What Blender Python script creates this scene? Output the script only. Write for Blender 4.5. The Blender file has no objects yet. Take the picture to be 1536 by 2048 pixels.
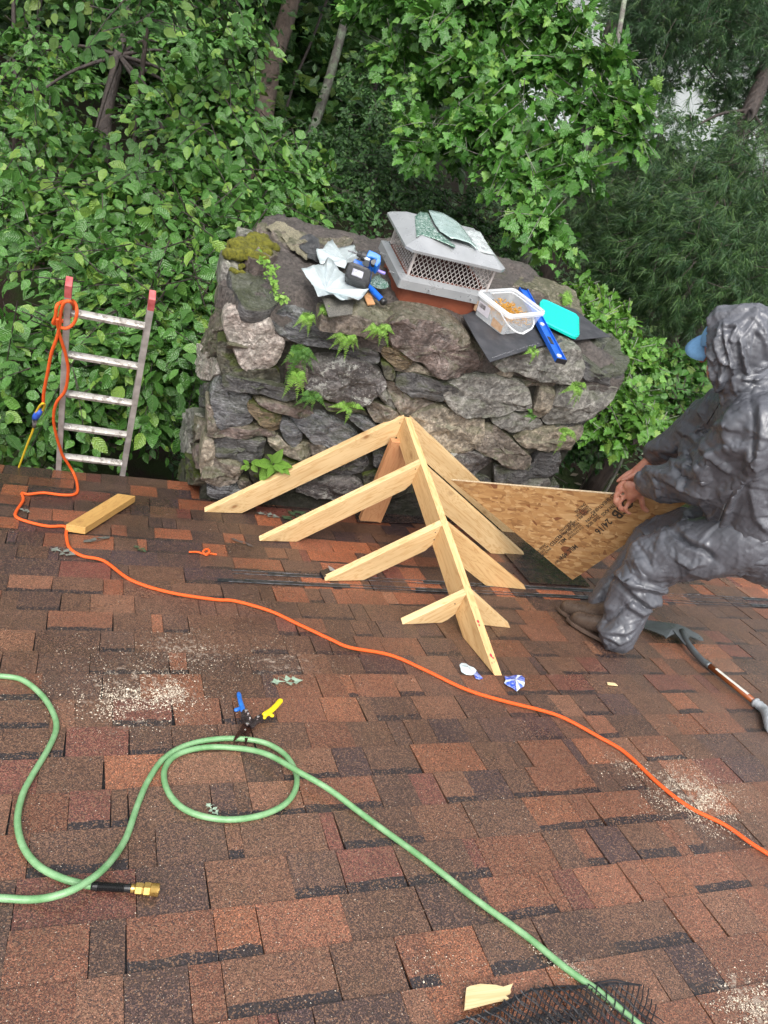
import bpy, math, random
import numpy as np
from mathutils import Vector, Matrix, noise as mnoise
random.seed(7); rng = np.random.default_rng(7)
SC = bpy.context.scene

# ---------------------------------------------------------------- camera, sky, sun, exposure
FOC = 1510.0
_S = np.array([-548., -684., FOC]); _S /= np.linalg.norm(_S)
_H = np.array([3732., 326., FOC]); _H -= _S * (_H @ _S); _H /= np.linalg.norm(_H)
_N = np.cross(_H, _S)
PITCH = math.radians(20)                       # roof pitch
_Z = math.cos(PITCH) * _N - math.sin(PITCH) * _S
_Y = math.cos(PITCH) * _S + math.sin(PITCH) * _N
RW = np.array([_H, _Y, _Z])                    # camera axes (x right, y down, z forward) -> world
NW = RW @ _N; SW = RW @ _S; CAM = NW * 1.66
cam = bpy.data.cameras.new('camera'); camo = bpy.data.objects.new('camera', cam); SC.collection.objects.link(camo)
cam.sensor_fit = 'VERTICAL'; cam.sensor_height = 36; cam.lens = 36 * FOC / 2048
cam.clip_start = 0.05; cam.clip_end = 3000
_m = RW @ np.diag([1, -1, -1])
camo.matrix_world = Matrix([[*_m[0], CAM[0]], [*_m[1], CAM[1]], [*_m[2], CAM[2]], [0, 0, 0, 1]])
SC.camera = camo
world = bpy.data.worlds.new('World'); SC.world = world; world.use_nodes = True
wt = world.node_tree; wt.nodes.clear()
sky = wt.nodes.new('ShaderNodeTexSky'); sky.sky_type = 'NISHITA'; sky.sun_disc = False
sky.sun_elevation = math.radians(58); sky.sun_rotation = math.radians(200)
sky.air_density = 1.6; sky.dust_density = 5.0; sky.ozone_density = 1.0
hs = wt.nodes.new('ShaderNodeHueSaturation'); hs.inputs['Saturation'].default_value = 0.25
bg = wt.nodes.new('ShaderNodeBackground'); bg.inputs['Strength'].default_value = 0.15
wo = wt.nodes.new('ShaderNodeOutputWorld')
wt.links.new(sky.outputs[0], hs.inputs['Color']); wt.links.new(hs.outputs[0], bg.inputs[0]); wt.links.new(bg.outputs[0], wo.inputs[0])
sun = bpy.data.lights.new('sun', 'SUN'); sun.energy = 1.3; sun.angle = math.radians(35); sun.color = (1, .97, .93)
suno = bpy.data.objects.new('sun', sun); SC.collection.objects.link(suno)
_el, _az = math.radians(58), math.radians(200)
_sd = Vector((math.sin(_az) * math.cos(_el), math.cos(_az) * math.cos(_el), math.sin(_el)))
suno.rotation_euler = _sd.to_track_quat('Z', 'Y').to_euler()
SC.view_settings.view_transform = 'Standard'; SC.view_settings.look = 'None'
SC.view_settings.exposure = 0.95; SC.view_settings.gamma = 1.0; SC.view_settings.use_curve_mapping = False

# ---------------------------------------------------------------- places in the world
def ray(u, v): return RW @ np.array([(u - 768) / FOC, (v - 1024) / FOC, 1.0])
def W(u, v, d): return CAM + ray(u, v) * d                       # at distance d along the view
def RF(u, v, dz=0.0):                                            # on the roof plane, dz above it
    d = ray(u, v); return CAM + d * ((dz - CAM @ NW) / (d @ NW))
def PL(u, v, ax, val):                                           # on the plane axis = val
    d = ray(u, v); return CAM + d * ((val - CAM[ax]) / d[ax])
def PLN(u, v, p0, n):
    d = ray(u, v); n = np.array(n, float); return CAM + d * (((np.array(p0) - CAM) @ n) / (d @ n))
def proj(p):
    q = (np.atleast_2d(p) - CAM) @ RW
    return 768 + FOC * q[:, 0] / q[:, 2], 1024 + FOC * q[:, 1] / q[:, 2], q[:, 2]
def roofz(y): return -math.tan(PITCH) * y
def on_roof(x, s, dz=0.0): return SW * s + NW * dz + np.array([x, 0, 0])

# ---------------------------------------------------------------- mesh tools
def A(v): return np.array(v, float)
def nrm(v): v = A(v); return v / (np.linalg.norm(v) + 1e-12)
class MB:
    def __init__(s): s.v = []; s.f = []; s.c = []; s.uv = []
    def add(s, vs, fs, col=None):
        o = len(s.v); s.v.extend([tuple(map(float, p)) for p in vs]); s.f.extend([tuple(i + o for i in f) for f in fs])
        s.c.extend([col if col else (1, 1, 1)] * len(vs)); return s
    def box(s, c, ax, sz, col=None):                              # centre, 3 axes, full sizes
        c = A(c); ax = [nrm(a) for a in ax]; v = []
        for k in (-.5, .5):
            for j in (-.5, .5):
                for i in (-.5, .5): v.append(c + ax[0] * i * sz[0] + ax[1] * j * sz[1] + ax[2] * k * sz[2])
        return s.add(v, [(0, 2, 3, 1), (4, 5, 7, 6), (0, 1, 5, 4), (2, 6, 7, 3), (0, 4, 6, 2), (1, 3, 7, 5)], col)
    def prism(s, pts, off, col=None):                             # polygon in space pushed along off
        n = len(pts); pts = [A(p) for p in pts]; off = A(off); v = pts + [p + off for p in pts]
        return s.add(v, [tuple(range(n))[::-1], tuple(range(n, 2 * n))] + [(i, (i + 1) % n, n + (i + 1) % n, n + i) for i in range(n)], col)
    def tube(s, path, r, n=8, cap=True, col=None, flat=1.0):
        P = [A(p) for p in path]; m = len(P); rr = r if hasattr(r, '__len__') else [r] * m
        up = None; rings = []
        for i in range(m):
            t = nrm(P[min(i + 1, m - 1)] - P[max(i - 1, 0)])
            if up is None: up = nrm(np.cross(t, [0.31, .2, .93])) if abs(t[2]) < .95 else nrm(np.cross(t, [1, 0, 0]))
            a = nrm(up - t * (up @ t)); b = np.cross(t, a); up = a
            rings += [P[i] + (a * math.cos(k * 2 * math.pi / n) + b * math.sin(k * 2 * math.pi / n) * flat) * rr[i] for k in range(n)]
        fs = [(i * n + k, i * n + (k + 1) % n, (i + 1) * n + (k + 1) % n, (i + 1) * n + k) for i in range(m - 1) for k in range(n)]
        if cap: fs += [tuple(range(n))[::-1], tuple(range((m - 1) * n, m * n))]
        return s.add(rings, fs, col)
    def lathe(s, base, axis, prof, n=16, col=None):               # prof: (distance along axis, radius)
        axis = nrm(axis); return s.tube_rings(base, axis, prof, n, col)
    def tube_rings(s, base, axis, prof, n, col):
        base = A(base); a = nrm(np.cross(axis, [.3, .9, .2])); b = np.cross(axis, a); v = []
        for d, r in prof: v += [base + axis * d + (a * math.cos(k * 2 * math.pi / n) + b * math.sin(k * 2 * math.pi / n)) * r for k in range(n)]
        m = len(prof); fs = [(i * n + k, i * n + (k + 1) % n, (i + 1) * n + (k + 1) % n, (i + 1) * n + k) for i in range(m - 1) for k in range(n)]
        return s.add(v, fs + [tuple(range(n))[::-1], tuple(range((m - 1) * n, m * n))], col)
def arrays_mesh(name, V, F, C=None, smooth=False, UV=None):
    V = np.asarray(V, np.float32); F = np.asarray(F, np.int32); me = bpy.data.meshes.new(name)
    k = F.shape[1]; me.vertices.add(len(V)); me.vertices.foreach_set('co', V.ravel())
    me.loops.add(F.size); me.loops.foreach_set('vertex_index', F.ravel())
    me.polygons.add(len(F)); me.polygons.foreach_set('loop_start', np.arange(0, F.size, k, dtype=np.int32))
    me.update(calc_edges=True)
    if C is not None:
        a = me.color_attributes.new('Col', 'FLOAT_COLOR', 'POINT'); c = np.ones((len(V), 4), np.float32); c[:, :3] = C
        a.data.foreach_set('color', c.ravel())
    if UV is not None:
        l = me.uv_layers.new(name='UVMap'); l.data.foreach_set('uv', np.asarray(UV, np.float32)[F.ravel()].ravel())
    if smooth: me.polygons.foreach_set('use_smooth', np.ones(len(F), bool))
    me.validate(); return me
COL = SC.collection
def base_of(p):
    return A(p['_base']) if p is not None and '_base' in p else A([0, 0, 0])
def link(name, me, mat, parent=None, kind=None):
    o = bpy.data.objects.new(name, me); COL.objects.link(o)
    if mat is not None and len(me.materials) == 0: me.materials.append(mat)
    if parent is not None:
        o.parent = parent; b = base_of(parent); me.vertices.foreach_set('co', (np.array([v.co[:] for v in me.vertices], np.float32) - b.astype(np.float32)).ravel()); me.update()
        o['_base'] = tuple(b)
    if kind: o['kind'] = kind
    return o
def obj(name, mb, mat, parent=None, smooth=False, bevel=0, kind=None, uv=None):
    me = bpy.data.meshes.new(name); me.from_pydata(mb.v, [], mb.f); me.update()
    if any(c != (1, 1, 1) for c in mb.c):
        a = me.color_attributes.new('Col', 'FLOAT_COLOR', 'POINT')
        a.data.foreach_set('color', np.array([(*c, 1) for c in mb.c], np.float32).ravel())
    if bevel:
        import bmesh
        bm = bmesh.new(); bm.from_mesh(me); bmesh.ops.recalc_face_normals(bm, faces=bm.faces)
        bmesh.ops.bevel(bm, geom=[e for e in bm.edges if len(e.link_faces) == 2 and e.calc_face_angle(0) > .5], offset=bevel, segments=2, affect='EDGES', profile=.6)
        bm.to_mesh(me); bm.free()
    if smooth:
        me.polygons.foreach_set('use_smooth', np.ones(len(me.polygons), bool))
    return link(name, me, mat, parent, kind)
def smooth_by_angle(o, ang=35):
    import bmesh
    bm = bmesh.new(); bm.from_mesh(o.data)
    for e in bm.edges: e.smooth = not (len(e.link_faces) == 2 and e.calc_face_angle(0) > math.radians(ang))
    for f in bm.faces: f.smooth = True
    bm.to_mesh(o.data); bm.free()
def tag(o, label=None, cat=None, group=None, kind=None):
    for k, v in (('label', label), ('category', cat), ('group', group), ('kind', kind)):
        if v: o[k] = v
    return o
def empty(name, base, label, cat, group=None):
    o = bpy.data.objects.new(name, None); COL.objects.link(o); o.location = [float(x) for x in base]; o['_base'] = tuple(float(x) for x in base)
    o.empty_display_size = .1; return tag(o, label, cat, group)
def catmull(P, n=8):
    P = [A(p) for p in P]; P = [2 * P[0] - P[1]] + P + [2 * P[-1] - P[-2]]; out = []
    for i in range(1, len(P) - 2):
        for k in range(n):
            t = k / n; a, b, c, d = P[i - 1:i + 3]
            out.append(.5 * ((2 * b) + (c - a) * t + (2 * a - 5 * b + 4 * c - d) * t * t + (3 * b - a - 3 * c + d) * t ** 3))
    out.append(P[-2]); return out
def nz(p, s=1.0): return mnoise.noise(Vector((float(p[0]) * s, float(p[1]) * s, float(p[2]) * s)))
def fbm(p, s=1.0, o=3): return mnoise.fractal(Vector((float(p[0]) * s, float(p[1]) * s, float(p[2]) * s)), 1.0, 2.0, o)
def inpoly(x, y, poly):
    c = False; n = len(poly)
    for i in range(n):
        x1, y1 = poly[i]; x2, y2 = poly[i - 1]
        if (y1 > y) != (y2 > y) and x < (x2 - x1) * (y - y1) / (y2 - y1) + x1: c = not c
    return c

# ---------------------------------------------------------------- materials
class NT:
    def __init__(s, name):
        s.m = bpy.data.materials.new(name); s.m.use_nodes = True; s.t = s.m.node_tree; s.t.nodes.clear()
        s.o = s.n('OutputMaterial'); s.b = s.n('BsdfPrincipled'); s.l(s.b.outputs[0], s.o.inputs[0]); s.tc = s.n('TexCoord')
    def n(s, k): return s.t.nodes.new('ShaderNode' + k)
    def l(s, a, b): s.t.links.new(a, b)
    def set(s, node, key, v):
        if hasattr(v, 'links') and hasattr(v, 'is_output'): s.l(v, node.inputs[key])
        else: node.inputs[key].default_value = v if not (isinstance(v, tuple) and len(v) == 3 and node.inputs[key].type == 'RGBA') else (*v, 1)
    def map(s, scale=(1, 1, 1), src=None, rot=(0, 0, 0), coord='Object'):
        m = s.n('Mapping'); s.l(src or s.tc.outputs[coord], m.inputs[0]); m.inputs['Scale'].default_value = scale; m.inputs['Rotation'].default_value = rot; return m.outputs[0]
    def noise(s, vec, scale=5, detail=3, rough=.55, dist=0.0):
        n = s.n('TexNoise'); s.l(vec, n.inputs['Vector']); n.inputs['Scale'].default_value = scale; n.inputs['Detail'].default_value = detail
        n.inputs['Roughness'].default_value = rough; n.inputs['Distortion'].default_value = dist; return n.outputs['Fac']
    def vor(s, vec, scale=5, feat='F1', out='Distance', rand=1.0):
        n = s.n('TexVoronoi'); n.feature = feat; s.l(vec, n.inputs['Vector']); n.inputs['Scale'].default_value = scale; n.inputs['Randomness'].default_value = rand; return n.outputs[out]
    def ramp(s, fac, stops, interp='LINEAR'):
        r = s.n('ValToRGB'); s.l(fac, r.inputs[0]); r.color_ramp.interpolation = interp; e = r.color_ramp.elements
        while len(e) < len(stops): e.new(.5)
        for k, (p, c) in enumerate(stops): e[k].position = p; e[k].color = (*c, 1) if isinstance(c, tuple) else (c, c, c, 1)
        return r.outputs[0]
    def mix(s, fac, a, b, mode='MIX'):
        m = s.n('Mix'); m.data_type = 'RGBA'; m.blend_type = mode; s.set(m, 0, fac)
        for k, v in ((6, a), (7, b)):
            if hasattr(v, 'is_output'): s.l(v, m.inputs[k])
            else: m.inputs[k].default_value = (*v, 1) if isinstance(v, tuple) else (v, v, v, 1)
        return m.outputs[2]
    def math(s, op, a, b=0.0, clamp=False):
        m = s.n('Math'); m.operation = op; m.use_clamp = clamp; s.set(m, 0, a); s.set(m, 1, b); return m.outputs[0]
    def bump(s, h, strength=.3, dist=.01, prev=None):
        b = s.n('Bump'); s.l(h, b.inputs['Height']); b.inputs['Strength'].default_value = strength; b.inputs['Distance'].default_value = dist
        if prev is not None: s.l(prev, b.inputs['Normal'])
        return b.outputs[0]
    def out(s, col=None, rough=None, normal=None, **kw):
        if col is not None: s.set(s.b, 'Base Color', col)
        if rough is not None: s.set(s.b, 'Roughness', rough)
        if normal is not None: s.l(normal, s.b.inputs['Normal'])
        for k, v in kw.items(): s.set(s.b, k.replace('_', ' '), v)
        return s.m
def simple(name, col, rough=.5, col2=None, scale=12, bump=.15, bscale=60, bdist=.003, metal=0.0, **kw):
    t = NT(name); v = t.map(); n = t.noise(v, scale, 4)
    c = t.mix(t.ramp(n, [(.35, 0.0), (.65, 1.0)]), col, col2 or tuple(x * .7 for x in col))
    nn = t.bump(t.noise(v, bscale, 3), bump, bdist)
    r = t.ramp(t.noise(v, scale * 2.3, 2), [(.3, max(rough - .08, .03)), (.7, min(rough + .12, 1))])
    return t.out(c, r, nn, Metallic=metal, **kw)

# ================================================================ THE HOUSE ROOF
EAVE_S = 4.435; EXPO = 0.1455; GROUND_Z = -4.3
DUST = [((275, 1385), .30, .45), ((335, 1390), .13, .75), ((1385, 1590), .24, .6), ((1500, 2010), .12, .8), ((560, 1330), .2, .45), ((1150, 1950), .09, .6), ((370, 1300), .2, .5)]
def shingle_mat():
    t = NT('asphalt_shingle'); v = t.map(); a = t.n('Attribute'); a.attribute_name = 'Col'
    base = a.outputs['Color']
    g = t.vor(v, 470, out='Color'); gv = t.math('MULTIPLY', t.n_sep(g), 1.0)
    g2 = t.vor(v, 290, out='Color'); g2v = t.n_sep(g2)
    c = t.mix(1.0, base, t.ramp(gv, [(0, .35), (.45, .8), (.8, 1.3), (1, 2.6)]), 'MULTIPLY')
    c = t.mix(t.ramp(g2v, [(.82, 0.0), (.86, .75)]), c, (.21, .115, .07))
    c = t.mix(t.ramp(g2v, [(.1, .6), (.16, 0.0)]), c, (.022, .018, .022))
    big = t.noise(v, 1.3, 4, .6); c = t.mix(1.0, c, t.ramp(big, [(.3, .78), (.7, 1.25)]), 'MULTIPLY')
    sm = t.noise(v, 9, 4, .65); c = t.mix(t.ramp(sm, [(.5, 0.0), (.8, .3)]), c, (.085, .055, .03))
    dn = t.noise(t.map((1, 1, 1)), 38, 5, .8); tot = None
    for (u_, v_), rad, k_ in DUST:                               # dust rubbed into the granules round the sawdust drifts
        ct = t.n('VectorMath'); ct.operation = 'DISTANCE'; t.l(t.tc.outputs['Object'], ct.inputs[0]); ct.inputs[1].default_value = tuple(RF(u_, v_) - HB)
        f = t.math('MULTIPLY', t.math('SUBTRACT', 1.0, t.math('DIVIDE', ct.outputs['Value'], rad), True), k_); tot = f if tot is None else t.math('MAXIMUM', tot, f)
    c = t.mix(t.math('MULTIPLY', t.ramp(t.math('ADD', dn, t.math('MULTIPLY', tot, .22)), [(.60, 0.0), (.70, .8)]), t.ramp(tot, [(0, 0.0), (.25, 1.0)])), c, (.36, .29, .23))
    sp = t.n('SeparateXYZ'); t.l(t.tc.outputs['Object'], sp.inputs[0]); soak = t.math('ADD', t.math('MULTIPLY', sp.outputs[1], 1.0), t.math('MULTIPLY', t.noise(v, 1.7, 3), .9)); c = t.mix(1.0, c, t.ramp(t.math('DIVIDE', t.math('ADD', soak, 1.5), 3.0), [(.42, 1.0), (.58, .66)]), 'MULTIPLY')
    wet = t.noise(v, 2.2, 4, .6)
    r = t.ramp(wet, [(.35, .2), (.62, .46)])
    h = t.math('ADD', gv, t.math('MULTIPLY', g2v, .7))
    return t.out(c, r, t.bump(h, .55, .0022), Specular_IOR_Level=.6)
def _sep(s, c):
    x = s.n('SeparateColor'); s.l(c, x.inputs[0]); return x.outputs[0]
NT.n_sep = _sep
HB = A([2.5, 3.9, GROUND_Z])
M_SH = shingle_mat()
M_DECK = simple('black_underlay', (.012, .012, .014), .45, (.03, .028, .03), 30, .3, 200, .002)
M_METAL = simple('grey_drip_edge', (.16, .15, .15), .4, (.09, .085, .085), 9, .1, metal=.5)
M_WALL = simple('brown_siding', (.1, .07, .05), .7, (.07, .05, .035), 5)
house = empty('house', (2.5, 3.9, GROUND_Z), 'brown asphalt shingled house roof running down to the eave in front of the woods', 'house')
mb = MB(); RX0, RX1, RS0 = -3.2, 9.5, -1.6
p = [on_roof(RX0, RS0, -.006), on_roof(RX1, RS0, -.006), on_roof(RX1, EAVE_S, -.006), on_roof(RX0, EAVE_S, -.006)]
mb.prism(p, -NW * .03); roof = obj('roof', mb, M_DECK, house)
mb = MB(); e0, e1 = on_roof(RX0, EAVE_S, -.001), on_roof(RX1, EAVE_S, -.001); yv = A([0, 1, 0])
mb.prism([e0 - SW * .05, e0 + SW * .012, e0 + SW * .012 - A([0, 0, .07]), e0 + SW * .008 - A([0, 0, .07]), e0 + SW * .008 - NW * .004, e0 - SW * .05 - NW * .004], e1 - e0)
obj('drip_edge', mb, M_METAL, house)
mb = MB(); mb.box([(RX0 + RX1) / 2, EAVE_S * SW[1] - .03, EAVE_S * SW[2] - .13], [A([1, 0, 0]), yv, A([0, 0, 1])], (RX1 - RX0, .02, .16))
obj('fascia_board', mb, M_WALL, house)
mb = MB(); mb.box([(RX0 + RX1) / 2, 1.8, (GROUND_Z - 1.45) / 2 - .12], [A([1, 0, 0]), yv, A([0, 0, 1])], (RX1 - RX0 - .6, 3.7, abs(GROUND_Z) - 1.55))
obj('wall', mb, M_WALL, house)

PAL = [(c_[0] * 1.20, c_[1] * 1.12, c_[2] * 1.18) for c_ in [(.155, .064, .034), (.125, .052, .028), (.19, .075, .036), (.085, .046, .028), (.07, .04, .026), (.045, .028, .024), (.115, .042, .030), (.06, .036, .026), (.14, .07, .04), (.04, .026, .027)]]
PAL = [tuple(.76 * a + .24 * b for a, b in zip(c_, (.105, .058, .038))) for c_ in PAL]
BAND = (.026, .019, .020)
tabs = []
ncourse = int((EAVE_S - RS0) / EXPO) + 1
for k in range(ncourse):
    butt = EAVE_S + .012 - k * EXPO; x = RX0 + random.uniform(0, .2); lastc = None; jag = random.uniform(-.004, .004)
    while x < RX1:
        w = random.choice([.075, .11, .14, .17, .19, .22, .25]) * random.uniform(.85, 1.12)
        if random.random() < .07: w = .045
        up = butt - EXPO - .012
        s_mid = butt - EXPO / 2; wts = [3, 3, 1.6, 3, 2.5, 1.3, 1.6, 2.5, 2.3, .9]
        if s_mid > 3.05 + .12 * math.sin(x * 2): wts = [1.3, .7, 3, 1.4, 2.2, 3.6, 1, 2.4, .6, 3.4]
        if 2.35 < s_mid <= 3.2: wts = [1.2, 1, .3, 4, 4, 1.2, .8, 4, 1.6, .9]
        c = random.choices(PAL, wts)[0]
        if c == lastc: c = random.choices(PAL, wts)[0]
        lastc = c; f = random.uniform(.85, 1.15) * (.86 if s_mid > 3.0 else 1.0); c = tuple(q * f for q in c)
        if s_mid > 3.05: c = tuple(m_ * (q / m_) ** 1.55 * 1.15 for q, m_ in zip(c, (.085, .048, .032)))
        tooth = random.random() < .52; band = random.random() < .36
        tabs.append((x, x + w, up, butt + jag + random.uniform(-.0015, .0015), c, tooth, band)); x += w
def tab_mesh(T):
    x0, x1, s0, s1, c, tooth, band = T
    th = .0068 if tooth else .0040; z0 = .0; sl = .0055
    g = .0011; x0 += g; x1 -= g; dl = random.uniform(-.006, .006) if tooth else 0; dr = random.uniform(-.006, .006) if tooth else 0
    vs, fs, cs = [], [], []; L = s1 - s0
    cuts = [0, .035, (.012 + EXPO * .23 + random.uniform(-.004, .004)) / L, 1] if band else [0, .035, .1, 1]
    nx = max(2, int((x1 - x0) / .035)) if band else 1
    rows = []
    for r, q in enumerate(cuts):
        row = []
        for i in range(nx + 1):
            u = i / nx; xx = (x0 + dl * (1 - q)) * (1 - u) + (x1 + dr * (1 - q)) * u
            qq = q + (random.uniform(-.034, .034) if band and r == 2 else 0); s = s0 + L * qq
            row.append(len(vs)); vs.append(on_roof(xx, s, z0 + sl * qq + th - (.004 if r == 0 else 0)))
            cs.append(tuple(BAND) if (band and r < 2) else c)
        rows.append(row)
    # duplicate the band line so that the print has a crisp edge
    F = []
    for r in range(3):
        if r == 2 or not band:
            pass
        for i in range(nx): F.append((rows[r][i], rows[r][i + 1], rows[r + 1][i + 1], rows[r + 1][i]))
    if band:
        dup = []
        for i in rows[2]: dup.append(len(vs)); vs.append(vs[i]); cs.append(BAND)
        F = [tuple(dup[rows[2].index(j)] if (j in rows[2] and fi < 2 * nx) else j for j in f) for fi, f in enumerate(F)]
    dz = NW * (th + .002)
    bot = {}
    def low(i):
        if i not in bot: bot[i] = len(vs); vs.append(A(vs[i]) - dz); cs.append(tuple(q * .6 for q in c))
        return bot[i]
    ed = [(rows[3][i + 1], rows[3][i]) for i in range(nx)]
    for r in range(3): ed += [(rows[r + 1][0], rows[r][0]), (rows[r][nx], rows[r + 1][nx])]
    for a_, b_ in ed: F.append((b_, a_, low(a_), low(b_)))
    return vs, F, cs
def tab_size(T):
    P = np.array([on_roof(T[0], T[3]), on_roof(T[1], T[3]), on_roof(T[1], T[2]), on_roof(T[0], T[2])]); u, v, d = proj(P)
    if d.min() < .2 or u.max() < 4 or u.min() > 1532 or v.max() < 4 or v.min() > 2044: return -1
    uc = np.clip(u, 0, 1536); vc = np.clip(v, 0, 2048)
    return abs(np.dot(uc, np.roll(vc, 1)) - np.dot(vc, np.roll(uc, 1))) / 2
tabs = [T for T in tabs if not (T[0] > .75 and T[1] < 2.75 and T[2] > 4.25)]
sz = np.array([tab_size(T) for T in tabs]); order = np.argsort(-sz); single = set(order[:300].tolist())
RB = base_of(roof)
restV, restF, restC = [], [], []
for i, T in enumerate(tabs):
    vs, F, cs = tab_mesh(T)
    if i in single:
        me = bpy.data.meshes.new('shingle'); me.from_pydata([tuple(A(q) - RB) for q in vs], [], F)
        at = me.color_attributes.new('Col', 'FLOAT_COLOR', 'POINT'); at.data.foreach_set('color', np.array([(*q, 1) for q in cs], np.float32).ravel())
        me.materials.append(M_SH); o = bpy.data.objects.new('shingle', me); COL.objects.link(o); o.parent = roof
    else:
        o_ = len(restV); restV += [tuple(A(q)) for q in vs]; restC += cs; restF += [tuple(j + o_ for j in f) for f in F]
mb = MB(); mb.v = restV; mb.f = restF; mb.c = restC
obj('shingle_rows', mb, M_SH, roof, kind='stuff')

# bare sealant strip where a course was pulled, and underlay laid bare beside the chimney
mb = MB()
def strip(x0, x1, s, w, dz, th, col, wob=.006):
    xs = np.arange(x0, x1, .06); a = [on_roof(x, s - w / 2 + wob * nz((x, s, 1), 5), dz) for x in xs]; b = [on_roof(x, s + w / 2 + wob * nz((x, s, 7), 5), dz) for x in xs]
    n = len(xs)
    if w > .01: pass
    mb.add(a + b + [q - NW * th for q in a + b], [(i, i + 1, n + i + 1, n + i) for i in range(n - 1) if nz((xs[i], s, 3), 2.6) > .02] + [(i + 1, i, 2 * n + i, 2 * n + i + 1) for i in range(n - 1)] + [(n + i, n + i + 1, 3 * n + i + 1, 3 * n + i) for i in range(n - 1)], col)
t = NT('tar_strip'); v = t.map(); a = t.n('Attribute'); a.attribute_name = 'Col'
M_TAR = t.out(t.mix(t.ramp(t.noise(v, 60, 4), [(.45, 0.0), (.7, .5)]), a.outputs['Color'], (.1, .09, .09)), t.ramp(t.noise(v, 20), [(.3, .25), (.7, .6)]), t.bump(t.noise(v, 150, 3), .5, .003))
s_break = RF(900, 1185) @ SW
strip(.62, 7.0, s_break - .004, .030, .0129, .003, (.010, .014, .017)); strip(.70, 7.0, s_break + .085, .030, .0127, .003, (.010, .014, .017))
obj('sealant_strip', mb, M_TAR, roof)
mb = MB()
for q in (-.017, .012, .068, .1):
    x0 = .66 + .1 * random.random(); strip(x0, 6.9, s_break + q, .0024, .0137, .001, (.34, .34, .36), .005)
obj('sealant_bead', mb, simple('sealant_bead', (.20, .20, .22), .5, (.015, .015, .018), 26), roof)
mb = MB(); mb.prism([RF(*q, .0195) for q in [(700, 1003), (860, 990), (1030, 1000), (1085, 1060), (1150, 1135), (1180, 1172), (1060, 1165), (960, 1050), (860, 1046), (715, 1043)]], -NW * .004)
obj('underlay_patch', mb, simple('wet_underlay', (.015, .013, .015), .22, (.05, .03, .025), 25, .4, 90, .004), roof)
mb = MB(); mb.add([RF(u, v, .0225 + .002 * (k % 2)) for k, (u, v) in enumerate([(860, 988), (905, 985), (960, 1003), (1008, 1012), (1008, 1018), (950, 1011), (905, 993), (862, 996)])], [(0, 1, 6, 7), (1, 2, 5, 6), (2, 3, 4, 5)])
obj('torn_edge', mb, simple('torn_edge', (.28, .27, .28), .5, (.03, .03, .03), 60), roof)

# ================================================================ THE GROUND, WATER
t = NT('forest_floor'); v = t.map(); n = t.noise(v, 1.4, 5, .6); n2 = t.noise(v, 22, 4, .7)
c = t.mix(t.ramp(n, [(.42, 0.0), (.58, 1.0)]), (.014, .022, .005), (.018, .010, .008)); c = t.mix(t.ramp(n2, [(.62, 0.0), (.7, .5)]), c, (.045, .032, .02))
M_GR = t.out(c, .95, t.bump(n2, .8, .04), Specular_IOR_Level=.15)
gx = np.concatenate([np.linspace(-400, -30, 12), np.linspace(-26, 40, 60), np.linspace(46, 500, 14)]); gy = np.concatenate([np.linspace(-200, -10, 8), np.linspace(-8, 50, 60), np.linspace(55, 900, 20)])
def gheight(x, y):
    d = max(0, y - 14) ; z = GROUND_Z - .5 * min(1, max(0, (y - 6) / 8)) * 0 - .16 * d if d < 45 else GROUND_Z - 7.2 - 4.0 * min(1, (d - 45) / 20)
    if x < 6 and y > 10: z += .10 * min(40, (y - 10)) * min(1, (6 - x) / 8)
    near = 1 if (y < 6) else 1
    return z + (.18 * fbm((x, y, 3), .25) if y > 5.5 else .04 * fbm((x, y, 3), .8))
V = [(x, y, gheight(x, y)) for y in gy for x in gx]; nx_ = len(gx)
F = [(j * nx_ + i, j * nx_ + i + 1, (j + 1) * nx_ + i + 1, (j + 1) * nx_ + i) for j in range(len(gy) - 1) for i in range(nx_ - 1)]
o = link('ground', arrays_mesh('ground', V, F, smooth=True), M_GR, kind='structure')
mb = MB(); mb.add([(-900, 78, GROUND_Z - 8.2), (1400, 78, GROUND_Z - 8.2), (1400, 2500, GROUND_Z - 8.2), (-900, 2500, GROUND_Z - 8.2)], [(0, 1, 2, 3)])
t = NT('lake'); o = obj('lake_water', mb, t.out((.3, .33, .34), .12, t.bump(t.noise(t.map(), .8, 3), .15, .1), Specular_IOR_Level=.8), kind='structure')

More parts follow.
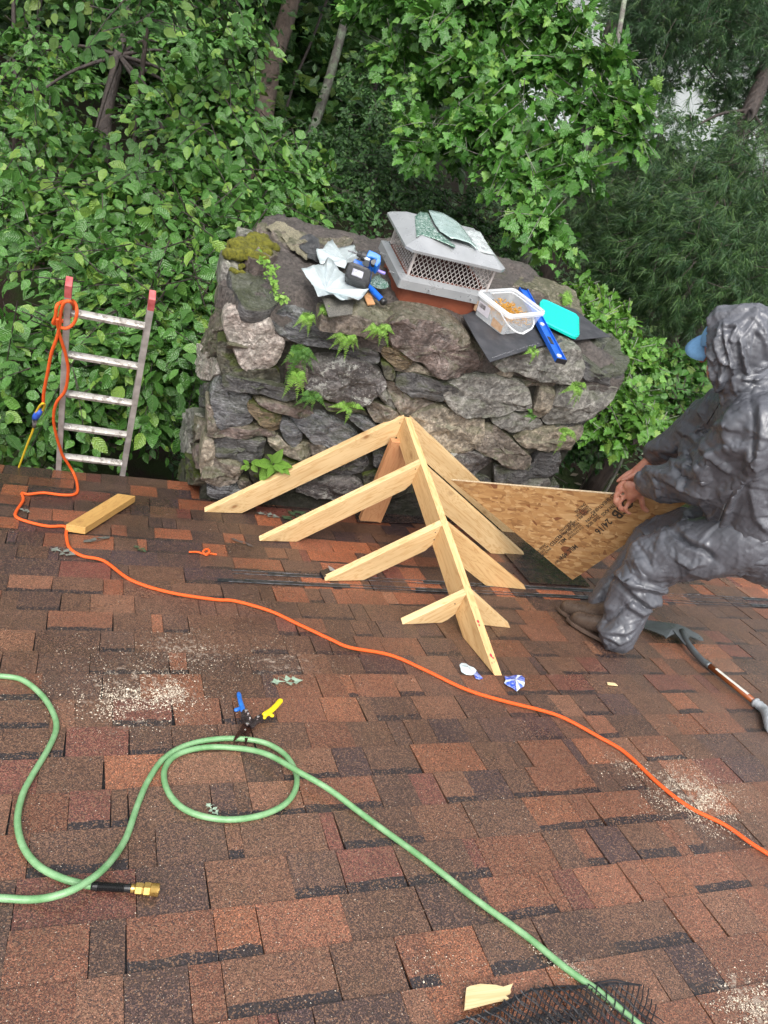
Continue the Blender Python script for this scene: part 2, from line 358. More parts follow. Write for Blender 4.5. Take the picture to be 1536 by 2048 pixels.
# ================================================================ THE STONE CHIMNEY
CY = 3.91                                                        # its front face
def rock_mat(name, c1_, c2_, lich=(.3, .3, .24), la=.0, speck=(.3, .28, .26), sa=.2, streak=0.0, rough=.45, moss=.5, rot=0.3):
    g1, g2 = sum(c1_) / 3, sum(c2_) / 3; c1 = tuple((q * .7 + g1 * .3) * 1.0 for q in c1_); c2 = tuple((q * .75 + g2 * .25) * 1.35 for q in c2_); t = NT(name); oi = t.n('ObjectInfo'); off = t.n('VectorMath'); off.operation = 'ADD'
    cmb = t.n('CombineXYZ'); r100 = t.math('MULTIPLY', oi.outputs['Random'], 37.0); t.l(r100, cmb.inputs[0]); t.l(r100, cmb.inputs[1]); t.l(r100, cmb.inputs[2])
    t.l(t.tc.outputs['Object'], off.inputs[0]); t.l(cmb.outputs[0], off.inputs[1]); src = off.outputs[0]
    v = t.map(src=src); vs = t.map((1 + streak * .3, 1, 1 + streak * 4), src=src, rot=(0, rot, 0))
    n1 = t.noise(vs, 7, 6, .65, .6); c = t.mix(t.ramp(n1, [(.38, 0.0), (.62, 1.0)]), c1, c2)
    n2 = t.noise(vs, 38, 5, .7); c = t.mix(1.0, c, t.ramp(n2, [(.28, .32), (.5, .95), (.72, 2.2)]), 'MULTIPLY')
    n3 = t.noise(v, 75, 3, .7); c = t.mix(t.ramp(n3, [(.58, 0.0), (.68, sa)]), c, speck)
    n4 = t.noise(v, 9, 5, .75); c = t.mix(t.ramp(n4, [(.565, 0.0), (.61, la)]), c, lich)
    cr = t.vor(t.map((1, 1, 1.8), src=src), 6, 'DISTANCE_TO_EDGE'); crw = t.noise(v, 5, 3)
    c = t.mix(t.math('MULTIPLY', t.ramp(cr, [(0, .55), (.025, 0.0)]), crw), c, (.02, .018, .016))
    g = t.n('NewGeometry'); sx = t.n('SeparateXYZ'); t.l(g.outputs['Normal'], sx.inputs[0])
    mn = t.noise(v, 6, 5, .7); up = t.math('ADD', sx.outputs[2], t.math('MULTIPLY', mn, 1.6)); mf = t.ramp(up, [(1.3, 0.0), (1.45, 1.0)]) if False else t.math('MULTIPLY', t.ramp(t.math('SUBTRACT', up, .55), [(.42, 0.0), (.62, 1.0)]), moss)
    c = t.mix(mf, c, t.mix(t.noise(v, 60), (.015, .022, .004), (.07, .085, .012)))
    r = t.ramp(t.noise(v, 14, 4), [(.35, rough - .24), (.65, rough + .08)])
    b1 = t.bump(n1, .8, .03); b2 = t.bump(n2, 1.0, .012, b1); b3 = t.bump(t.ramp(cr, [(0, 0.0), (.03, 1.0)]), .3, .006, b2)
    return t.out(c, r, b3)
RM = dict(
    dark=rock_mat('dark_schist', (.045, .044, .047), (.10, .096, .095), sa=.35, streak=.8, rough=.38),
    blue=rock_mat('blue_grey_schist', (.06, .063, .072), (.135, .135, .145), sa=.4, streak=1.0, rough=.34, rot=.35, moss=.25),
    silver=rock_mat('silvery_schist', (.05, .05, .055), (.19, .19, .2), sa=.6, streak=1.4, rough=.32, rot=.1, moss=.2),
    white=rock_mat('white_quartz', (.40, .35, .30), (.22, .17, .145), lich=(.5, .46, .4), la=.6, speck=(.5, .46, .42), sa=.5, rough=.42, moss=.08),
    speck=rock_mat('lichen_speckled_gneiss', (.055, .046, .046), (.10, .088, .085), lich=(.36, .36, .33), la=.85, speck=(.26, .25, .23), sa=.9, rough=.5, moss=.12),
    brown=rock_mat('brown_gneiss', (.105, .082, .06), (.17, .135, .105), lich=(.26, .25, .2), la=.3, sa=.35, rough=.45, moss=.5),
    grey=rock_mat('pale_grey_gneiss', (.13, .122, .108), (.20, .188, .165), lich=(.07, .065, .06), la=.5, speck=(.32, .3, .27), sa=.4, rough=.5, moss=.35),
    tan=rock_mat('tan_gneiss', (.17, .14, .10), (.25, .2, .14), lich=(.09, .08, .06), la=.5, sa=.35, rough=.5, moss=.4),
    gold=rock_mat('golden_schist', (.13, .085, .035), (.2, .14, .07), sa=.3, streak=1.2, rough=.4, moss=.9),
    red=rock_mat('reddish_gneiss', (.075, .052, .045), (.14, .10, .085), lich=(.26, .25, .2), la=.35, sa=.5, rough=.42, moss=.4),
    moss=rock_mat('mossy_rock', (.035, .033, .02), (.06, .055, .035), sa=.1, rough=.6, moss=1.0))
def crop(ox, oy, pts, k=4.518): return [(ox + x / k, oy + y / k) for x, y in pts]
chim = empty('stone_chimney', (1.7, 4.4, GROUND_Z), 'broad fieldstone chimney of wet mossy rocks rising past the eave', 'chimney')
def stone(pts, plane, val, m, bulge=.05, back=.13, seed=0, tilt=None, name='stone', grow=1.07, jag=.8):
    r = random.Random(seed * 7 + 3); P = [PL(u, v, plane, val) for u, v in pts]
    n = len(P); nout = {1: A([0, -1, 0]), 0: A([-1, 0, 0]), 2: A([0, 0, 1])}[plane]
    c0 = sum(P) / n
    dense = []
    for i in range(n):                                           # corners kept, edges wobbling
        a_, b_ = P[i], P[(i + 1) % n]; k = max(2, int(np.linalg.norm(b_ - a_) / .018))
        for j in range(k): dense.append(a_ + (b_ - a_) * j / k)
    m_ = len(dense); dense = [c0 + (q - c0) * grow for q in dense]
    for _ in range(1): dense = [(dense[i - 1] + dense[i] * 2 + dense[(i + 1) % m_]) / 4 for i in range(m_)]
    t1, t2 = r.uniform(-.35, .35), r.uniform(-.35, .35)
    if tilt: t1, t2 = tilt
    ax1 = {1: A([1, 0, 0]), 0: A([0, 1, 0]), 2: A([1, 0, 0])}[plane]; ax2 = {1: A([0, 0, 1]), 0: A([0, 0, 1]), 2: A([0, 1, 0])}[plane]
    size = max(np.linalg.norm(q - c0) for q in dense)
    rings = [(1.0 * .95, -back), (1.01, -.045), (1.02, -.01), (1.0, bulge * .5), (.965, bulge * .85), (.88, bulge * 1.06), (.74, bulge * 1.15), (.58, bulge * 1.18), (.4, bulge * 1.2), (.2, bulge * 1.2)]
    cutp = [(r.uniform(.55, 1.1), r.uniform(-1.3, 1.3), r.uniform(-1.3, 1.3)) for _ in range(7)]
    V, F = [], []; so = r.uniform(0, 99)
    for ri, (sc, h) in enumerate(rings):
        for q in dense:
            d = (q - c0) * sc; hh = h + (min(1, max(0, h) / bulge)) * (d @ ax1 * t1 + d @ ax2 * t2) * min(.35, .05 / max(size, .05))*3
            if h > 0:
                for l0, g1, g2 in cutp: hh = min(hh, bulge * (l0 + .25) + .16 * (g1 * (d @ ax1) + g2 * (d @ ax2)) * min(1.0, .16 / size))
                hh = max(hh, -.01)
            p_ = c0 + d + nout * hh
            if ri > 0:
                f1 = fbm(p_ + so, 7, 3) * .018 * (.4 + jag); ca = mnoise.cell(Vector((p_ + so) * 9)) * .010 * jag
                rdg = abs(nz(p_ + so * 2, 11)) * .022 * jag
                p_ = p_ + nout * (f1 + ca - rdg) * (1 if ri > 1 else .3) + nrm(d) * f1 * .6
            V.append(p_)
    R_ = len(rings)
    for ri in range(R_ - 1):
        for i in range(m_): F.append((ri * m_ + i, ri * m_ + (i + 1) % m_, (ri + 1) * m_ + (i + 1) % m_, (ri + 1) * m_ + i))
    V.append(c0 + nout * (bulge * 1.1 + fbm(c0 + so, 7) * .01)); ci = len(V) - 1
    F += [((R_ - 1) * m_ + i, (R_ - 1) * m_ + (i + 1) % m_, ci) for i in range(m_)]
    mb = MB(); mb.add(V, F); o = obj(name, mb, RM[m], chim, smooth=True)
    import bmesh
    bm = bmesh.new(); bm.from_mesh(o.data); bmesh.ops.recalc_face_normals(bm, faces=bm.faces); bm.to_mesh(o.data); bm.free(); smooth_by_angle(o, 27); return o
ZA = lambda p: crop(360, 440, p); ZB = lambda p: crop(360, 720, p); ZC = lambda p: crop(640, 590, p); ZD = lambda p: crop(920, 640, p)
FRONT = [
 (ZA([(500,815),(640,830),(790,860),(830,960),(930,1080),(900,1190),(870,1290),(780,1350),(630,1360),(540,1270),(510,1190),(440,1100),(400,960),(420,860)]), 'white', .085),
 (ZA([(850,860),(1000,830),(1230,870),(1340,960),(1430,1040),(1530,1080),(1500,1140),(1360,1140),(1240,1130),(1100,1100),(990,1050),(900,1010),(860,940)]), 'blue', .06),
 (ZA([(350,1130),(440,1130),(520,1230),(600,1350),(700,1390),(860,1330),(890,1400),(880,1480),(600,1480),(400,1440),(350,1300)]), 'moss', .0),
 (ZB([(400,140),(470,110),(560,150),(700,160),(860,210),(1010,260),(1050,330),(930,340),(700,300),(560,260),(450,250),(410,200)]), 'dark', .07),
 (ZB([(290,330),(380,230),(470,260),(600,320),(650,400),(660,520),(620,570),(480,580),(380,600),(330,560),(300,450)]), 'silver', .05),
 (ZB([(670,340),(800,345),(1000,390),(1130,430),(1210,480),(1080,500),(900,460),(740,400)]), 'red', .06),
 (ZB([(620,440),(640,380),(760,400),(900,450),(925,520),(905,630),(830,640),(740,580),(690,520)]), 'gold', .05),
 (ZB([(970,480),(1100,490),(1320,500),(1440,560),(1560,640),(1600,700),(1500,745),(1300,755),(1200,720),(1120,640),(1000,540)]), 'blue', .07),
 (ZB([(925,530),(1000,545),(1110,650),(1090,720),(1010,765),(950,700),(905,610)]), 'blue', .05),
 (ZB([(230,660),(340,620),(480,590),(700,600),(830,640),(830,685),(620,700),(500,690),(330,680)]), 'red', .06),
 (ZB([(310,720),(440,690),(600,705),(765,715),(750,800),(710,905),(600,910),(450,880),(320,850)]), 'dark', .05),
 (ZB([(300,880),(430,890),(570,930),(560,1020),(500,1090),(380,1125),(260,1085),(200,1050),(220,960)]), 'brown', .07),
 (ZB([(800,710),(900,680),(960,750),(1040,770),(1100,745),(1180,760),(1190,860),(1130,880),(1000,865),(880,820),(820,780)]), 'tan', .04),
 (ZB([(1195,750),(1280,755),(1400,800),(1300,880),(1200,865)]), 'brown', .03),
 (ZB([(620,980),(700,950),(765,980),(770,1060),(710,1130),(640,1090)]), 'moss', .03),
 (ZB([(510,1090),(600,1060),(660,1130),(640,1190),(540,1180)]), 'brown', .03),
 (ZB([(250,1125),(330,1130),(500,1140),(600,1190),(500,1260),(260,1260)]), 'silver', .02),
 (ZB([(240,400),(290,420),(330,560),(340,640),(260,650),(240,560)]), 'brown', .05),
 (ZB([(215,720),(290,690),(310,800),(295,930),(200,1050),(175,950)]), 'tan', .05),
 (ZB([(770,880),(900,900),(1050,930),(1180,900),(1120,1000),(950,1060),(800,1050)]), 'moss', .02),
 (ZB([(1060,1190),(1200,1110),(1380,1060),(1560,1060),(1640,1130),(1660,1220),(1500,1265),(1250,1240)]), 'speck', .05),
 (ZB([(1250,900),(1480,860),(1640,830),(1720,960),(1600,1040),(1400,1040),(1280,1000)]), 'dark', .03),
 (ZB([(1660,1060),(1850,1000),(2050,1060),(2100,1200),(1900,1260),(1700,1230)]), 'moss', .02),
 (ZB([(1750,800),(1950,740),(2100,860),(2080,980),(1900,990),(1760,940)]), 'dark', .02),
 (ZC([(-100,620),(0,570),(200,555),(400,600),(520,680),(565,780),(500,850),(420,960),(330,975),(150,940),(-40,905),(-120,830),(-110,700)]), 'speck', .08),
 (ZC([(-300,610),(-140,560),(-118,700),(-130,830),(-200,870),(-310,800)]), 'red', .03),
 (ZC([(230,490),(400,465),(520,510),(540,580),(480,610),(330,570),(220,530)]), 'dark', .04),
 (ZC([(230,215),(330,215),(500,300),(610,400),(570,435),(430,390),(280,320)]), 'brown', .06),
 (ZC([(250,190),(330,150),(500,140),(620,165),(650,230),(580,262),(440,230),(300,205)]), 'red', .07),
 (ZC([(620,215),(760,165),(980,190),(1200,250),(1350,380),(1480,480),(1490,580),(1400,665),(1250,705),(1130,705),(980,650),(880,560),(780,500),(640,430),(625,330)]), 'red', .11),
 (ZC([(550,455),(650,440),(780,500),(870,560),(875,605),(740,645),(640,590),(555,545)]), 'gold', .06),
 (ZC([(545,600),(620,600),(680,690),(650,765),(590,720)]), 'moss', .03),
 (ZC([(700,710),(830,685),(1000,730),(1150,775),(1240,830),(1200,905),(1100,955),(950,930),(820,890),(690,800)]), 'dark', .08),
 (ZC([(640,625),(830,600),(1050,690),(1255,710),(1255,790),(1150,765),(1000,715),(830,670),(700,700)]), 'tan', .03),
 (ZC([(570,800),(680,790),(790,900),(940,945),(1050,990),(960,1050),(840,1095),(740,1070),(680,980),(620,880)]), 'brown', .04),
 (ZC([(495,845),(560,815),(650,930),(690,1020),(640,1025),(540,925)]), 'grey', .04),
 (ZC([(400,965),(500,960),(620,1005),(700,1060),(745,1105),(640,1155),(520,1150),(440,1060)]), 'brown', .05),
 (ZC([(240,1080),(400,1110),(515,1190),(400,1205),(280,1150)]), 'blue', .04),
 (ZC([(40,970),(240,1010),(390,1050),(430,1100),(250,1070),(60,1040)]), 'moss', .03),
 (ZC([(840,1085),(960,1050),(1060,1005),(1250,1050),(1450,1090),(1480,1150),(1440,1300),(1380,1375),(1200,1395),(1080,1360),(950,1200),(860,1120)]), 'tan', .07),
 (ZC([(250,330),(420,400),(540,430),(530,500),(400,460),(270,440)]), 'moss', .0),
 (ZD([(-130,560),(0,500),(100,465),(250,478),(450,520),(565,580),(612,680),(600,785),(480,800),(330,840),(180,855),(0,825),(-120,745),(-165,650)]), 'grey', .08),
 (ZD([(300,385),(430,300),(600,250),(740,230),(1050,255),(1100,370),(1085,470),(1020,548),(860,530),(650,490),(500,440),(380,430)]), 'grey', .12),
 (ZD([(1090,340),(1250,440),(1385,500),(1380,592),(1250,572),(1110,510),(1080,460)]), 'dark', .08),
 (ZD([(150,430),(220,365),(470,455),(430,500),(260,470),(170,460)]), 'tan', .03),
 (ZD([(430,490),(640,520),(860,560),(840,600),(720,580),(600,600),(520,540)]), 'brown', .02),
 (ZD([(730,590),(845,615),(835,700),(775,820),(710,878),(650,830),(690,700)]), 'tan', .06),
 (ZD([(900,605),(1060,585),(1250,575),(1405,610),(1330,720),(1235,820),(1080,870),(900,935),(790,935),(750,880),(830,740)]), 'grey', .08),
 (ZD([(860,950),(900,930),(1080,885),(1200,840),(1190,885),(1080,940),(960,955)]), 'dark', .05),
 (ZD([(300,885),(450,820),(560,850),(720,890),(755,970),(600,988),(490,993),(370,955),(290,920)]), 'grey', .05),
 (ZD([(500,1060),(620,1000),(840,965),(1080,950),(1105,1020),(1040,1095),(1000,1183),(880,1175),(760,1145),(600,1115)]), 'tan', .07),
 (ZD([(130,1150),(200,980),(330,960),(430,1040),(560,1150),(625,1230),(615,1300),(520,1335),(400,1312),(310,1232),(220,1192)]), 'brown', .07),
 (ZD([(-110,1200),(0,1170),(130,1190),(260,1230),(295,1290),(200,1365),(100,1392),(-60,1350)]), 'speck', .05),
 (ZD([(320,1310),(500,1345),(640,1300),(690,1180),(890,1190),(885,1380),(700,1425),(520,1455),(330,1465)]), 'dark', .05),
 (ZD([(440,1500),(600,1455),(790,1425),(810,1500),(640,1600),(450,1600)]), 'grey', .04),
 (ZD([(430,1030),(520,1030),(640,1110),(700,1150),(690,1180),(620,1190),(540,1110)]), 'moss', .0),
 (ZD([(-300,1420),(0,1400),(250,1440),(300,1600),(0,1700),(-300,1650)]), 'dark', .0),
 (ZD([(640,1600),(900,1500),(860,1700),(640,1720)]), 'dark', .03),
]
for i, (pts, m, b) in enumerate(FRONT): stone(pts, 1, CY, m, max(b * .62, .015), seed=i)
LEFT = [
 (ZA([(390,470),(440,520),(480,690),(410,800),(400,980),(330,1000),(290,900),(310,700),(350,560)]), 'brown', .04),
 (ZA([(230,1000),(330,990),(400,1050),(430,1130),(350,1180),(260,1250),(210,1130)]), 'brown', .04),
 (ZA([(130,1130),(210,1130),(310,1260),(320,1380),(250,1446),(200,1420),(120,1290)]), 'white', .04),
 (ZB([(150,250),(280,200),(300,330),(260,400),(190,420),(150,330)]), 'dark', .03),
 (ZB([(0,640),(40,520),(120,430),(170,500),(180,620),(100,720),(90,830),(20,820)]), 'grey', .04),
 (ZB([(170,520),(240,540),(250,640),(210,700),(120,740),(80,700)]), 'brown', .03),
 (ZB([(100,760),(215,760),(200,880),(170,980),(110,900)]), 'red', .03),
 (ZB([(0,940),(80,840),(110,950),(160,1050),(130,1120),(10,1120)]), 'moss', .03),
]
for i, (pts, m, b) in enumerate(LEFT): stone(pts, 0, .60, m, b * .6, back=.1, seed=100 + i)
TOP = [
 (ZA([(440,480),(560,430),(720,370),(770,480),(850,640),(880,740),(800,795),(640,795),(560,760),(480,600)]), 'dark', .05, .08, -.12),
 (ZA([(850,560),(1000,550),(1180,590),(1300,700),(1200,790),(1050,800),(900,770),(860,660)]), 'brown', .04, .08, -.13),
 (ZA([(360,320),(450,280),(540,370),(570,450),(480,470),(400,430)]), 'grey', .06, .12, -.10),
 (ZA([(510,140),(580,100),(640,150),(650,200),(520,200)]), 'grey', .06, .1, -.08),
 (ZA([(690,75),(760,45),(825,110),(745,135)]), 'brown', .05, .1, -.08),
 (ZD([(880,215),(1100,185),(1350,140),(1440,260),(1492,390),(1450,490),(1250,450),(1100,360),(1050,280)]), 'dark', .05, .15, -.14),
 (ZA([(560,200),(700,140),(800,200),(860,330),(760,400),(640,380),(580,300)]), 'red', .04, .1, -.035),
 (ZA([(850,110),(1000,120),(1120,190),(1400,170),(1540,190),(1500,240),(1250,230),(1000,220)]), 'brown', .04, .1, -.04),
 ([(640,600),(700,590),(765,598),(790,625),(760,640),(700,632),(650,625)], 'brown', .04, .1, -.03),
 ([(1040,545),(1090,560),(1150,592),(1165,630),(1130,625),(1080,590),(1030,575)], 'brown', .05, .1, -.045),
 ([(1150,640),(1190,655),(1215,680),(1200,690),(1160,668)], 'dark', .05, .1, -.07),
 ([(560,455),(640,478),(700,486),(690,500),(620,492),(560,470)], 'red', .04, .1, -.04),
]
for i, (pts, m, b, bk, z) in enumerate(TOP): stone(pts, 2, z, m, b * .6, back=bk, seed=200 + i)
# rubble core behind the faces, and the mortar wash on top of it
def tsl(x, y):                                                   # height of the wash
    e = min((y - 3.90) / .25, (x - .6) / .3, (2.95 - x) / .35, 1.0); return -.15 + .105 * max(0, min(1, e)) ** .7 + .030 * fbm((x, y, 0), 4.5) + .010 * fbm((x, y, 5), 22) - .02 * max(0, .5 - abs(nz((x, y, 9), 3.5)) * 6)
mb = MB(); foot = [(.64, CY + .035), (2.86, CY + .035), (2.90, 4.3), (2.92, 4.75), (2.0, 4.92), (1.0, 4.86), (.74, 4.8)]
mb.prism([A([x, y, GROUND_Z - .3]) for x, y in foot], A([0, 0, -.17 - GROUND_Z + .3]))
t = NT('mossy_mortar'); v = t.map(); n = t.noise(v, 12, 5, .7)
M_MOR = t.out(t.mix(t.ramp(n, [(.4, 0.0), (.6, 1.0)]), (.028, .025, .02), (.012, .013, .006)), .8, t.bump(t.noise(v, 30, 4), .8, .02))
obj('rubble_core', mb, M_MOR, chim)
poly = [PL(u, v, 2, -.12)[:2] for u, v in [(440,560),(470,500),(525,452),(560,455),(650,482),(760,498),(900,520),(1030,545),(1110,570),(1150,596),(1165,635),(1210,670),(1250,720)]] + [A([2.9, CY - .02]), A([.62, CY - .02])]
G = .014; X = np.arange(.4, 3.2, G); Y = np.arange(3.6, 5.3, G); idx = {}; V, F = [], []
def vtx(i, j):
    if (i, j) not in idx: idx[(i, j)] = len(V); V.append((X[i], Y[j], tsl(X[i], Y[j])))
    return idx[(i, j)]
cells = set((i, j) for i in range(len(X) - 1) for j in range(len(Y) - 1) if inpoly(X[i] + G / 2, Y[j] + G / 2, poly))
for i, j in cells: F.append((vtx(i, j), vtx(i + 1, j), vtx(i + 1, j + 1), vtx(i, j + 1)))
nb = len(V); V += [(x, y, z - .11) for x, y, z in V]
for i, j in cells:
    for (a_, b_, di, dj) in (((i, j), (i + 1, j), 0, -1), ((i + 1, j), (i + 1, j + 1), 1, 0), ((i + 1, j + 1), (i, j + 1), 0, 1), ((i, j + 1), (i, j), -1, 0)):
        if (i + di, j + dj) not in cells: p_, q_ = idx[a_], idx[b_]; F.append((q_, p_, p_ + nb, q_ + nb))
t = NT('weathered_mortar_wash'); v = t.map(); n = t.noise(v, 7, 6, .72); n2 = t.noise(v, 70, 4, .8)
c = t.mix(t.ramp(n, [(.35, 0.0), (.65, 1.0)]), (.085, .07, .062), (.05, .043, .038)); c = t.mix(1.0, c, t.ramp(n2, [(.32, .35), (.68, 2.0)]), 'MULTIPLY')
c = t.mix(t.ramp(t.noise(v, 9, 4, .7), [(.6, 0.0), (.68, .6)]), c, (.045, .055, .012))
mb = MB(); mb.add(V, F); wash = obj('mortar_wash', mb, t.out(c, t.ramp(t.noise(v, 11, 3), [(.35, .28), (.6, .6)]), t.bump(n2, 1.0, .016)), chim, smooth=True)
# flue tile
FX0, FX1, FY0, FY1 = 1.47, 1.96, 4.12, 4.52
mb = MB()
def rrect(x0, x1, y0, y1, z, r, n=4):
    out = []
    for cx, cy, a0 in ((x1 - r, y0 + r, -90), (x1 - r, y1 - r, 0), (x0 + r, y1 - r, 90), (x0 + r, y0 + r, 180)):
        for k in range(n + 1): a = math.radians(a0 + 90 * k / n); out.append(A([cx + r * math.cos(a), cy + r * math.sin(a), z]))
    return out
def ringwall(mb, rings, close=True, capb=False, capt=False, col=None):
    n = len(rings[0]); V = [p for r in rings for p in r]; F = []
    for k in range(len(rings) - 1): F += [(k * n + i, k * n + (i + 1) % n, (k + 1) * n + (i + 1) % n, (k + 1) * n + i) for i in range(n)]
    if capb: F.append(tuple(range(n))[::-1])
    if capt: F.append(tuple(range((len(rings) - 1) * n, len(rings) * n)))
    mb.add(V, F, col)
ringwall(mb, [rrect(FX0, FX1, FY0, FY1, -.2, .05), rrect(FX0, FX1, FY0, FY1, .085, .05), rrect(FX0 + .03, FX1 - .03, FY0 + .03, FY1 - .03, .085, .03)])
obj('flue_tile', mb, simple('terracotta', (.27, .075, .035), .6, (.2, .055, .028), 8, .25, 120, .003), chim, smooth=False)
mb = MB(); ringwall(mb, [rrect(FX0 + .03, FX1 - .03, FY0 + .03, FY1 - .03, .0848, .03), rrect(FX0 + .03, FX1 - .03, FY0 + .03, FY1 - .03, -.8, .03)]); obj('flue_lining', mb, simple('sooty_clay', (.075, .022, .018), .8, (.045, .016, .014), 9, .3), chim)
mb = MB(); mb.add([A([FX0 + .01, FY0 + .01, -.75]), A([FX1 - .01, FY0 + .01, -.75]), A([FX1 - .01, FY1 - .01, -.75]), A([FX0 + .01, FY1 - .01, -.75])], [(0, 1, 2, 3)])
obj('flue_soot', mb, simple('soot', (.02, .008, .007), .9), chim)

# ---------------------------------------------------------------- spark screen cap
M_SS = simple('wet_stainless', (.36, .37, .38), .3, (.29, .30, .31), 6, .12, 40, .002, metal=.35)
M_WIRE = simple('steel_mesh', (.62, .57, .55), .4, (.5, .46, .44), 30, metal=.2)
cap = empty('chimney_cap', ((FX0 + FX1) / 2, (FY0 + FY1) / 2, .03), 'stainless chimney cap with diamond mesh sides and hipped lid on the clay flue', 'chimney cap')
x0, x1, y0, y1 = 1.43, 1.995, 4.08, 4.56
mb = MB(); ringwall(mb, [rrect(x0, x1, y0, y1, .03, .012, 2), rrect(x0 + .002, x1 - .002, y0 + .002, y1 - .002, .075, .012, 2), rrect(x0 + .035, x1 - .035, y0 + .035, y1 - .035, .092, .012, 2), rrect(x0 + .038, x1 - .038, y0 + .038, y1 - .038, .090, .012, 2), rrect(x0 + .004, x1 - .004, y0 + .004, y1 - .004, .070, .012, 2), rrect(x0 + .002, x1 - .002, y0 + .002, y1 - .002, .03, .012, 2)])
obj('base_flange', mb, M_SS, cap)
mb = MB(); xi0, xi1, yi0, yi1 = x0 + .05, x1 - .05, y0 + .05, y1 - .05
mb2 = MB(); zt = .235
def mesh_side(P, Q, n):
    P, Q = A(P), A(Q); up = A([0, 0, zt - .085]); L = Q - P; out = nrm(np.cross(L, up)); rows = 4
    for r_ in range(rows):
        for c_ in range(n):
            for (a0, b0, a1, b1) in ((0, .5, .5, 1), (.5, 1, 1, .5), (0, .5, .5, 0), (.5, 0, 1, .5)):
                p_ = P + L * (c_ + a0) / n + up * (r_ + b0) / rows; q_ = P + L * (c_ + a1) / n + up * (r_ + b1) / rows
                d = nrm(q_ - p_); mb2.box((p_ + q_) / 2, [d, np.cross(d, out), out], (np.linalg.norm(q_ - p_), .0035, .0018))
mesh_side((xi0, yi0, .085), (xi1, yi0, .085), 18); mesh_side((xi0, yi1, .085), (xi0, yi0, .085), 15); mesh_side((xi1, yi0, .085), (xi1, yi1, .085), 15); mesh_side((xi1, yi1, .085), (xi0, yi1, .085), 18)
obj('mesh_screen', mb2, M_WIRE, cap)
lx0, lx1, ly0, ly1 = 1.405, 1.985, 4.07, 4.55; zl = .245
mb = MB(); i_ = .085
c4 = [(lx0, ly0), (lx1, ly0), (lx1, ly1), (lx0, ly1)]; n4 = [(lx0 + i_, ly0 + i_), (lx1 - i_, ly0 + i_), (lx1 - i_, ly1 - i_), (lx0 + i_, ly1 - i_)]
ch = .035
def octo(c, z, s=0): (ax, ay), (bx, by), (cx, cy), (dx, dy) = c; return [A([ax + ch, ay, z]), A([bx - ch, by, z]), A([bx, by + ch, z]), A([cx, cy - ch, z]), A([cx - ch, cy, z]), A([dx + ch, dy, z]), A([dx, dy - ch, z]), A([ax, ay + ch, z])]
o1 = octo(c4, zl - .014); o2 = octo(c4, zl); n_ = [A([*q, zl + .045]) for q in n4]
mb.add(o1 + o2 + n_ + [q - A([0, 0, .002]) for q in o2], [(k, (k + 1) % 8, 8 + (k + 1) % 8, 8 + k) for k in range(8)] + [(8, 9, 17, 16), (9, 10, 17), (10, 11, 18, 17), (11, 12, 18), (12, 13, 19, 18), (13, 14, 19), (14, 15, 16, 19), (15, 8, 16), (16, 17, 18, 19), tuple(range(27, 19, -1))])
obj('lid', mb, M_SS, cap, bevel=.0012)
for k, (bx, by, dx, dy) in enumerate([(x0 + .17, y0 - .006, 0, -1), (x0 + .42, y0 - .006, 0, -1), (x0 - .006, y0 + .12, -1, 0), (x0 - .006, y0 + .34, -1, 0)]):
    mb = MB(); mb.lathe((bx - dx * .014, by - dy * .014, .052), (dx, dy, .15), [(0, .003), (.03, .003), (.03, .006), (.034, .006)], 8); obj('screw', mb, M_SS, cap)
for k, (px_, py_) in enumerate([(xi0, yi0), (xi1, yi0), (xi1, yi1), (xi0, yi1)]):
    mb = MB(); mb.box((px_, py_, (.085 + zt) / 2 + .005), [A([1, 0, 0]), yv, A([0, 0, 1])], (.012, .012, zt - .075)); obj('corner_strip', mb, M_WIRE, cap)

# ================================================================ LUMBER
def wood_mat(name, c1, c2, ring=1.0, knots=True, rough=.5):
    t = NT(name); oi = t.n('ObjectInfo'); cmb = t.n('CombineXYZ'); r = t.math('MULTIPLY', oi.outputs['Random'], 9.0)
    for k in range(3): t.l(r, cmb.inputs[k])
    off = t.n('VectorMath'); t.l(t.tc.outputs['Object'], off.inputs[0]); t.l(cmb.outputs[0], off.inputs[1]); src = off.outputs[0]
    v = t.map((.9, 12, 12), src=src); w = t.noise(v, 1.6, 4, .6, .8)
    kn = t.vor(t.map((1, .02, 1.7), src=src), 4.2, 'F1'); kf = t.ramp(kn, [(.0, 1.0), (.16, .4), (.34, 0.0)])
    ph = t.math('ADD', t.math('MULTIPLY', w, 9 * ring), t.math('MULTIPLY', kf, 3.5)); band = t.math('ABSOLUTE', t.math('SINE', t.math('MULTIPLY', ph, 3.0)))
    c = t.mix(t.ramp(band, [(.1, .9), (.6, 0.0)]), c1, c2)
    if knots: c = t.mix(t.ramp(kn, [(.045, .9), (.085, .4), (.16, 0.0)]), c, (.22, .09, .03))
    c = t.mix(t.ramp(t.noise(t.map((1, 6, 6), src=src), 3, 4), [(.4, 0.0), (.75, .5)]), c, tuple(q * .8 for q in c2))
    return t.out(c, rough, t.bump(t.noise(t.map((2, 60, 60), src=src), 5, 3), .25, .002))
M_PINE = wood_mat('fresh_pine', (.68, .49, .26), (.54, .33, .14))
M_PINE2 = wood_mat('warm_pine', (.66, .44, .21), (.52, .29, .115))
M_POST = wood_mat('warm_fir', (.52, .27, .13), (.42, .185, .085), knots=False)
M_END = simple('sawn_end', (.60, .40, .2), .7, (.46, .28, .12), 40, .3, 200, .002)
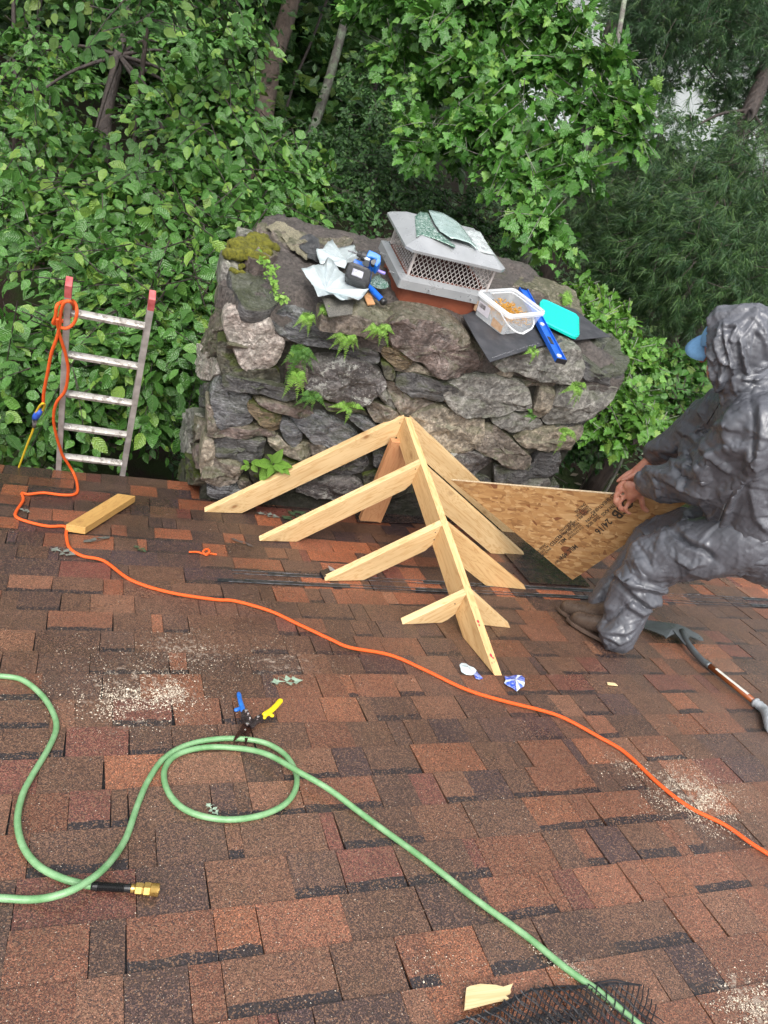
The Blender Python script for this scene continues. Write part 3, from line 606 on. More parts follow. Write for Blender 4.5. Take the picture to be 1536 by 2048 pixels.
def local_obj(name, pts, off, mat, parent, xdir, bevel=.0015, ydir=None):
    """polygon in space pushed along off, stored in a frame whose x runs along xdir so that the grain follows it"""
    x = nrm(xdir); y = nrm(off); y = nrm(y - x * (x @ y)); z = np.cross(x, y); R = np.array([x, y, z]); o0 = A(pts[0])
    mb = MB(); mb.prism([R @ (A(p) - o0) for p in pts], R @ A(off)); b = base_of(parent)
    me_b = MB(); me_b.v = mb.v; me_b.f = mb.f; me_b.c = mb.c
    o = obj(name, me_b, mat, None, bevel=bevel)
    if parent is not None: o.parent = parent
    M = Matrix([[x[0], y[0], z[0], o0[0] - b[0]], [x[1], y[1], z[1], o0[1] - b[1]], [x[2], y[2], z[2], o0[2] - b[2]], [0, 0, 0, 1]])
    o.matrix_basis = M; o['_R'] = [float(q) for q in R.ravel()]; return o
cri = empty('cricket_frame', RF(900, 1200), 'raw pine cricket framing with sloping ridge board and eight rafters between roof and chimney', 'roof framing')
ZV = A([0, 0, 1.0])
r0 = RF(989, 1351, .012); r1 = PL(809, 833, 1, 3.87); re = nrm(r1 - r0)
def on_ridge(v):                                                 # point of the ridge line seen at height v
    lo, hi = 0.0, 1.0
    for _ in range(40):
        m = (lo + hi) / 2
        if proj(r0 + (r1 - r0) * m)[1][0] > v: lo = m
        else: hi = m
    return r0 + (r1 - r0) * lo
def rline(T, e, depth):                                          # where the lower edge meets the roof
    dn = nrm(np.cross(np.cross(e, ZV), e)); dn = dn if dn[2] < 0 else -dn
    q = T + dn * depth; f = lambda p: (p @ NW) - .012
    k = -f(q) / (e @ NW); return q + e * k, dn
b0, dn = rline(r0, re, .140)
rb = local_obj('ridge_board', [r0, r1, r1 - ZV * .142, b0], A([.038, 0, 0]), M_PINE2, cri, re)
LT = [(409, 1024, 834), (519, 1082, 927), (650, 1162, 1050), (805, 1249, 1189)]
RT = [(1046, 1062, 838), (1050, 1111, 941), (1052, 1179, 1052), (1021, 1256, 1190)]
for side, rows in ((-1, LT), (1, RT)):
    for k, (u, v, vr) in enumerate(rows):
        T = RF(u, v, .012); Rg = on_ridge(vr if side < 0 else vr - 2) + A([.0385, 0, 0]) * (side > 0) - A([.0005, 0, 0]) * (side < 0)
        if side > 0 and k == 0: T = on_roof(2.87, 3.80 / SW[1], .012)
        e = nrm(Rg - T); B, dn = rline(T, e, .135); h = .135 / max(.3, math.sqrt(e[0] ** 2 + e[1] ** 2))
        Rb = Rg - ZV * h; tip = A([0, .038, 0])
        if h > .142: Rb = Rg - ZV * .142; q = T + dn * .135; kx = (Rg[0] - q[0]) / e[0]; Rc = q + e * (kx - .03); pts = [T, Rg, Rb, Rc, B]
        else: pts = [T, Rg, Rb, B]
        if (B - T) @ e > (Rb - T) @ e: pts = [T, Rg, Rg - ZV * ((Rg - T) @ NW) / NW[2]]
        local_obj('rafter', pts, tip, M_PINE if (k + (side > 0)) % 2 == 0 else M_PINE2 if k == 2 else M_PINE, cri, e)
pl_, pr_ = RF(719, 1042, .012), RF(766, 1043, .012); pl_ = A([pl_[0], 3.80, roofz(3.80) + .014]); pr_ = pl_ + A([.14, 0, 0]); top = PL(795, 885, 1, 3.80)[2]
local_obj('post', [pl_, pl_ * A([1, 1, 0]) + ZV * top, pr_ * A([1, 1, 0]) + ZV * top, pr_], A([0, .038, 0]), M_POST, cri, ZV)
# nail heads, saw marks and crayon
mb = MB()
for (u, v) in [(796, 850), (797, 864), (838, 930), (845, 921), (876, 1060), (858, 1062), (915, 1196)]:
    pass
def text_obj(name, s, size, o0, xd, yd, mat, parent, lift=.0012):
    cu = bpy.data.curves.new('t', 'FONT'); cu.body = s; cu.size = size; cu.fill_mode = 'FRONT'; cu.space_line = .95; cu.offset = size * .022 if 'ink' in mat.name else 0.0
    tmp = bpy.data.objects.new('t', cu); COL.objects.link(tmp); dg = bpy.context.evaluated_depsgraph_get()
    me = bpy.data.meshes.new_from_object(tmp.evaluated_get(dg)); bpy.data.objects.remove(tmp); x, y = nrm(xd), nrm(yd); n = np.cross(x, y)
    for vt in me.vertices: c = vt.co; q = A(o0) + x * c[0] + y * c[1] + n * lift; vt.co = q
    me.name = name; me.materials.clear(); return link(name, me, mat, parent)
M_INK = simple('black_ink', (.03, .022, .018), .6, (.06, .045, .03), 80)
M_INK2 = simple('faint_stamp', (.24, .13, .07), .6, (.3, .17, .09), 80)
M_RED = simple('red_crayon', (.55, .03, .06), .6, (.4, .02, .04), 60)
T1, R1 = RF(409, 1024, .012), on_ridge(834); e1 = nrm(R1 - T1); n1 = A([0, -1, 0]); up1 = nrm(np.cross(e1, A([0, 1.0, 0]))); up1 = up1 if up1[2] > 0 else -up1
def on_r1(u, v): return PL(u, v, 1, T1[1] - .001)
def onraf(i, a, b):                                              # a along the rafter, b below its top edge
    T = RF(LT[i][0], LT[i][1], .012); Rg = on_ridge(LT[i][2]); e = nrm(Rg - T); _, dn = rline(T, e, .1); L = np.linalg.norm(Rg - T); return T + e * L * a + dn * b, e, dn
q, e, dn = onraf(0, .835, .085); text_obj('grade_stamp', 'S-GRN\n  2 HT\nSTAND', .016, q + dn * .02, -dn, e, M_INK2, cri)
q, e, dn = onraf(0, .60, .07); text_obj('pencil_mark', '37', .035, q, -dn * .9 + e * .2, e, M_INK2, cri)
mb = MB()
for (u, v, r) in [(956, 1243, .005), (958, 1250, .004), (982, 1311, .006), (986, 1316, .004), (984, 1326, .0025), (988, 1324, .002)]:
    c = PLN(u, v, r0 + nrm(np.cross(A([1, 0, 0]), re)) * .0012, nrm(np.cross(A([1, 0, 0]), re))); c = c + nrm(np.cross(A([1, 0, 0]), re)) * .0014
    mb.add([c + (A([1, 0, 0]) * math.cos(a) * r + re * math.sin(a) * r * 1.6) * random.uniform(.6, 1.2) for a in np.linspace(0, 5.8, 9)], [tuple(range(9))])
obj('crayon_mark', mb, M_RED, cri)
mb = MB()
for i, (a, b) in [(0, (.97, .025)), (0, (.965, .085)), (1, (.96, .02)), (1, (.95, .1)), (2, (.93, .03)), (2, (.9, .08)), (3, (.8, .03))]:
    q, e, dn = onraf(i, a, b); mb.lathe(q + A([0, .002, 0]), (0, -1, 0), [(0, .0035), (.004, .0035)], 8)
obj('nail_head', mb, simple('nail', (.12, .11, .11), .4, metal=.7), cri, kind='stuff')

blk = RF(200, 1040); o = local_obj('lumber_offcut', [RF(132, 1049, .052), RF(236, 987, .052), RF(271, 992, .052), RF(171, 1055, .052)], -NW * .036, wood_mat('wet_golden_pine', (.52, .31, .10), (.40, .21, .06), 1.4), None, RF(236, 987, .05) - RF(132, 1049, .05))
tag(o, 'short golden pine board offcut lying on the shingles beside the orange rope', 'wood offcut')

# ================================================================ OSB PANEL
t = NT('oriented_strand_board'); v = t.map(); cols = None
base = (.44, .27, .115)
for k, (rot, sc, colr) in enumerate([(.3, (9, 60, 30), 14), (-.5, (12, 80, 30), 11), (1.2, (14, 70, 30), 9), (-.15, (7, 50, 30), 7)]):
    vv = t.map(tuple(q * 2.1 for q in sc), rot=(0, 0, rot)); d = t.n('TexNoise'); t.l(v, d.inputs['Vector']); d.inputs['Scale'].default_value = 5; mx = t.n('VectorMath'); mx.operation = 'ADD'
    sc_ = t.n('VectorMath'); sc_.operation = 'SCALE'; t.l(d.outputs['Color'], sc_.inputs[0]); sc_.inputs['Scale'].default_value = 1.8; t.l(vv, mx.inputs[0]); t.l(sc_.outputs[0], mx.inputs[1])
    cell = t.n_sep(t.vor(mx.outputs[0], 1.0, out='Color')); g_ = t.ramp(cell, [(0, (.24, .115, .045)), (.25, (.36, .19, .075)), (.6, (.43, .245, .10)), (.9, (.54, .35, .17)), (.985, (.20, .08, .03))])
    cols = g_ if cols is None else t.mix(t.ramp(t.n_sep(t.vor(t.map((13, 60, 13), rot=(0, 0, rot + .4)), 1.0 + k * .23, out='Color')), [(.45, 0.0), (.52, .85)]), cols, g_)
dk = t.n_sep(t.vor(t.map((30, 55, 30), rot=(0, 0, .5)), .8, out='Color')); cols = t.mix(t.ramp(dk, [(.978, 0.0), (.985, .85)]), cols, (.14, .04, .018))
M_OSB = t.out(cols, .5, t.bump(cols, .25, .003))
M_OSBE = simple('osb_sawn_edge', (.62, .50, .34), .8, (.45, .33, .2), 90, .5, 200, .003)
oA, oB, oC = W(903, 961, 4.42), W(1378, 1002, 3.74), W(1145, 1160, 4.36); xN = nrm(oB - oA); nO = nrm(np.cross(oB - oA, oC - oA)); nO = nO if nO @ (CAM - oA) > 0 else -nO
osb = empty('plywood_panel', oC, 'triangular strand board panel with stamped lettering held up beside the cricket', 'wood panel')
o = local_obj('panel_board', [oA, oB, oC], -nO * .012, M_OSB, osb, xN, bevel=0)
mb = MB(); w_ = nrm(np.cross(xN, nO)); w_ = w_ if w_[2] > 0 else -w_
mb.prism([oA + w_ * .0005, oB + w_ * .0005, oB + w_ * .0005 - nO * .012, oA + w_ * .0005 - nO * .012], w_ * .003); obj('sawn_edge', mb, M_OSBE, osb)
def onO(u, v): return PLN(u, v, oA, nO)
def stamp(s, size, u, v, u2, v2, flip=1):
    a, b = onO(u, v), onO(u2, v2); xd = nrm(b - a); yd = np.cross(nO, xd) * flip; text_obj('stamped_text', s, size, a + nO * .0008, xd, yd, M_INK, osb, .0003)
for s_, z_, u, v, u2, v2 in [('RATED SHEATHING', .026, 1241, 975, 1180, 1026), ('STRENGTH AXIS', .026, 1251, 985, 1200, 1030), ('OSB', .075, 1253, 993, 1220, 1030), ('THIS SIDE\nDOWN', .024, 1197, 1030, 1166, 1056),
    ('EXPOSURE 1\nSIZED FOR\nSPACING', .020, 1180, 1015, 1156, 1036), ('24/16', .05, 1215, 1036, 1190, 1060), ('PS 2 SHEATHING\nSPAN RATED', .018, 1147, 1045, 1126, 1064), ('7/16 CATEGORY\nSQUARE EDGE\nPANEL SPACING\n1/8 INCH', .017, 1165, 1052, 1140, 1072),
    ('MILL\nTESTED', .03, 1128, 1074, 1112, 1090), ('MILL 451', .036, 1150, 1088, 1130, 1104), ('SPACE 1/8 IN\nALL EDGES\nUNLESS NOTED', .018, 1100, 1094, 1083, 1110), ('STORE DRY', .018, 1130, 1108, 1112, 1122)]:
    stamp(s_, z_ * 1.05, u, v, u2, v2)

# ================================================================ LADDER AND ROPES
LD = RW @ nrm([-713, 1056, FOC]); La, Lb = PL(113, 945, 1, 4.23), PL(247, 960, 1, 4.23); LX = nrm(Lb - La); LN = nrm(np.cross(LD, LX)); LN = LN if LN[1] < 0 else -LN
M_ALU = simple('paint_spotted_aluminium', (.46, .43, .41), .5, (.27, .25, .235), 14, .3, 90, .002, metal=.15)
t = NT('worn_rung'); v = t.map(); c = t.mix(t.ramp(t.noise(v, 35, 4, .7), [(.5, 0.0), (.6, .8)]), (.36, .34, .31), (.12, .10, .085))
c = t.mix(t.ramp(t.noise(v, 60, 3), [(.62, 0.0), (.66, .8)]), c, (.62, .6, .57)); M_RUNG = t.out(c, .45, t.bump(t.noise(v, 50, 3), .3, .003), Metallic=.25)
M_CAP = simple('red_rail_cap', (.50, .12, .12), .55, (.32, .06, .06), 30, .2)
lad = empty('ladder', PL(180, 950, 1, 4.3) * A([1, 1, 0]) + A([0, .7, GROUND_Z]), 'paint spotted aluminium ladder with red rail caps rising above the eave', 'ladder')
down = (La[2] - GROUND_Z + .2) / -LD[2]
for q, tv in ((La, 562), (Lb, 592)):
    k = 0
    while proj(q - LD * k)[1][0] > tv: k += .01
    a_, b_ = q + LD * down, q - LD * (k - .065); mb = MB()
    mb.box((a_ + b_) / 2, [LD, LX, LN], (np.linalg.norm(a_ - b_), .006, .062)); s_ = 1 if q is La else -1
    for e_ in (-1, 1): mb.box((a_ + b_) / 2 + LX * s_ * .0125 + LN * e_ * .029, [LD, LX, LN], (np.linalg.norm(a_ - b_), .025, .005))
    obj('side_rail', mb, M_ALU, lad, bevel=.001)
    mb = MB(); t_ = q - LD * k; mb.box(t_ + LD * .035 + LX * s_ * .011, [LD, LX, LN], (.072, .030, .064)); obj('rail_cap', mb, M_CAP, lad, bevel=.004)
for v_ in (622, 707, 785, 851, 911, 964, 1010, 1050, 1090, 1120, 1150):
    k = 0
    lo, hi = -3.0, 1.8
    for _ in range(40):
        m = (lo + hi) / 2
        if proj(La - LD * m)[1][0] > v_: lo = m
        else: hi = m
    p_, q_ = La - LD * lo, Lb - LD * lo; mb = MB(); n = 12; prof = []
    for a in range(n):
        th_ = 2 * math.pi * a / n; yy = math.cos(th_) * .019; zz = math.sin(th_) * .016
        prof.append((max(-.019, min(.019, yy * 1.15)), max(zz, -.016)))
    ringwall(mb, [[p_ + LX * .006 + LN * a - LD * b for a, b in prof], [q_ - LX * .006 + LN * a - LD * b for a, b in prof]], capb=True, capt=True); obj('rung', mb, M_RUNG, lad)
def LP(u, v, off=.0): return PLN(u, v, La + LN * off, LN)
def Z1(pts): return [(x / 3.414, 520 + y / 3.414) for x, y in pts]
def rope_mat(name, c1, c2, rough=.55, sc=160):
    t = NT(name); v = t.map(rot=(.5, .6, .4)); w = t.n('TexWave'); t.l(v, w.inputs['Vector']); w.inputs['Scale'].default_value = sc; w.inputs['Distortion'].default_value = 1.5
    return t.out(t.mix(w.outputs['Fac'], c2, c1), rough, t.bump(w.outputs['Fac'], .5, .002))
M_OR = rope_mat('orange_rope', (.85, .13, .015), (.60, .07, .01)); M_YE = rope_mat('yellow_rope', (.75, .52, .02), (.5, .33, .01))
hang = [LP(u, v, .048) for u, v in Z1([(400,480),(425,570),(452,660),(465,760),(445,890),(385,975),(365,1080),(385,1200),(425,1330)])]
onr = [RF(u, v, .018) for u, v in Z1([(505,1460),(530,1550),(515,1597),(430,1605),(300,1590),(190,1600),(150,1592),(158,1640),(112,1715),(112,1755),(200,1790),(330,1818),(445,1820),(452,1880),(475,1965),(560,2020)])]
onr += [RF(u, v, .018) for u, v in [(208,1122),(262,1160),(340,1185),(430,1199),(470,1202),(540,1222),(600,1250),(660,1278),(700,1295),(780,1310),(850,1340),(930,1378),(1000,1400),(1080,1420),(1130,1437),(1200,1475),(1250,1505),(1320,1570),(1380,1615),(1450,1650),(1500,1685),(1570,1730),(1650,1790),(1760,1840),(1900,1850),(2050,1800)]]
loop = [LP(u, v, o_) for (u, v), o_ in zip(Z1([(295,985),(300,900),(325,770),(350,640),(385,540),(405,460),(415,360),(440,290),(480,285),(505,320),(490,370),(440,410),(365,435),(380,380),(390,310),(430,285)]), [.05,.05,.05,.05,.05,.05,.05,.055,.05,.0,-.01,.02,.05,.055,.05,-.0])]
loop2 = [LP(u, v, o_) for (u, v), o_ in zip(Z1([(470,275),(510,290),(525,360),(505,430),(460,465),(420,462),(398,440),(392,400),(400,480)]), [-.03,.0,.04,.05,.055,.05,.05,.06,.055])]
rp = empty('orange_rope', RF(900, 1365), 'long orange rope looped round the ladder rail and trailing across the shingles', 'rope')
def sag(P, n): return catmull(P, n)
mb = MB(); mb.tube(sag(loop + loop2[:-1] + hang[:], 6) + sag([hang[-1]] + onr, 7)[1:], .0078, 8); obj('rope_line', mb, M_OR, rp, smooth=True)
yp = empty('yellow_rope', LP(*Z1([(230, 1140)])[0]), 'yellow pull rope tied with blue tape to the orange rope left of the ladder', 'rope')
Y1 = [LP(u, v, o_) for (u, v), o_ in zip(Z1([(232,1120),(240,1060),(262,1010),(290,980),(305,990),(290,1030),(265,1060)]), [.05]*3 + [.06,.05,.04,.04])]
Y2 = [LP(u, v, .05) for u, v in Z1([(232,1130),(222,1170),(190,1250),(155,1345),(125,1430),(112,1500),(100,1600)])]
mb = MB(); mb.tube(sag(Y1, 6), .006, 7); mb.tube(sag(Y2, 6), .0055, 7); obj('rope_line', mb, M_YE, yp, smooth=True)
mb = MB(); a_, b_ = LP(*Z1([(275, 1025)])[0], .045), LP(*Z1([(235, 1085)])[0], .05); mb.tube([a_, a_ + (b_ - a_) * .3, a_ + (b_ - a_) * .7, b_], [.013, .018, .019, .014], 8); obj('blue_tape', mb, simple('blue_tape', (.03, .1, .5), .35, (.02, .06, .3), 50, .5), yp, smooth=True)
mb = MB(); a_, b_ = LP(*Z1([(240, 1075)])[0], .05), LP(*Z1([(232, 1140)])[0], .05); mb.tube([a_, a_ + (b_ - a_) * .5, b_], [.013, .012, .009], 8); obj('clip', mb, simple('black_clip', (.02, .02, .022), .35, (.3, .3, .3), 40), yp, smooth=True)

# ================================================================ THINGS LYING ON THE SHINGLES
M_HOSE = simple('green_hose', (.12, .27, .11), .4, (.20, .36, .18), 22, .3, 90, .002)
hp = [(186,1772),(165,1768),(120,1755),(75,1730),(45,1690),(35,1640),(45,1590),(65,1550),(95,1500),(112,1460),(108,1430),(85,1392),(45,1360),(0,1352),(-50,1352),(-130,1390),(-230,1520),(-240,1680),(-130,1780),(-60,1794),(0,1796),(60,1799),(110,1792),(160,1772),(210,1735),(250,1680),(275,1610),(297,1560),(330,1515),(380,1488),(450,1477),(520,1483),(565,1505),(590,1540),(592,1575),(570,1608),(520,1631),(450,1639),(380,1624),(340,1590),(328,1545),(350,1512),(400,1496),(460,1495),(530,1507),(600,1545),(660,1580),(740,1640),(850,1720),(950,1798),(1050,1870),(1130,1935),(1200,1985),(1260,2035),(1330,2095),(1420,2190),(1500,2330)]
lift = {23: .028, 22: .022, 24: .020, 44: .022, 45: .03, 46: .02, 27: 0, 30: .0}
hose = empty('air_hose', RF(450, 1600), 'pale green air hose looped over the near shingles with brass coupling', 'hose')
mb = MB(); mb.tube(catmull([RF(u, v, .0185 + lift.get(k, 0)) for k, (u, v) in enumerate(hp)], 8), .0092, 10); obj('hose_line', mb, M_HOSE, hose, smooth=True)
c0, c1 = RF(186, 1772, .0185), RF(318, 1780, .026); ca = nrm(c1 - c0); cl = np.linalg.norm(c1 - c0)
mb = MB(); mb.lathe(c0, ca, [(-.004, .0095), (0, .0105)] + [q for k in range(16) for q in ((.012 + k * .0042, .0118), (.0135 + k * .0042, .0098))] + [(cl * .57, .011)], 14); obj('bend_restrictor', mb, simple('black_rubber', (.012, .012, .013), .3), hose, smooth=False)
M_BR = simple('brass', (.58, .38, .12), .3, (.50, .32, .09), 60, metal=.85)
mb = MB(); mb.lathe(c0, ca, [(cl * .56, .008), (cl * .58, .0105), (cl * .62, .0105), (cl * .62, .0075), (cl * .64, .0075)], 14); mb.lathe(c0, ca, [(cl * .635, .0125), (cl * .65, .0148), (cl * .74, .0148), (cl * .77, .0125)], 6)
mb.lathe(c0, ca, [(cl * .77, .0155), (cl * .78, .0165), (cl * .87, .0165), (cl * .88, .0150)], 6); mb.lathe(c0, ca, [(cl * .88, .0155)] + [q for k in range(6) for q in ((cl * (.885 + k * .019), .0158), (cl * (.894 + k * .019), .0150))] + [(cl, .0155), (cl, .009), (cl * .93, .008)], 20)
obj('brass_coupling', mb, M_BR, hose, bevel=0)

def rprism(name, pts, z, th, mat, parent=None, smooth=False, bevel=0):
    mb = MB(); mb.prism([RF(u, v, z) for u, v in pts], -NW * th); return obj(name, mb, mat, parent, bevel=bevel)
Z5 = lambda p: [(440 + x / 9.6, 1360 + y / 9.6) for x, y in p]
sn = empty('tin_snips', RF(492, 1430), 'open tin snips with one blue and one yellow grip near the green hose', 'tin snips')
M_RUST = simple('browned_steel', (.075, .032, .022), .3, (.035, .018, .014), 40, .2, metal=.6); M_STEEL = simple('dark_steel', (.06, .045, .045), .25, (.14, .11, .11), 60, .2, metal=.8)
rprism('blade', Z5([(440,830),(530,880),(520,960),(400,1050),(280,1150),(262,1140),(300,1050),(380,950)]), .034, .006, M_RUST, sn, bevel=.0008)
rprism('blade', Z5([(470,880),(560,870),(620,930),(560,1010),(545,1100),(500,1220),(480,1215),(475,1000)]), .027, .006, M_RUST, sn, bevel=.0008)
rprism('pivot_plate', Z5([(410,620),(440,560),(530,570),(570,650),(640,760),(600,840),(520,880),(460,800),(400,700)]), .042, .008, M_STEEL, sn, bevel=.001)
rprism('pivot_plate', Z5([(540,820),(620,760),(700,690),(790,640),(840,760),(740,800),(660,890),(600,900)]), .040, .008, M_STEEL, sn, bevel=.001)
mb = MB()
for x, y, r in [(500, 590, .006), (540, 650, .004), (575, 738, .0035), (525, 845, .006), (730, 712, .005), (480, 965, .002)]: u, v = Z5([(x, y)])[0]; mb.lathe(RF(u, v, .042), NW, [(0, r), (.004, r), (.005, r * .7)], 10)
obj('bolt', mb, simple('bright_bolt', (.6, .56, .54), .25, metal=.9), sn, kind='stuff')
mb = MB(); mb.tube(catmull([RF(*Z5([q])[0], .036) for q in [(440,620),(425,520),(395,420),(372,320),(360,240)]], 5), [.006, .0085, .010, .0105, .0105, .010, .010, .010, .0098, .0095, .0095, .0094, .0092, .009, .009, .0092, .0094, .0096, .009, .0075, .005], 10, flat=.7)
mb.tube([RF(*Z5([q])[0], .034) for q in [(400,530),(350,560),(300,575),(270,572)]], [.007, .0075, .008, .004], 9, flat=.7); obj('blue_grip', mb, simple('blue_grip', (.02, .16, .55), .35, (.015, .11, .42), 30, .2), sn, smooth=True)
mb = MB(); mb.tube(catmull([RF(*Z5([q])[0], .036) for q in [(830,680),(900,640),(1000,570),(1090,480),(1150,410),(1190,380)]], 4), [.007, .009, .0105, .011, .011, .0108, .0105, .0103, .010, .010, .010, .010, .010, .0102, .0104, .0105, .0102, .0098, .009, .0075, .005], 10, flat=.7)
mb.tube([RF(*Z5([q])[0], .034) for q in [(920,620),(960,650),(1010,690),(1030,700)]], [.007, .0078, .008, .004], 9, flat=.7); mb.tube([RF(*Z5([q])[0], .034) for q in [(880,660),(860,710),(845,745)]], [.007, .0065, .003], 9, flat=.7); obj('yellow_grip', mb, simple('yellow_grip', (.80, .62, .01), .4, (.7, .5, .01), 30, .15), sn, smooth=True)

Z6 = lambda p: [(1100 + x / 3.523, 1180 + y / 3.523) for x, y in p]
sh = empty('roofing_shovel', RF(1400, 1320), 'shingle stripping shovel with grey steel head and orange brown wooden handle behind the boots', 'shovel')
M_SHV = simple('worn_grey_steel', (.13, .145, .155), .35, (.085, .09, .095), 9, .25, 60, .003, metal=.55)
mb = MB(); top = [(600,225),(690,212),(800,225),(900,240),(960,262),(1010,292),(1045,310),(1075,335),(1082,356),(1050,352),(1015,330),(990,318),(975,345),(985,372),(950,385),(925,310),(895,300),(850,318),(818,340),(800,318),(740,290),(660,262),(605,245)]
P = []; n = len(top)
for k, (x, y) in enumerate(Z6(top)): P.append(RF(x, y, .035 + .02 * math.sin(min(1, max(0, (top[k][0] - 600) / 480)) * 3)))
cen = RF(*Z6([(860, 275)])[0], .062); mb.add(P + [cen] + [p - NW * .005 for p in P] + [cen - NW * .005], [(k, (k + 1) % n, n) for k in range(n)] + [(n + 1 + (k + 1) % n, n + 1 + k, 2 * n + 1) for k in range(n)] + [(k, n + 1 + k, n + 1 + (k + 1) % n, (k + 1) % n) for k in range(n)])
obj('fork_head', mb, M_SHV, sh)
mb = MB(); mb.tube(catmull([RF(*Z6([q])[0], z) for q, z in [((930,290), .055), ((960,360), .05), ((1010,430), .04), ((1070,495), .033), ((1125,535), .032)]], 5), [.017] * 6 + [.0175] * 15, 12); obj('socket', mb, M_SHV, sh, smooth=True)
hA, hB = RF(*Z6([(1122, 533)])[0], .032), RF(*Z6([(1450, 795)])[0], .030); hC = RF(*Z6([(1640, 1010)])[0], .030)
t = NT('varnished_ash'); v = t.map(); M_ASH = t.out(t.mix(t.noise(v, 30, 4, .7), (.30, .085, .02), (.17, .04, .012)), .3, None)
mb = MB(); mb.tube([hA, (hA + hB) / 2, hB], .0145, 14); obj('wooden_handle', mb, M_ASH, sh, smooth=True)
mb = MB(); hx = nrm(hB - hA); side = nrm(np.cross(NW, hx)); P = []
for k in range(6):
    for j, a in enumerate(np.linspace(-.75, .55, 7)): P.append(hA + hx * (.045 + k * .042) + (NW * math.cos(a) + side * math.sin(a)) * .0151)
mb.add(P, [(k * 7 + j, k * 7 + j + 1, (k + 1) * 7 + j + 1, (k + 1) * 7 + j) for k in range(5) for j in range(6)]); obj('paper_label', mb, simple('worn_label', (.62, .60, .56), .5, (.5, .48, .42), 60, .3), sh, smooth=True)
mb = MB(); P = catmull([hB - hx * .01, hB + hx * .05, RF(*Z6([(1536, 900)])[0], .04), RF(*Z6([(1560, 985)])[0], .03), hC], 6); mb.tube(P, [.019 + .006 * math.sin(k * 1.7) ** 2 for k in range(len(P))], 12); obj('taped_grip', mb, simple('grey_duct_tape', (.42, .44, .46), .32, (.30, .32, .34), 22, .6, 70, .006), sh, smooth=True)

def leafpoly(shape, c, ax, ay, L, Wd, droop=.0, curl=.15):
    V = []
    for x, y in shape: V.append(A(c) + ax * x * L + ay * y * Wd + NW * (.004 + curl * L * (abs(y) ** 2) * .6 + droop * x * x))
    return V
OAK = [(0,0),(.08,.05),(.16,.30),(.25,.12),(.34,.48),(.46,.16),(.55,.50),(.66,.18),(.74,.36),(.86,.14),(1,0)]
OAK = OAK + [(x, -y * .9) for x, y in OAK[-2:0:-1]]
def fallen_leaf(u, v, u2, v2, wd, col, label, name='fallen_leaf', shape=OAK, rough=.35, group=None):
    a, b = RF(u, v, .014), RF(u2, v2, .014); ax = nrm(b - a); ay = np.cross(NW, ax); L = np.linalg.norm(b - a)
    V = leafpoly(shape, a, ax, ay, L, L * wd); n = len(V); mids = [a + ax * L * q + NW * .002 for q in (.25, .5, .75)]
    V2 = [v_ - NW * .0012 for v_ in V]; mb = MB(); m = len(shape)
    c_ = len(V); allv = V + mids; F = []
    for k in range(n):
        x = (shape[k][0] + shape[(k + 1) % n][0]) / 2; mi = c_ + min(2, max(0, int(round((x - .25) / .25)))); F.append((k, (k + 1) % n, mi))
    F += [(c_, c_ + 1, [k for k in range(n) if abs(shape[k][0] - .34) < .1 and shape[k][1] > 0][0])]
    mb.add(allv, F); o = obj(name, mb, col, smooth=False); return tag(o, label, 'leaf', group)
def leafm(name, c1, c2): return simple(name, c1, .38, c2, 60, .4, 120, .002)
M_LF1, M_LF2, M_LF3 = leafm('pale_underside', (.30, .40, .30), (.22, .30, .22)), leafm('grey_green_leaf', (.20, .22, .19), (.12, .13, .11)), leafm('dull_green_leaf', (.06, .10, .05), (.04, .06, .03))
fallen_leaf(540, 1366, 606, 1362, .55, M_LF1, 'pale green lobed leaf underside up, above the yellow snips grip')
fallen_leaf(100, 1098, 152, 1112, .75, M_LF2, 'grey lobed oak leaf on the roof just left of the orange rope')
fallen_leaf(412, 1608, 436, 1632, .6, M_LF1, 'small torn pale leaf inside the loop of the green hose')
fallen_leaf(38, 1018, 60, 1026, .6, M_LF2, 'small grey oak leaf near the left edge inside the rope bend')
fallen_leaf(512, 1026, 560, 1036, .6, M_LF2, 'grey green leaf below the topmost left rafter')
fallen_leaf(566, 1040, 612, 1024, .6, M_LF3, 'dark green leaf below the topmost left rafter, right of a paler leaf')
fallen_leaf(268, 1092, 292, 1106, .6, M_LF3, 'dark green crumpled leaf right of the bark strip')
BARK = [(0,.0),(.1,.4),(.3,.35),(.5,.5),(.8,.4),(1,.2),(.9,-.2),(.7,-.15),(.5,-.4),(.2,-.3)]
fallen_leaf(166, 1086, 222, 1076, .28, simple('grey_bark', (.10, .10, .085), .6, (.06, .06, .05), 50, .5), 'grey strip of bark under the golden lumber offcut', 'bark_strip', BARK)
o = fallen_leaf(460, 1078, 508, 1096, .22, simple('brown_bark', (.05, .035, .03), .6, (.08, .06, .05), 50, .5), 'dark brown bark sliver left of the second left rafter tail', 'bark_strip', BARK); 
for o_ in COL.objects:
    if o_.name.startswith('bark_strip'): o_['category'] = 'bark'
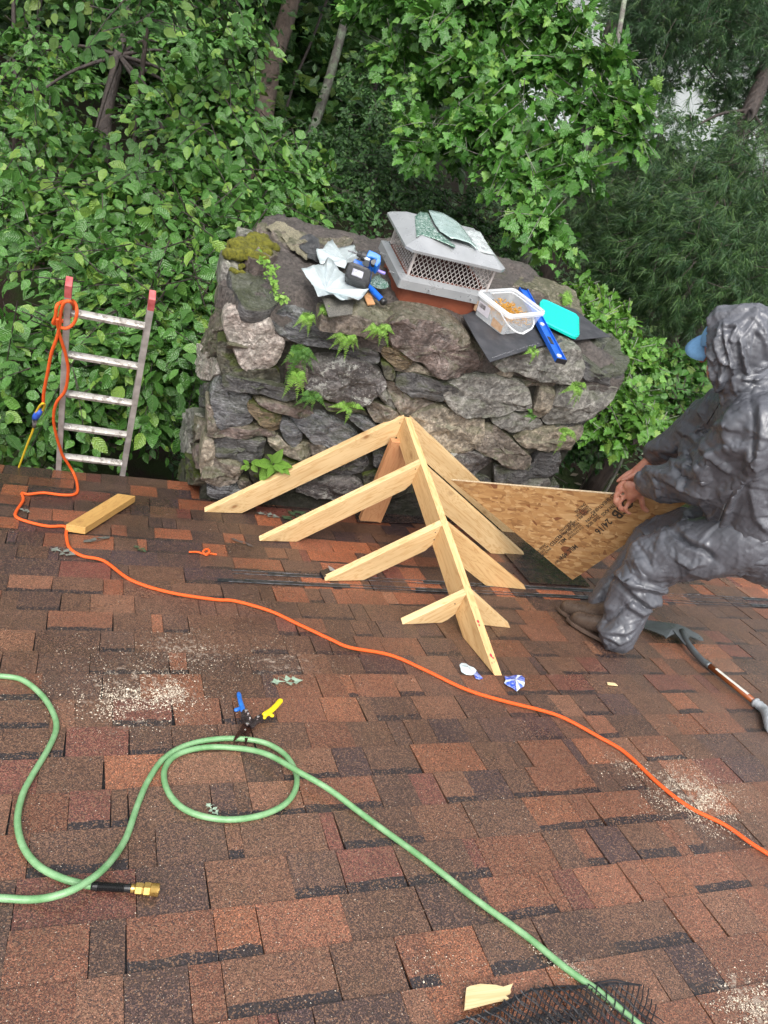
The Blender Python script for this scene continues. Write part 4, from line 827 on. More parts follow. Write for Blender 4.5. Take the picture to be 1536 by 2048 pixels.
# torn wrappers
def scrap(name, pts, cols, label, cat, z=.014, th=.0012, amp=.010, seed=1):
    r = random.Random(seed); P = [RF(u, v, z + r.uniform(0, amp)) for u, v in pts]; c = sum(P) / len(P) + NW * amp; n = len(P); mb = MB()
    for k in range(n): mb.add([P[k], P[(k + 1) % n], c + NW * r.uniform(-.3, .3) * amp], [(0, 1, 2)], cols[r.randrange(len(cols))])
    t = NT(name); a = t.n('Attribute'); a.attribute_name = 'Col'; v = t.map(); m = t.out(t.mix(t.ramp(t.noise(v, 70, 3), [(.4, 0.0), (.6, .4)]), a.outputs['Color'], (.75, .78, .8)), .35, t.bump(t.noise(v, 60), .5, .004))
    return tag(obj(name, mb, m), label, cat)
Z7 = lambda p: [(880 + x / 7.68, 1180 + y / 7.68) for x, y in p]
WH, BL = (.62, .72, .74), (.02, .07, .50)
scrap('torn_label', Z7([(300,1150),(330,1120),(400,1125),(450,1165),(520,1190),(560,1235),(540,1290),(480,1310),(400,1300),(330,1260)]), [WH, (.5, .6, .62)], 'crumpled white scrap of label left of the ridge board end', 'litter', seed=3)
scrap('blue_shred', Z7([(520,1290),(570,1250),(590,1310),(660,1355),(600,1375),(545,1360)]), [BL], 'thin blue shred trailing from the crumpled white label', 'litter', seed=4)
scrap('torn_wrapper', Z7([(990,1320),(1060,1330),(1130,1310),(1190,1305),(1250,1310),(1300,1350),(1300,1420),(1290,1480),(1230,1510),(1180,1560),(1120,1510),(1040,1470),(985,1430),(1010,1380)]), [BL, BL, (.03, .1, .6), WH], 'ragged blue and white torn wrapper right of the ridge board end', 'litter', seed=9)
def simple_chip(name, pts, mat, label, cat, z=.016, th=.003):
    o = rprism(name, pts, z, th, mat); return tag(o, label, cat)
ZN = lambda p: [(780 + x / 2.648, 1860 + y / 2.648) for x, y in p]
M_CHIP = wood_mat('pale_splinter', (.72, .58, .33), (.62, .45, .22), 2, knots=False)
o = local_obj('wood_chip', [RF(u, v, .026) for u, v in ZN([(405,305),(425,295),(480,285),(560,290),(600,300),(652,283),(638,315),(640,330),(612,345),(630,362),(560,375),(395,418),(400,350)])], -NW * .006, M_CHIP, None, RF(1020, 1990) - RF(930, 2000), bevel=0); tag(o, 'broad pale splintered wood chip near the bottom of the roof', 'wood chip')
simple_chip('wood_sliver', [(1214, 1364), (1230, 1366), (1236, 1371), (1216, 1369)], M_CHIP, 'small white wood sliver right of the blue wrapper', 'wood chip')
simple_chip('plastic_scrap', [(640, 1142), (655, 1136), (668, 1140), (664, 1150), (646, 1152)], simple('black_plastic', (.012, .013, .018), .2), 'crushed black plastic scrap at the tail of the third left rafter', 'litter', .03, .02)
simple_chip('foil_scrap', [(656, 1131), (664, 1135), (672, 1141), (660, 1141)], simple('silver_foil', (.5, .5, .52), .3, metal=.5), 'small silver foil flake above the black plastic scrap', 'litter', .034, .002)
kn = empty('rope_scrap', RF(405, 1105), 'short knotted scrap of orange rope alone on the shingles', 'rope')
mb = MB(); mb.tube(catmull([RF(*q, z) for q, z in [((378,1104), .016), ((395,1104), .016), ((410,1108), .02), ((419,1103), .034), ((414,1098), .034), ((406,1103), .03), ((412,1110), .018), ((420,1107), .018), ((433,1109), .016)]], 5), .0052, 7); obj('rope_line', mb, M_OR, kn, smooth=True)

# black netting bunched at the bottom of the view
mb = MB(); rn = random.Random(5)
def nh(a, b): return .010 + .016 * max(0, fbm((a * 3, b * 3, 2), 2.5) + .35) + .004
n0 = RF(800, 2060); n1_ = RF(1330, 2060); nu = nrm(n1_ - n0); nv = nrm(np.cross(NW, nu)); nv = nv if nv @ SW > 0 else -nv; LL = np.linalg.norm(n1_ - n0)
def netp(a, b):                                                  # a along, b towards the eave
    bb = b * (.35 + .65 * min(1, a / .35)); 
    return n0 + nu * a + nv * (bb - .10) + NW * nh(a, b) + nu * .008 * nz((a, b, 1), 18)
for lay in range(2):
    for k in range(-12, 20):
        for sgn in (1, -1):
            pts = []
            for j in range(0, 34):
                b = j * .006; a = k * .029 + sgn * b * .75 + lay * .013 + (.18 if sgn < 0 else 0)
                if 0 < a < LL * .985 and b < .155 + .05 * min(1, a / .5) + .02 * nz((a, lay, 0), 6): q = netp(a, b) + NW * lay * .008 + nv * .004 * nz((a, b, lay + 4), 25); pts.append(q)
            if len(pts) > 3: mb.tube(pts, .0017, 4, cap=False)
for lay in range(3):
    pts = [netp(a, .15 + .05 * min(1, a / .5) + .02 * nz((a, lay, 0), 6)) for a in np.arange(.02, LL * .98, .015)]; mb.tube(pts, .0022, 5)
tag(obj('debris_netting', mb, simple('black_netting', (.010, .011, .014), .5, (.018, .018, .022), 50)), 'crumpled black plastic netting bunched at the bottom of the roof over the green hose', 'netting')
# sawdust and shavings
mb = MB(); rs = random.Random(11)
def chips(u, v, ru, rv, n, big=.004, ang=0):
    for _ in range(n):
        a, b = rs.gauss(0, .5), rs.gauss(0, .5); x, y = a * ru * math.cos(ang) - b * rv * math.sin(ang), a * ru * math.sin(ang) + b * rv * math.cos(ang)
        uu, vv = u + x, v + y
        if fbm((uu * .02, vv * .03, 0), 1.5) < rs.uniform(-.35, .1): continue
        c = RF(uu, vv, .0135); s = big * rs.uniform(.25, 1.0) ** 1.6 * (1.8 if rs.random() < .06 else 1); th = rs.uniform(0, 6.3); e1_, e2_ = on_roof(math.cos(th), math.sin(th)), on_roof(-math.sin(th), math.cos(th))
        w = s * rs.uniform(.18, .6); k = rs.uniform(.75, 1.1); mb.add([c - e1_ * s, c - e2_ * w + NW * .002, c + e1_ * s * rs.uniform(.4, 1), c + e2_ * w + NW * .001, c + NW * .0016], [(0, 1, 4), (1, 2, 4), (2, 3, 4), (3, 0, 4)], (.64 * k, .55 * k, .43 * k))
chips(275, 1385, 190, 80, 3000, .0036); chips(330, 1385, 65, 36, 1000, .0056); chips(240, 1405, 60, 40, 800, .005); chips(370, 1300, 170, 45, 700, .0038); chips(560, 1330, 160, 60, 420, .003)
chips(1385, 1590, 130, 70, 4500, .0034, .45); chips(1245, 1530, 60, 18, 420, .0035, .3); chips(1400, 1600, 60, 35, 1800, .0046, .5); chips(1500, 2010, 70, 60, 1500, .004, .6); chips(1150, 1950, 110, 14, 700, .0035, .62); chips(870, 1935, 70, 40, 200, .003); chips(1050, 1620, 300, 60, 260, .0028)
for _ in range(3800):
    uu, vv = rs.uniform(-20, 1560), rs.uniform(1010, 2060)
    if vv < 1250 and rs.random() < .5: continue
    c = RF(uu, vv, .0128); s = .0014 * rs.uniform(.5, 1.5); th = rs.uniform(0, 6.3); e1_, e2_ = on_roof(math.cos(th), math.sin(th)), on_roof(-math.sin(th), math.cos(th)); k = rs.uniform(.5, 1); mb.add([c - e1_ * s, c - e2_ * s * .6, c + e1_ * s, c + NW * .002], [(0, 1, 3), (1, 2, 3), (2, 0, 3)], (.6 * k, .52 * k, .42 * k))
t = NT('sawdust'); a = t.n('Attribute'); a.attribute_name = 'Col'
tag(obj('sawdust', mb, t.out(a.outputs['Color'], .8)), 'pale sawdust and shavings scattered in patches over the shingles', 'sawdust', kind='stuff')

# ================================================================ THINGS ON TOP OF THE CHIMNEY
def zprism(name, pts, z, th, mat, parent=None, bevel=0, smooth=False):
    mb = MB(); mb.prism([PL(u, v, 2, z if not callable(z) else z(u, v)) for u, v in pts], A([0, 0, -th])); return obj(name, mb, mat, parent, bevel=bevel)
def drape(name, pts, dz, th, mat, label, cat, g=.02, curl=0.0):
    poly = [PL(u, v, 2, -.05)[:2] for u, v in pts]; xs = [p[0] for p in poly]; ys = [p[1] for p in poly]
    n = len(poly); mb = MB(); c = A([sum(xs) / n, sum(ys) / n]); D = []
    for k in range(n):
        a, b = A(poly[k]), A(poly[(k + 1) % n]); m = max(1, int(np.linalg.norm(b - a) / g)); D += [a + (b - a) * j / m for j in range(m)]
    R_ = 6; V = []; m = len(D)
    for r in range(R_):
        for q in D: p = c + (q - c) * (1 - r / R_); V.append(A([p[0], p[1], tsl(p[0], p[1]) + dz + curl * (1 - r / R_) ** 3 * nz((p[0], p[1], 3), 9)]))
    V.append(A([c[0], c[1], tsl(*c) + dz])); F = [(r * m + i, r * m + (i + 1) % m, (r + 1) * m + (i + 1) % m, (r + 1) * m + i) for r in range(R_ - 1) for i in range(m)] + [((R_ - 1) * m + i, (R_ - 1) * m + (i + 1) % m, R_ * m) for i in range(m)]
    nv_ = len(V); F += [(i + 1 if i + 1 < m else 0, i, nv_ + i, nv_ + (i + 1 if i + 1 < m else 0)) for i in range(m)]; V += [V[i] - A([0, 0, th]) for i in range(m)]
    mb.add(V, F); return tag(obj(name, mb, mat, smooth=False), label, cat)
def gran_mat(name, c1, c2):
    t = NT(name); v = t.map(); g = t.n_sep(t.vor(v, 300, out='Color')); return t.out(t.mix(t.ramp(g, [(.3, 0.0), (.7, 1.0)]), c1, c2), .6, t.bump(g, .5, .002))
M_OLG = gran_mat('olive_granules', (.20, .18, .12), (.10, .09, .06)); M_GRG = gran_mat('grey_granules', (.15, .14, .12), (.07, .068, .06))
drape('shingle_offcut', ZA([(770,60),(860,65),(1000,130),(1140,205),(1190,300),(1175,350),(1130,415),(1060,340),(960,220),(860,130)]), .022, .004, M_OLG, 'curved strip of olive shingle running along the left of the chimney top', 'shingle', curl=.01)
drape('felt_scrap', ZA([(1140,205),(1230,255),(1270,400),(1150,415),(1135,385),(1175,350),(1100,290),(1055,250),(1070,215)]), .030, .003, simple('black_felt', (.02, .02, .022), .4, (.05, .05, .05), 30), 'torn black felt scrap between the olive shingle strip and the silver sheets', 'roofing felt', curl=.02)
mb = MB()
def sheet(name, pts, ctr, z0, zc, mat, label, seed, fold=.016, k0=.9140, conv=None):
    r = random.Random(seed); n = len(pts); P = [PL(u, v, 2, z0 + (fold * 1.1 if k % 2 else -fold * .35) + r.uniform(-.2, .2) * fold) for k, (u, v) in enumerate(pts)]; c = PL(*ctr, 2, zc); V, F = [], []; R_ = 8
    for k in range(n):                                           # flat facets between fold lines that meet in one point
        a, b = P[k], P[(k + 1) % n]; o_ = len(V)
        for i in range(R_ + 1):
            for j in range(i + 1):
                q = c + (a - c) * (i - j) / R_ + (b - c) * j / R_; e_ = min(j, i - j) / R_; V.append(q + A([0, 0, .006 * fbm(q + seed, 13) + .012 * e_ * (1 if k % 2 else -1)]))
        idx = lambda i, j: o_ + i * (i + 1) // 2 + j
        for i in range(R_):
            for j in range(i + 1):
                F.append((idx(i, j), idx(i + 1, j), idx(i + 1, j + 1)))
                if j < i: F.append((idx(i, j), idx(i + 1, j + 1), idx(i, j + 1)))
    import bmesh
    mb = MB(); mb.add(V, F); o = obj(name, mb, mat, smooth=True); bm = bmesh.new(); bm.from_mesh(o.data); bmesh.ops.remove_doubles(bm, verts=bm.verts, dist=.0004); bmesh.ops.recalc_face_normals(bm, faces=bm.faces); bm.to_mesh(o.data); bm.free()
    sd = o.modifiers.new('thick', 'SOLIDIFY'); sd.thickness = .0012; smooth_by_angle(o, 16); return tag(o, label, 'metal sheet')
Z2 = lambda p: [(590 + x / 8.533, 460 + y / 8.533) for x, y in p]; Z4 = lambda p: [(660 + x / 10.97, 490 + y / 10.97) for x, y in p]; Z3 = lambda p: [(770 + x / 5.908, 410 + y / 5.908) for x, y in p]
t = NT('foil_backed_sheet'); v = t.map(); n = t.noise(v, 40, 3); M_FOIL = t.out(t.mix(t.ramp(n, [(.3, 0.0), (.7, 1.0)]), (.60, .66, .67), (.48, .54, .56)), .3, t.bump(t.noise(t.map((1, 9, 1)), 30, 3), .3, .004), Metallic=.35)
M_FOIL2 = simple('green_foil_sheet', (.30, .40, .38), .28, (.40, .50, .48), 20, .5, 60, .004, metal=.4)
t = NT('crinkled_green_foil'); v = t.map(); n = t.noise(v, 110, 3, .8); M_CRK = t.out(t.mix(t.ramp(n, [(.48, 0.0), (.6, 1.0)]), (.05, .14, .10), (.5, .58, .55)), .3, t.bump(n, .8, .004), Metallic=.3)
sheet('foil_sheet', Z2([(350,310),(480,320),(560,200),(640,155),(690,300),(1010,235),(1040,350),(1110,350),(1110,470),(900,560),(850,660),(560,520),(430,585)]), Z2([(860, 520)])[0], .012, .04, M_FOIL, 'star folded silver flashing sheet lying behind the drill', 4)
sheet('foil_sheet', Z2([(105,645),(300,605),(480,590),(560,465),(700,620),(840,740),(1000,900),(1260,1010),(1180,1120),(1080,1205),(900,1205),(740,1170),(600,1100),(390,1135),(250,870)]), Z2([(520, 1020)])[0], .035, .03, M_FOIL, 'large silver flashing sheet folded to points left of and below the battery', 8, .022)
sheet('foil_sheet', Z4([(830,950),(900,760),(1090,640),(1200,760),(1305,905),(1130,950)]), Z4([(1050, 850)])[0], .01, .02, M_CRK, 'crinkled speckled foil corner right of the battery', 3, .006)
zprism('shingle_offcut', crop(640, 590, [(20,20),(300,50),(292,170),(80,197)]), .0, .005, M_GRG); tag(bpy.data.objects['shingle_offcut.001'], 'square grey shingle piece hanging over the front edge below the silver sheets', 'shingle')
o = zprism('wood_shim', Z4([(750,1120),(850,1020),(920,1130),(990,1290),(830,1305)]), .005, .006, simple('raw_shim', (.50, .27, .12), .6, (.38, .18, .07), 50)); tag(o, 'small split wood shim beside the blue ribbed handle', 'wood shim')
# ribbed handle tool
p0, p1 = PL(*Z4([(900, 960)])[0], 2, .03), PL(*Z4([(1190, 1265)])[0], 2, .015); ax = nrm(p1 - p0); L = np.linalg.norm(p1 - p0)
kt = empty('utility_knife', (p0 + p1) / 2, 'hand tool with ribbed blue grip and black end cap beside the terracotta flue', 'hand tool')
mb = MB(); pr = [(-.05, .010), (0, .0135)]
for k in range(9): pr += [(L * (.12 + k * .075), .0155), (L * (.12 + k * .075 + .03), .0155), (L * (.12 + k * .075 + .035), .0138), (L * (.12 + k * .075 + .065), .0138)]
mb.lathe(p0, ax, pr + [(L * .84, .015)], 14); obj('blue_grip', mb, simple('bright_blue_plastic', (.01, .13, .62), .35, (.01, .1, .5), 30), kt)
mb = MB(); mb.lathe(p0, ax, [(L * .82, .0165), (L * .86, .019), (L * 1.0, .0185), (L * 1.05, .013), (L * 1.06, .004)], 14); obj('end_cap', mb, simple('black_plastic_cap', (.015, .015, .016), .35), kt, smooth=True)
o_ = [PL(*Z4([q])[0], 2, .045) for q in [(1040, 560), (1215, 630)]]; mb = MB(); mb.lathe(o_[0], nrm(o_[1] - o_[0]), [(0, .007), (.004, .0085), (np.linalg.norm(o_[1] - o_[0]) * .9, .0085), (np.linalg.norm(o_[1] - o_[0]), .006)], 12); tag(obj('marker_pen', mb, simple('lavender_plastic', (.28, .22, .62), .35, (.2, .15, .5), 30), smooth=False), 'short lavender marker lying right of the drill', 'marker')
# impact driver
DB = 3.72
def D4(x, y, d=DB): u, v = Z4([(x, y)])[0]; return W(u, v, d)
dr = empty('impact_driver', PL(*Z4([(640, 800)])[0], 2, .0), 'blue and black cordless driver lying on silver sheets with its battery towards the camera', 'cordless drill')
M_BLK = simple('black_housing', (.018, .018, .02), .4, (.035, .035, .037), 40, .2); M_BLU = simple('blue_housing', (.01, .16, .62), .35, (.01, .12, .5), 30, .15)
f1, f2, f3, f4 = D4(420, 330), D4(920, 530), D4(850, 880, 3.68), D4(325, 680, 3.68); fn = nrm(np.cross(f2 - f1, f4 - f1)); fn = fn if fn @ (CAM - f1) > 0 else -fn
mb = MB(); fc = (f1 + f2 + f3 + f4) / 4
def inset(P, k): c = sum(P) / len(P); return [c + (p - c) * k for p in P]
def ch(P, k): o = []; n = len(P); [o.extend([P[i] + (P[i - 1] - P[i]) * k, P[i] + (P[(i + 1) % n] - P[i]) * k]) for i in range(n)]; return o
F8 = ch([f1, f2, f3, f4], .13); ringwall(mb, [[p - fn * .055 for p in inset(F8, .95)], [p - fn * .03 for p in F8], [p - fn * .026 for p in inset(F8, 1.03)], [p - fn * .010 for p in inset(F8, 1.03)], [p - fn * .006 for p in F8], [p for p in inset(F8, .93)], [p - fn * .003 for p in inset(F8, .66)]], capb=True, capt=True)
obj('battery', mb, M_BLK, dr, bevel=0)
L4 = [D4(510, 510), D4(740, 600), D4(700, 740), D4(470, 650)]; L4 = [PLN(*[float(q[0]) for q in proj(p)[:2]], fc, fn) + fn * .0016 for p in L4]
mb = MB(); mb.prism([p for p in L4], -fn * .004); obj('battery_label', mb, simple('silver_label', (.42, .42, .46), .4, (.2, .2, .24), 70), dr)
ex, ey = nrm(f2 - f1), nrm(f1 - f4)
mb = MB(); P = [D4(540, 300, 3.80), D4(760, 390, 3.82), D4(880, 470, 3.80), D4(920, 560, 3.78), D4(900, 760, 3.78), D4(850, 600, 3.80), D4(500, 400, 3.80)]; mb.prism(P, -fn * .05); obj('battery_shoe', mb, M_BLU, dr, bevel=.002)
mb = MB(); h0, h1 = D4(880, 480, 3.80), D4(960, 470, 3.86); mb.tube(catmull([D4(760, 380, 3.80), D4(860, 420, 3.80), D4(960, 520, 3.82), D4(1010, 470, 3.86), D4(1050, 380, 3.86)], 4), .0165, 10); obj('handle', mb, M_BLU, dr, smooth=True)
mb = MB(); mx = nrm(D4(1080, 270) - D4(790, 210)); P = [D4(780, 290), D4(850, 165), D4(1000, 225), D4(1100, 290), D4(1100, 430), D4(1010, 540), D4(960, 480), D4(1000, 370), D4(900, 330), D4(800, 330)]; mb.prism([p + fn * .02 for p in P], -fn * .058); obj('motor_housing', mb, M_BLU, dr, bevel=.005)
mb = MB(); mb.prism([p + fn * .022 for p in [D4(715, 330), D4(740, 300), D4(880, 370), D4(850, 410), D4(760, 380)]], -fn * .05); obj('nose_trim', mb, simple('pale_trim', (.45, .5, .55), .35, metal=.4), dr, bevel=.003)
mb = MB(); c0_, c1_ = D4(800, 270), D4(600, 190); mb.lathe(c0_, nrm(c1_ - c0_), [(0, .024), (np.linalg.norm(c1_ - c0_) * .5, .022), (np.linalg.norm(c1_ - c0_) * .6, .015), (np.linalg.norm(c1_ - c0_), .012)], 14); obj('chuck', mb, M_BLK, dr, smooth=False)
mb = MB(); c2_ = D4(395, 125); mb.lathe(c1_, nrm(c2_ - c1_), [(0, .005), (np.linalg.norm(c2_ - c1_) * .5, .005), (np.linalg.norm(c2_ - c1_) * .55, .003), (np.linalg.norm(c2_ - c1_), .003)], 8); obj('driver_bit', mb, simple('bit_steel', (.3, .3, .32), .3, metal=.9), dr)
mb = MB(); mb.prism([p + fn * .021 for p in [D4(880, 400), D4(980, 360), D4(1010, 420), D4(950, 510), D4(890, 470)]], -fn * .02); obj('trigger', mb, M_BLK, dr, bevel=.002)
# sheets on the cap lid
def lidsheet(pts, z0, arch, mat, label, name='foil_sheet'):
    P = [PL(u, v, 2, z0) for u, v in Z3(pts)]; c = sum(P) / len(P); n = len(P); D = []
    for k in range(n):
        a, b = P[k], P[(k + 1) % n]; m = max(1, int(np.linalg.norm(b - a) / .012)); D += [a + (b - a) * j / m for j in range(m)]
    m = len(D); V = []; x_ = nrm(P[1] - P[0])
    for q in range(7):
        f_ = 1 - q / 7
        for d in D: p = c + (d - c) * f_; s = (p - c) @ A([1, 0, 0]); V.append(p + A([0, 0, arch * (1 - (s / .13) ** 2) + .003 * fbm(p, 25)]))
    V.append(c + A([0, 0, arch])); mb = MB(); mb.add(V, [(q * m + i, q * m + (i + 1) % m, (q + 1) * m + (i + 1) % m, (q + 1) * m + i) for q in range(6) for i in range(m)] + [(6 * m + i, 6 * m + (i + 1) % m, 7 * m) for i in range(m)])
    o = obj(name, mb, mat, smooth=True); sd = o.modifiers.new('thick', 'SOLIDIFY'); sd.thickness = .003; return tag(o, label, 'metal sheet')
lidsheet([(345,160),(410,105),(500,120),(560,280),(620,350),(690,400),(830,500),(820,520),(600,440),(430,370),(370,385),(350,240)], .282, .012, M_CRK, 'crinkled dark green sheet on the left of the chimney cap lid')
lidsheet([(505,95),(650,140),(860,240),(920,310),(1010,440),(1090,550),(980,490),(760,435),(700,390),(640,340),(580,250),(530,160)], .29, .022, M_FOIL2, 'arched grey green sheet across the middle of the cap lid')
lidsheet([(920,310),(1000,290),(1120,330),(1200,460),(1290,600),(1190,580),(1090,545),(1010,440)], .284, .004, simple('crinkled_plastic', (.45, .48, .48), .25, (.3, .33, .33), 60, .8, 50, .006), 'thin crinkled clear plastic sheet at the right of the cap lid')
# felt mat, level, lid, tub
t = NT('roofing_felt'); v = t.map(); n = t.noise(v, 14, 4); c = t.mix(t.ramp(n, [(.4, 0.0), (.7, 1.0)]), (.028, .029, .034), (.05, .05, .056))
M_FELT = t.out(c, t.ramp(t.noise(v, 25, 3), [(.3, .4), (.7, .7)]), t.bump(t.noise(v, 180, 3), .4, .002))
mat_pts = [(926,632),(950,675),(980,724),(1030,708),(1085,691),(1150,680),(1222,673),(1195,655),(1150,618),(1070,598),(990,600)]
def matz(u, v): return -.03 - .03 * max(0, (v - 690) / 40)
mt = empty('felt_mat', PL(1050, 660, 2, -.04), 'black roofing felt flap lying over the front right of the chimney top under the tub', 'roofing felt')
o = zprism('felt_flap', mat_pts, matz, .004, M_FELT, mt)
mb = MB(); a_, b_, c_ = PL(985, 715, 2, matz(985, 715) + .001), PL(1035, 699, 2, matz(1035, 699) + .001), PL(1080, 686, 2, matz(1080, 690) + .001)
for k in range(38):
    q = a_ + (b_ - a_) * k / 19 if k < 19 else b_ + (c_ - b_) * (k - 19) / 19
    if random.random() < .8: mb.box(q + A([0, random.uniform(-.004, .004), .0006]), [nrm(b_ - a_), np.cross(ZV, nrm(b_ - a_)), ZV], (.005 * random.uniform(.5, 1.2), .002, .0008))
obj('chalk_line', mb, simple('white_dashes', (.55, .55, .58), .7), mt, kind='stuff')
M_LBL = simple('level_blue', (.01, .11, .55), .35, (.01, .09, .45), 20, .1)
q0, q1 = PL(1046, 580, 2, .012), PL(1122, 722, 2, -.012); lx = nrm(q1 - q0); lyv = nrm(np.cross(ZV, lx)); lz = np.cross(lx, lyv); Ll = np.linalg.norm(q1 - q0)
lv = empty('spirit_level', (q0 + q1) / 2, 'blue torpedo level pointing over the front edge of the chimney between tub and teal lid', 'spirit level')
mb = MB(); mb.box((q0 + q1) / 2 - lz * .004, [lx, lyv, lz], (Ll, .054, .014)); mb.box((q0 + q1) / 2 + lyv * .027, [lx, lyv, lz], (Ll, .005, .026)); mb.box((q0 + q1) / 2 - lyv * .027, [lx, lyv, lz], (Ll, .005, .026)); obj('level_body', mb, M_LBL, lv, bevel=.0008)
M_VIAL = simple('pale_vial', (.62, .62, .56), .2, (.5, .48, .4), 60)
for u, v in ((1081, 648), (1112, 707)):
    c = PL(u, v, 2, .003); c = q0 + lx * ((c - q0) @ lx); mb = MB(); mb.lathe(c - lz * .004, lz, [(0, .015), (.012, .015), (.0135, .013)], 8); obj('vial', mb, M_VIAL, lv)
c = PL(1096, 678, 2, .003); c = q0 + lx * ((c - q0) @ lx); mb = MB(); mb.box(c + lz * .004, [lx, lyv, lz], (.075, .020, .003)); obj('scale_plate', mb, simple('black_plate', (.01, .01, .012), .3, (.05, .05, .05), 90), lv)
for qq, s_ in ((q1, 1), (q0, -1)): mb = MB(); mb.box(qq + lx * s_ * .003, [lx, lyv, lz], (.008, .058, .027)); obj('end_cap', mb, simple('black_end', (.015, .015, .018), .5), lv, bevel=.001)
Z44 = lambda p: [(950 + x / 6.144, 550 + y / 6.144) for x, y in p]
tl = empty('tub_lid', PL(1122, 640, 2, .0), 'teal plastic tub lid lying on the black felt right of the blue level', 'lid')
TL = Z44([(800,330),(830,298),(880,305),(1240,475),(1278,520),(1283,735),(1245,768),(1200,755),(840,575),(795,530)]); P = [PL(u, v, 2, .0) for u, v in TL]
M_TEAL = simple('teal_plastic', (.0, .50, .42), .4, (.0, .43, .36), 90, .3, 200, .001)
mb = MB(); ringwall(mb, [[p + A([0, 0, -.012]) for p in P], P, inset(P, .97), [p - A([0, 0, .003]) for p in inset(P, .94)], [p - A([0, 0, .003]) for p in inset(P, .90)], [p + A([0, 0, .0]) for p in inset(P, .88)]], capb=True, capt=True); obj('lid_plate', mb, M_TEAL, tl, bevel=0)
# tub
tb = empty('screw_tub', PL(1015, 640, 2, -.03), 'clear plastic tub with white bail handle and price label standing on the black felt', 'tub')
R4 = [PL(u, v, 2, .105) for u, v in Z44([(128,250),(385,70),(790,392),(560,560)])]; cR = sum(R4) / 4; a1 = nrm((R4[3] + R4[2]) / 2 - (R4[0] + R4[1]) / 2); a2 = nrm(np.cross(ZV, a1)); h1_ = abs((R4[2] + R4[3] - R4[0] - R4[1]) @ a1) / 4 * .98; h2_ = abs((R4[1] - R4[0]) @ a2) / 2
def trect(k, z, r=.03):
    out = []
    for p in rrect(-h1_ * k, h1_ * k, -h2_ * k, h2_ * k, 0, r * k, 5): out.append(A([cR[0], cR[1], z]) + a1 * p[0] + a2 * p[1])
    return out
t = NT('clear_tub_plastic'); M_TUB = t.out((.80, .84, .87), .22, t.bump(t.noise(t.map(), 12), .1, .004), Alpha=.32, Specular_IOR_Level=.7)
mb = MB(); ringwall(mb, [trect(.84, -.028), trect(.95, .078), trect(.955, .08)], capb=True); obj('tub_wall', mb, M_TUB, tb, smooth=False)
t = NT('milky_rim'); M_RIM = t.out((.78, .81, .84), .3, None, Alpha=.75)
mb = MB(); ringwall(mb, [trect(.955, .075), trect(1.0, .078), trect(1.005, .092), trect(.985, .094), trect(.98, .102), trect(.95, .104), trect(.94, .09)]); obj('rim', mb, M_RIM, tb)
M_WPL = simple('white_plastic', (.74, .75, .76), .35, (.66, .67, .68), 20, .05)
hA_, hB_ = PL(*Z44([(300, 420)])[0], 2, .075), PL(*Z44([(705, 480)])[0], 2, .08)
mb = MB(); mb.tube(catmull([hA_, PL(*Z44([(350, 530)])[0], 2, .05), PL(*Z44([(430, 640)])[0], 2, .025), PL(*Z44([(520, 705)])[0], 2, .01), PL(*Z44([(600, 715)])[0], 2, .005), PL(*Z44([(690, 660)])[0], 2, .012), PL(*Z44([(722, 590)])[0], 2, .035), hB_], 5), .0042, 8); mb.tube([PL(*Z44([(585, 722)])[0], 2, .006), PL(*Z44([(695, 660)])[0], 2, .012)], .0062, 8); obj('bail_handle', mb, M_WPL, tb, smooth=True)
fside = trect(.9, 0)
def onside(a, z): return A([cR[0], cR[1], z]) + a1 * a - a2 * h2_ * (.84 + (z + .028) / .106 * .11 + .012)
mb = MB(); mb.add([onside(-h1_ * .72, .0), onside(-h1_ * .05, .0), onside(-h1_ * .05, .06), onside(-h1_ * .72, .06)], [(0, 1, 2, 3)]); obj('price_label', mb, simple('white_label', (.68, .64, .68), .4, (.58, .55, .6), 60), tb)
mb = MB(); xx = -h1_ * .66
while xx < -h1_ * .32: w_ = random.choice([.0012, .002, .003]); p_ = [onside(xx, .028), onside(xx + w_, .028), onside(xx + w_, .052), onside(xx, .052)]; mb.add([p - a2 * .0008 for p in p_], [(0, 1, 2, 3)]); xx += w_ + random.choice([.0012, .0022])
obj('barcode', mb, M_INK, tb, kind='stuff')
mb = MB(); mb.add([onside(-h1_ * .9, -.01), onside(-h1_ * .75, -.01), onside(-h1_ * .75, .05), onside(-h1_ * .9, .055)], [(0, 1, 2, 3)]); obj('tan_print', mb, simple('tan_print', (.5, .3, .17), .5, (.6, .42, .28), 50), tb); mb = MB(); mb.add([onside(h1_ * .2, -.02), onside(h1_ * .8, -.02), onside(h1_ * .8, .02), onside(h1_ * .2, .03)], [(0, 1, 2, 3)]); obj('tan_print', mb, simple('tan_print', (.5, .3, .17), .5, (.6, .42, .28), 50), tb)
mb = MB(); rr = random.Random(2)
for k in range(330):
    a, b = rr.uniform(-.8, .8) * h1_ * .92, rr.uniform(-.75, .7) * h2_; hgt = -.015 + .085 * (1 - (b / h2_ * .6 + .15) ** 2) * rr.uniform(.3, 1.0) * (1.1 - .35 * abs(a / h1_))
    c = A([cR[0], cR[1], hgt]) + a1 * a + a2 * b; d = nrm([rr.gauss(0, 1), rr.gauss(0, 1), rr.gauss(0, .45)]); L_ = .032; mb.tube([c - d * L_ / 2, c + d * L_ / 2], [.0017, .0009], 5); mb.box(c - d * L_ / 2, [d, nrm(np.cross(d, [.3, .2, .9])), np.cross(d, nrm(np.cross(d, [.3, .2, .9])))], (.0015, .006, .006))
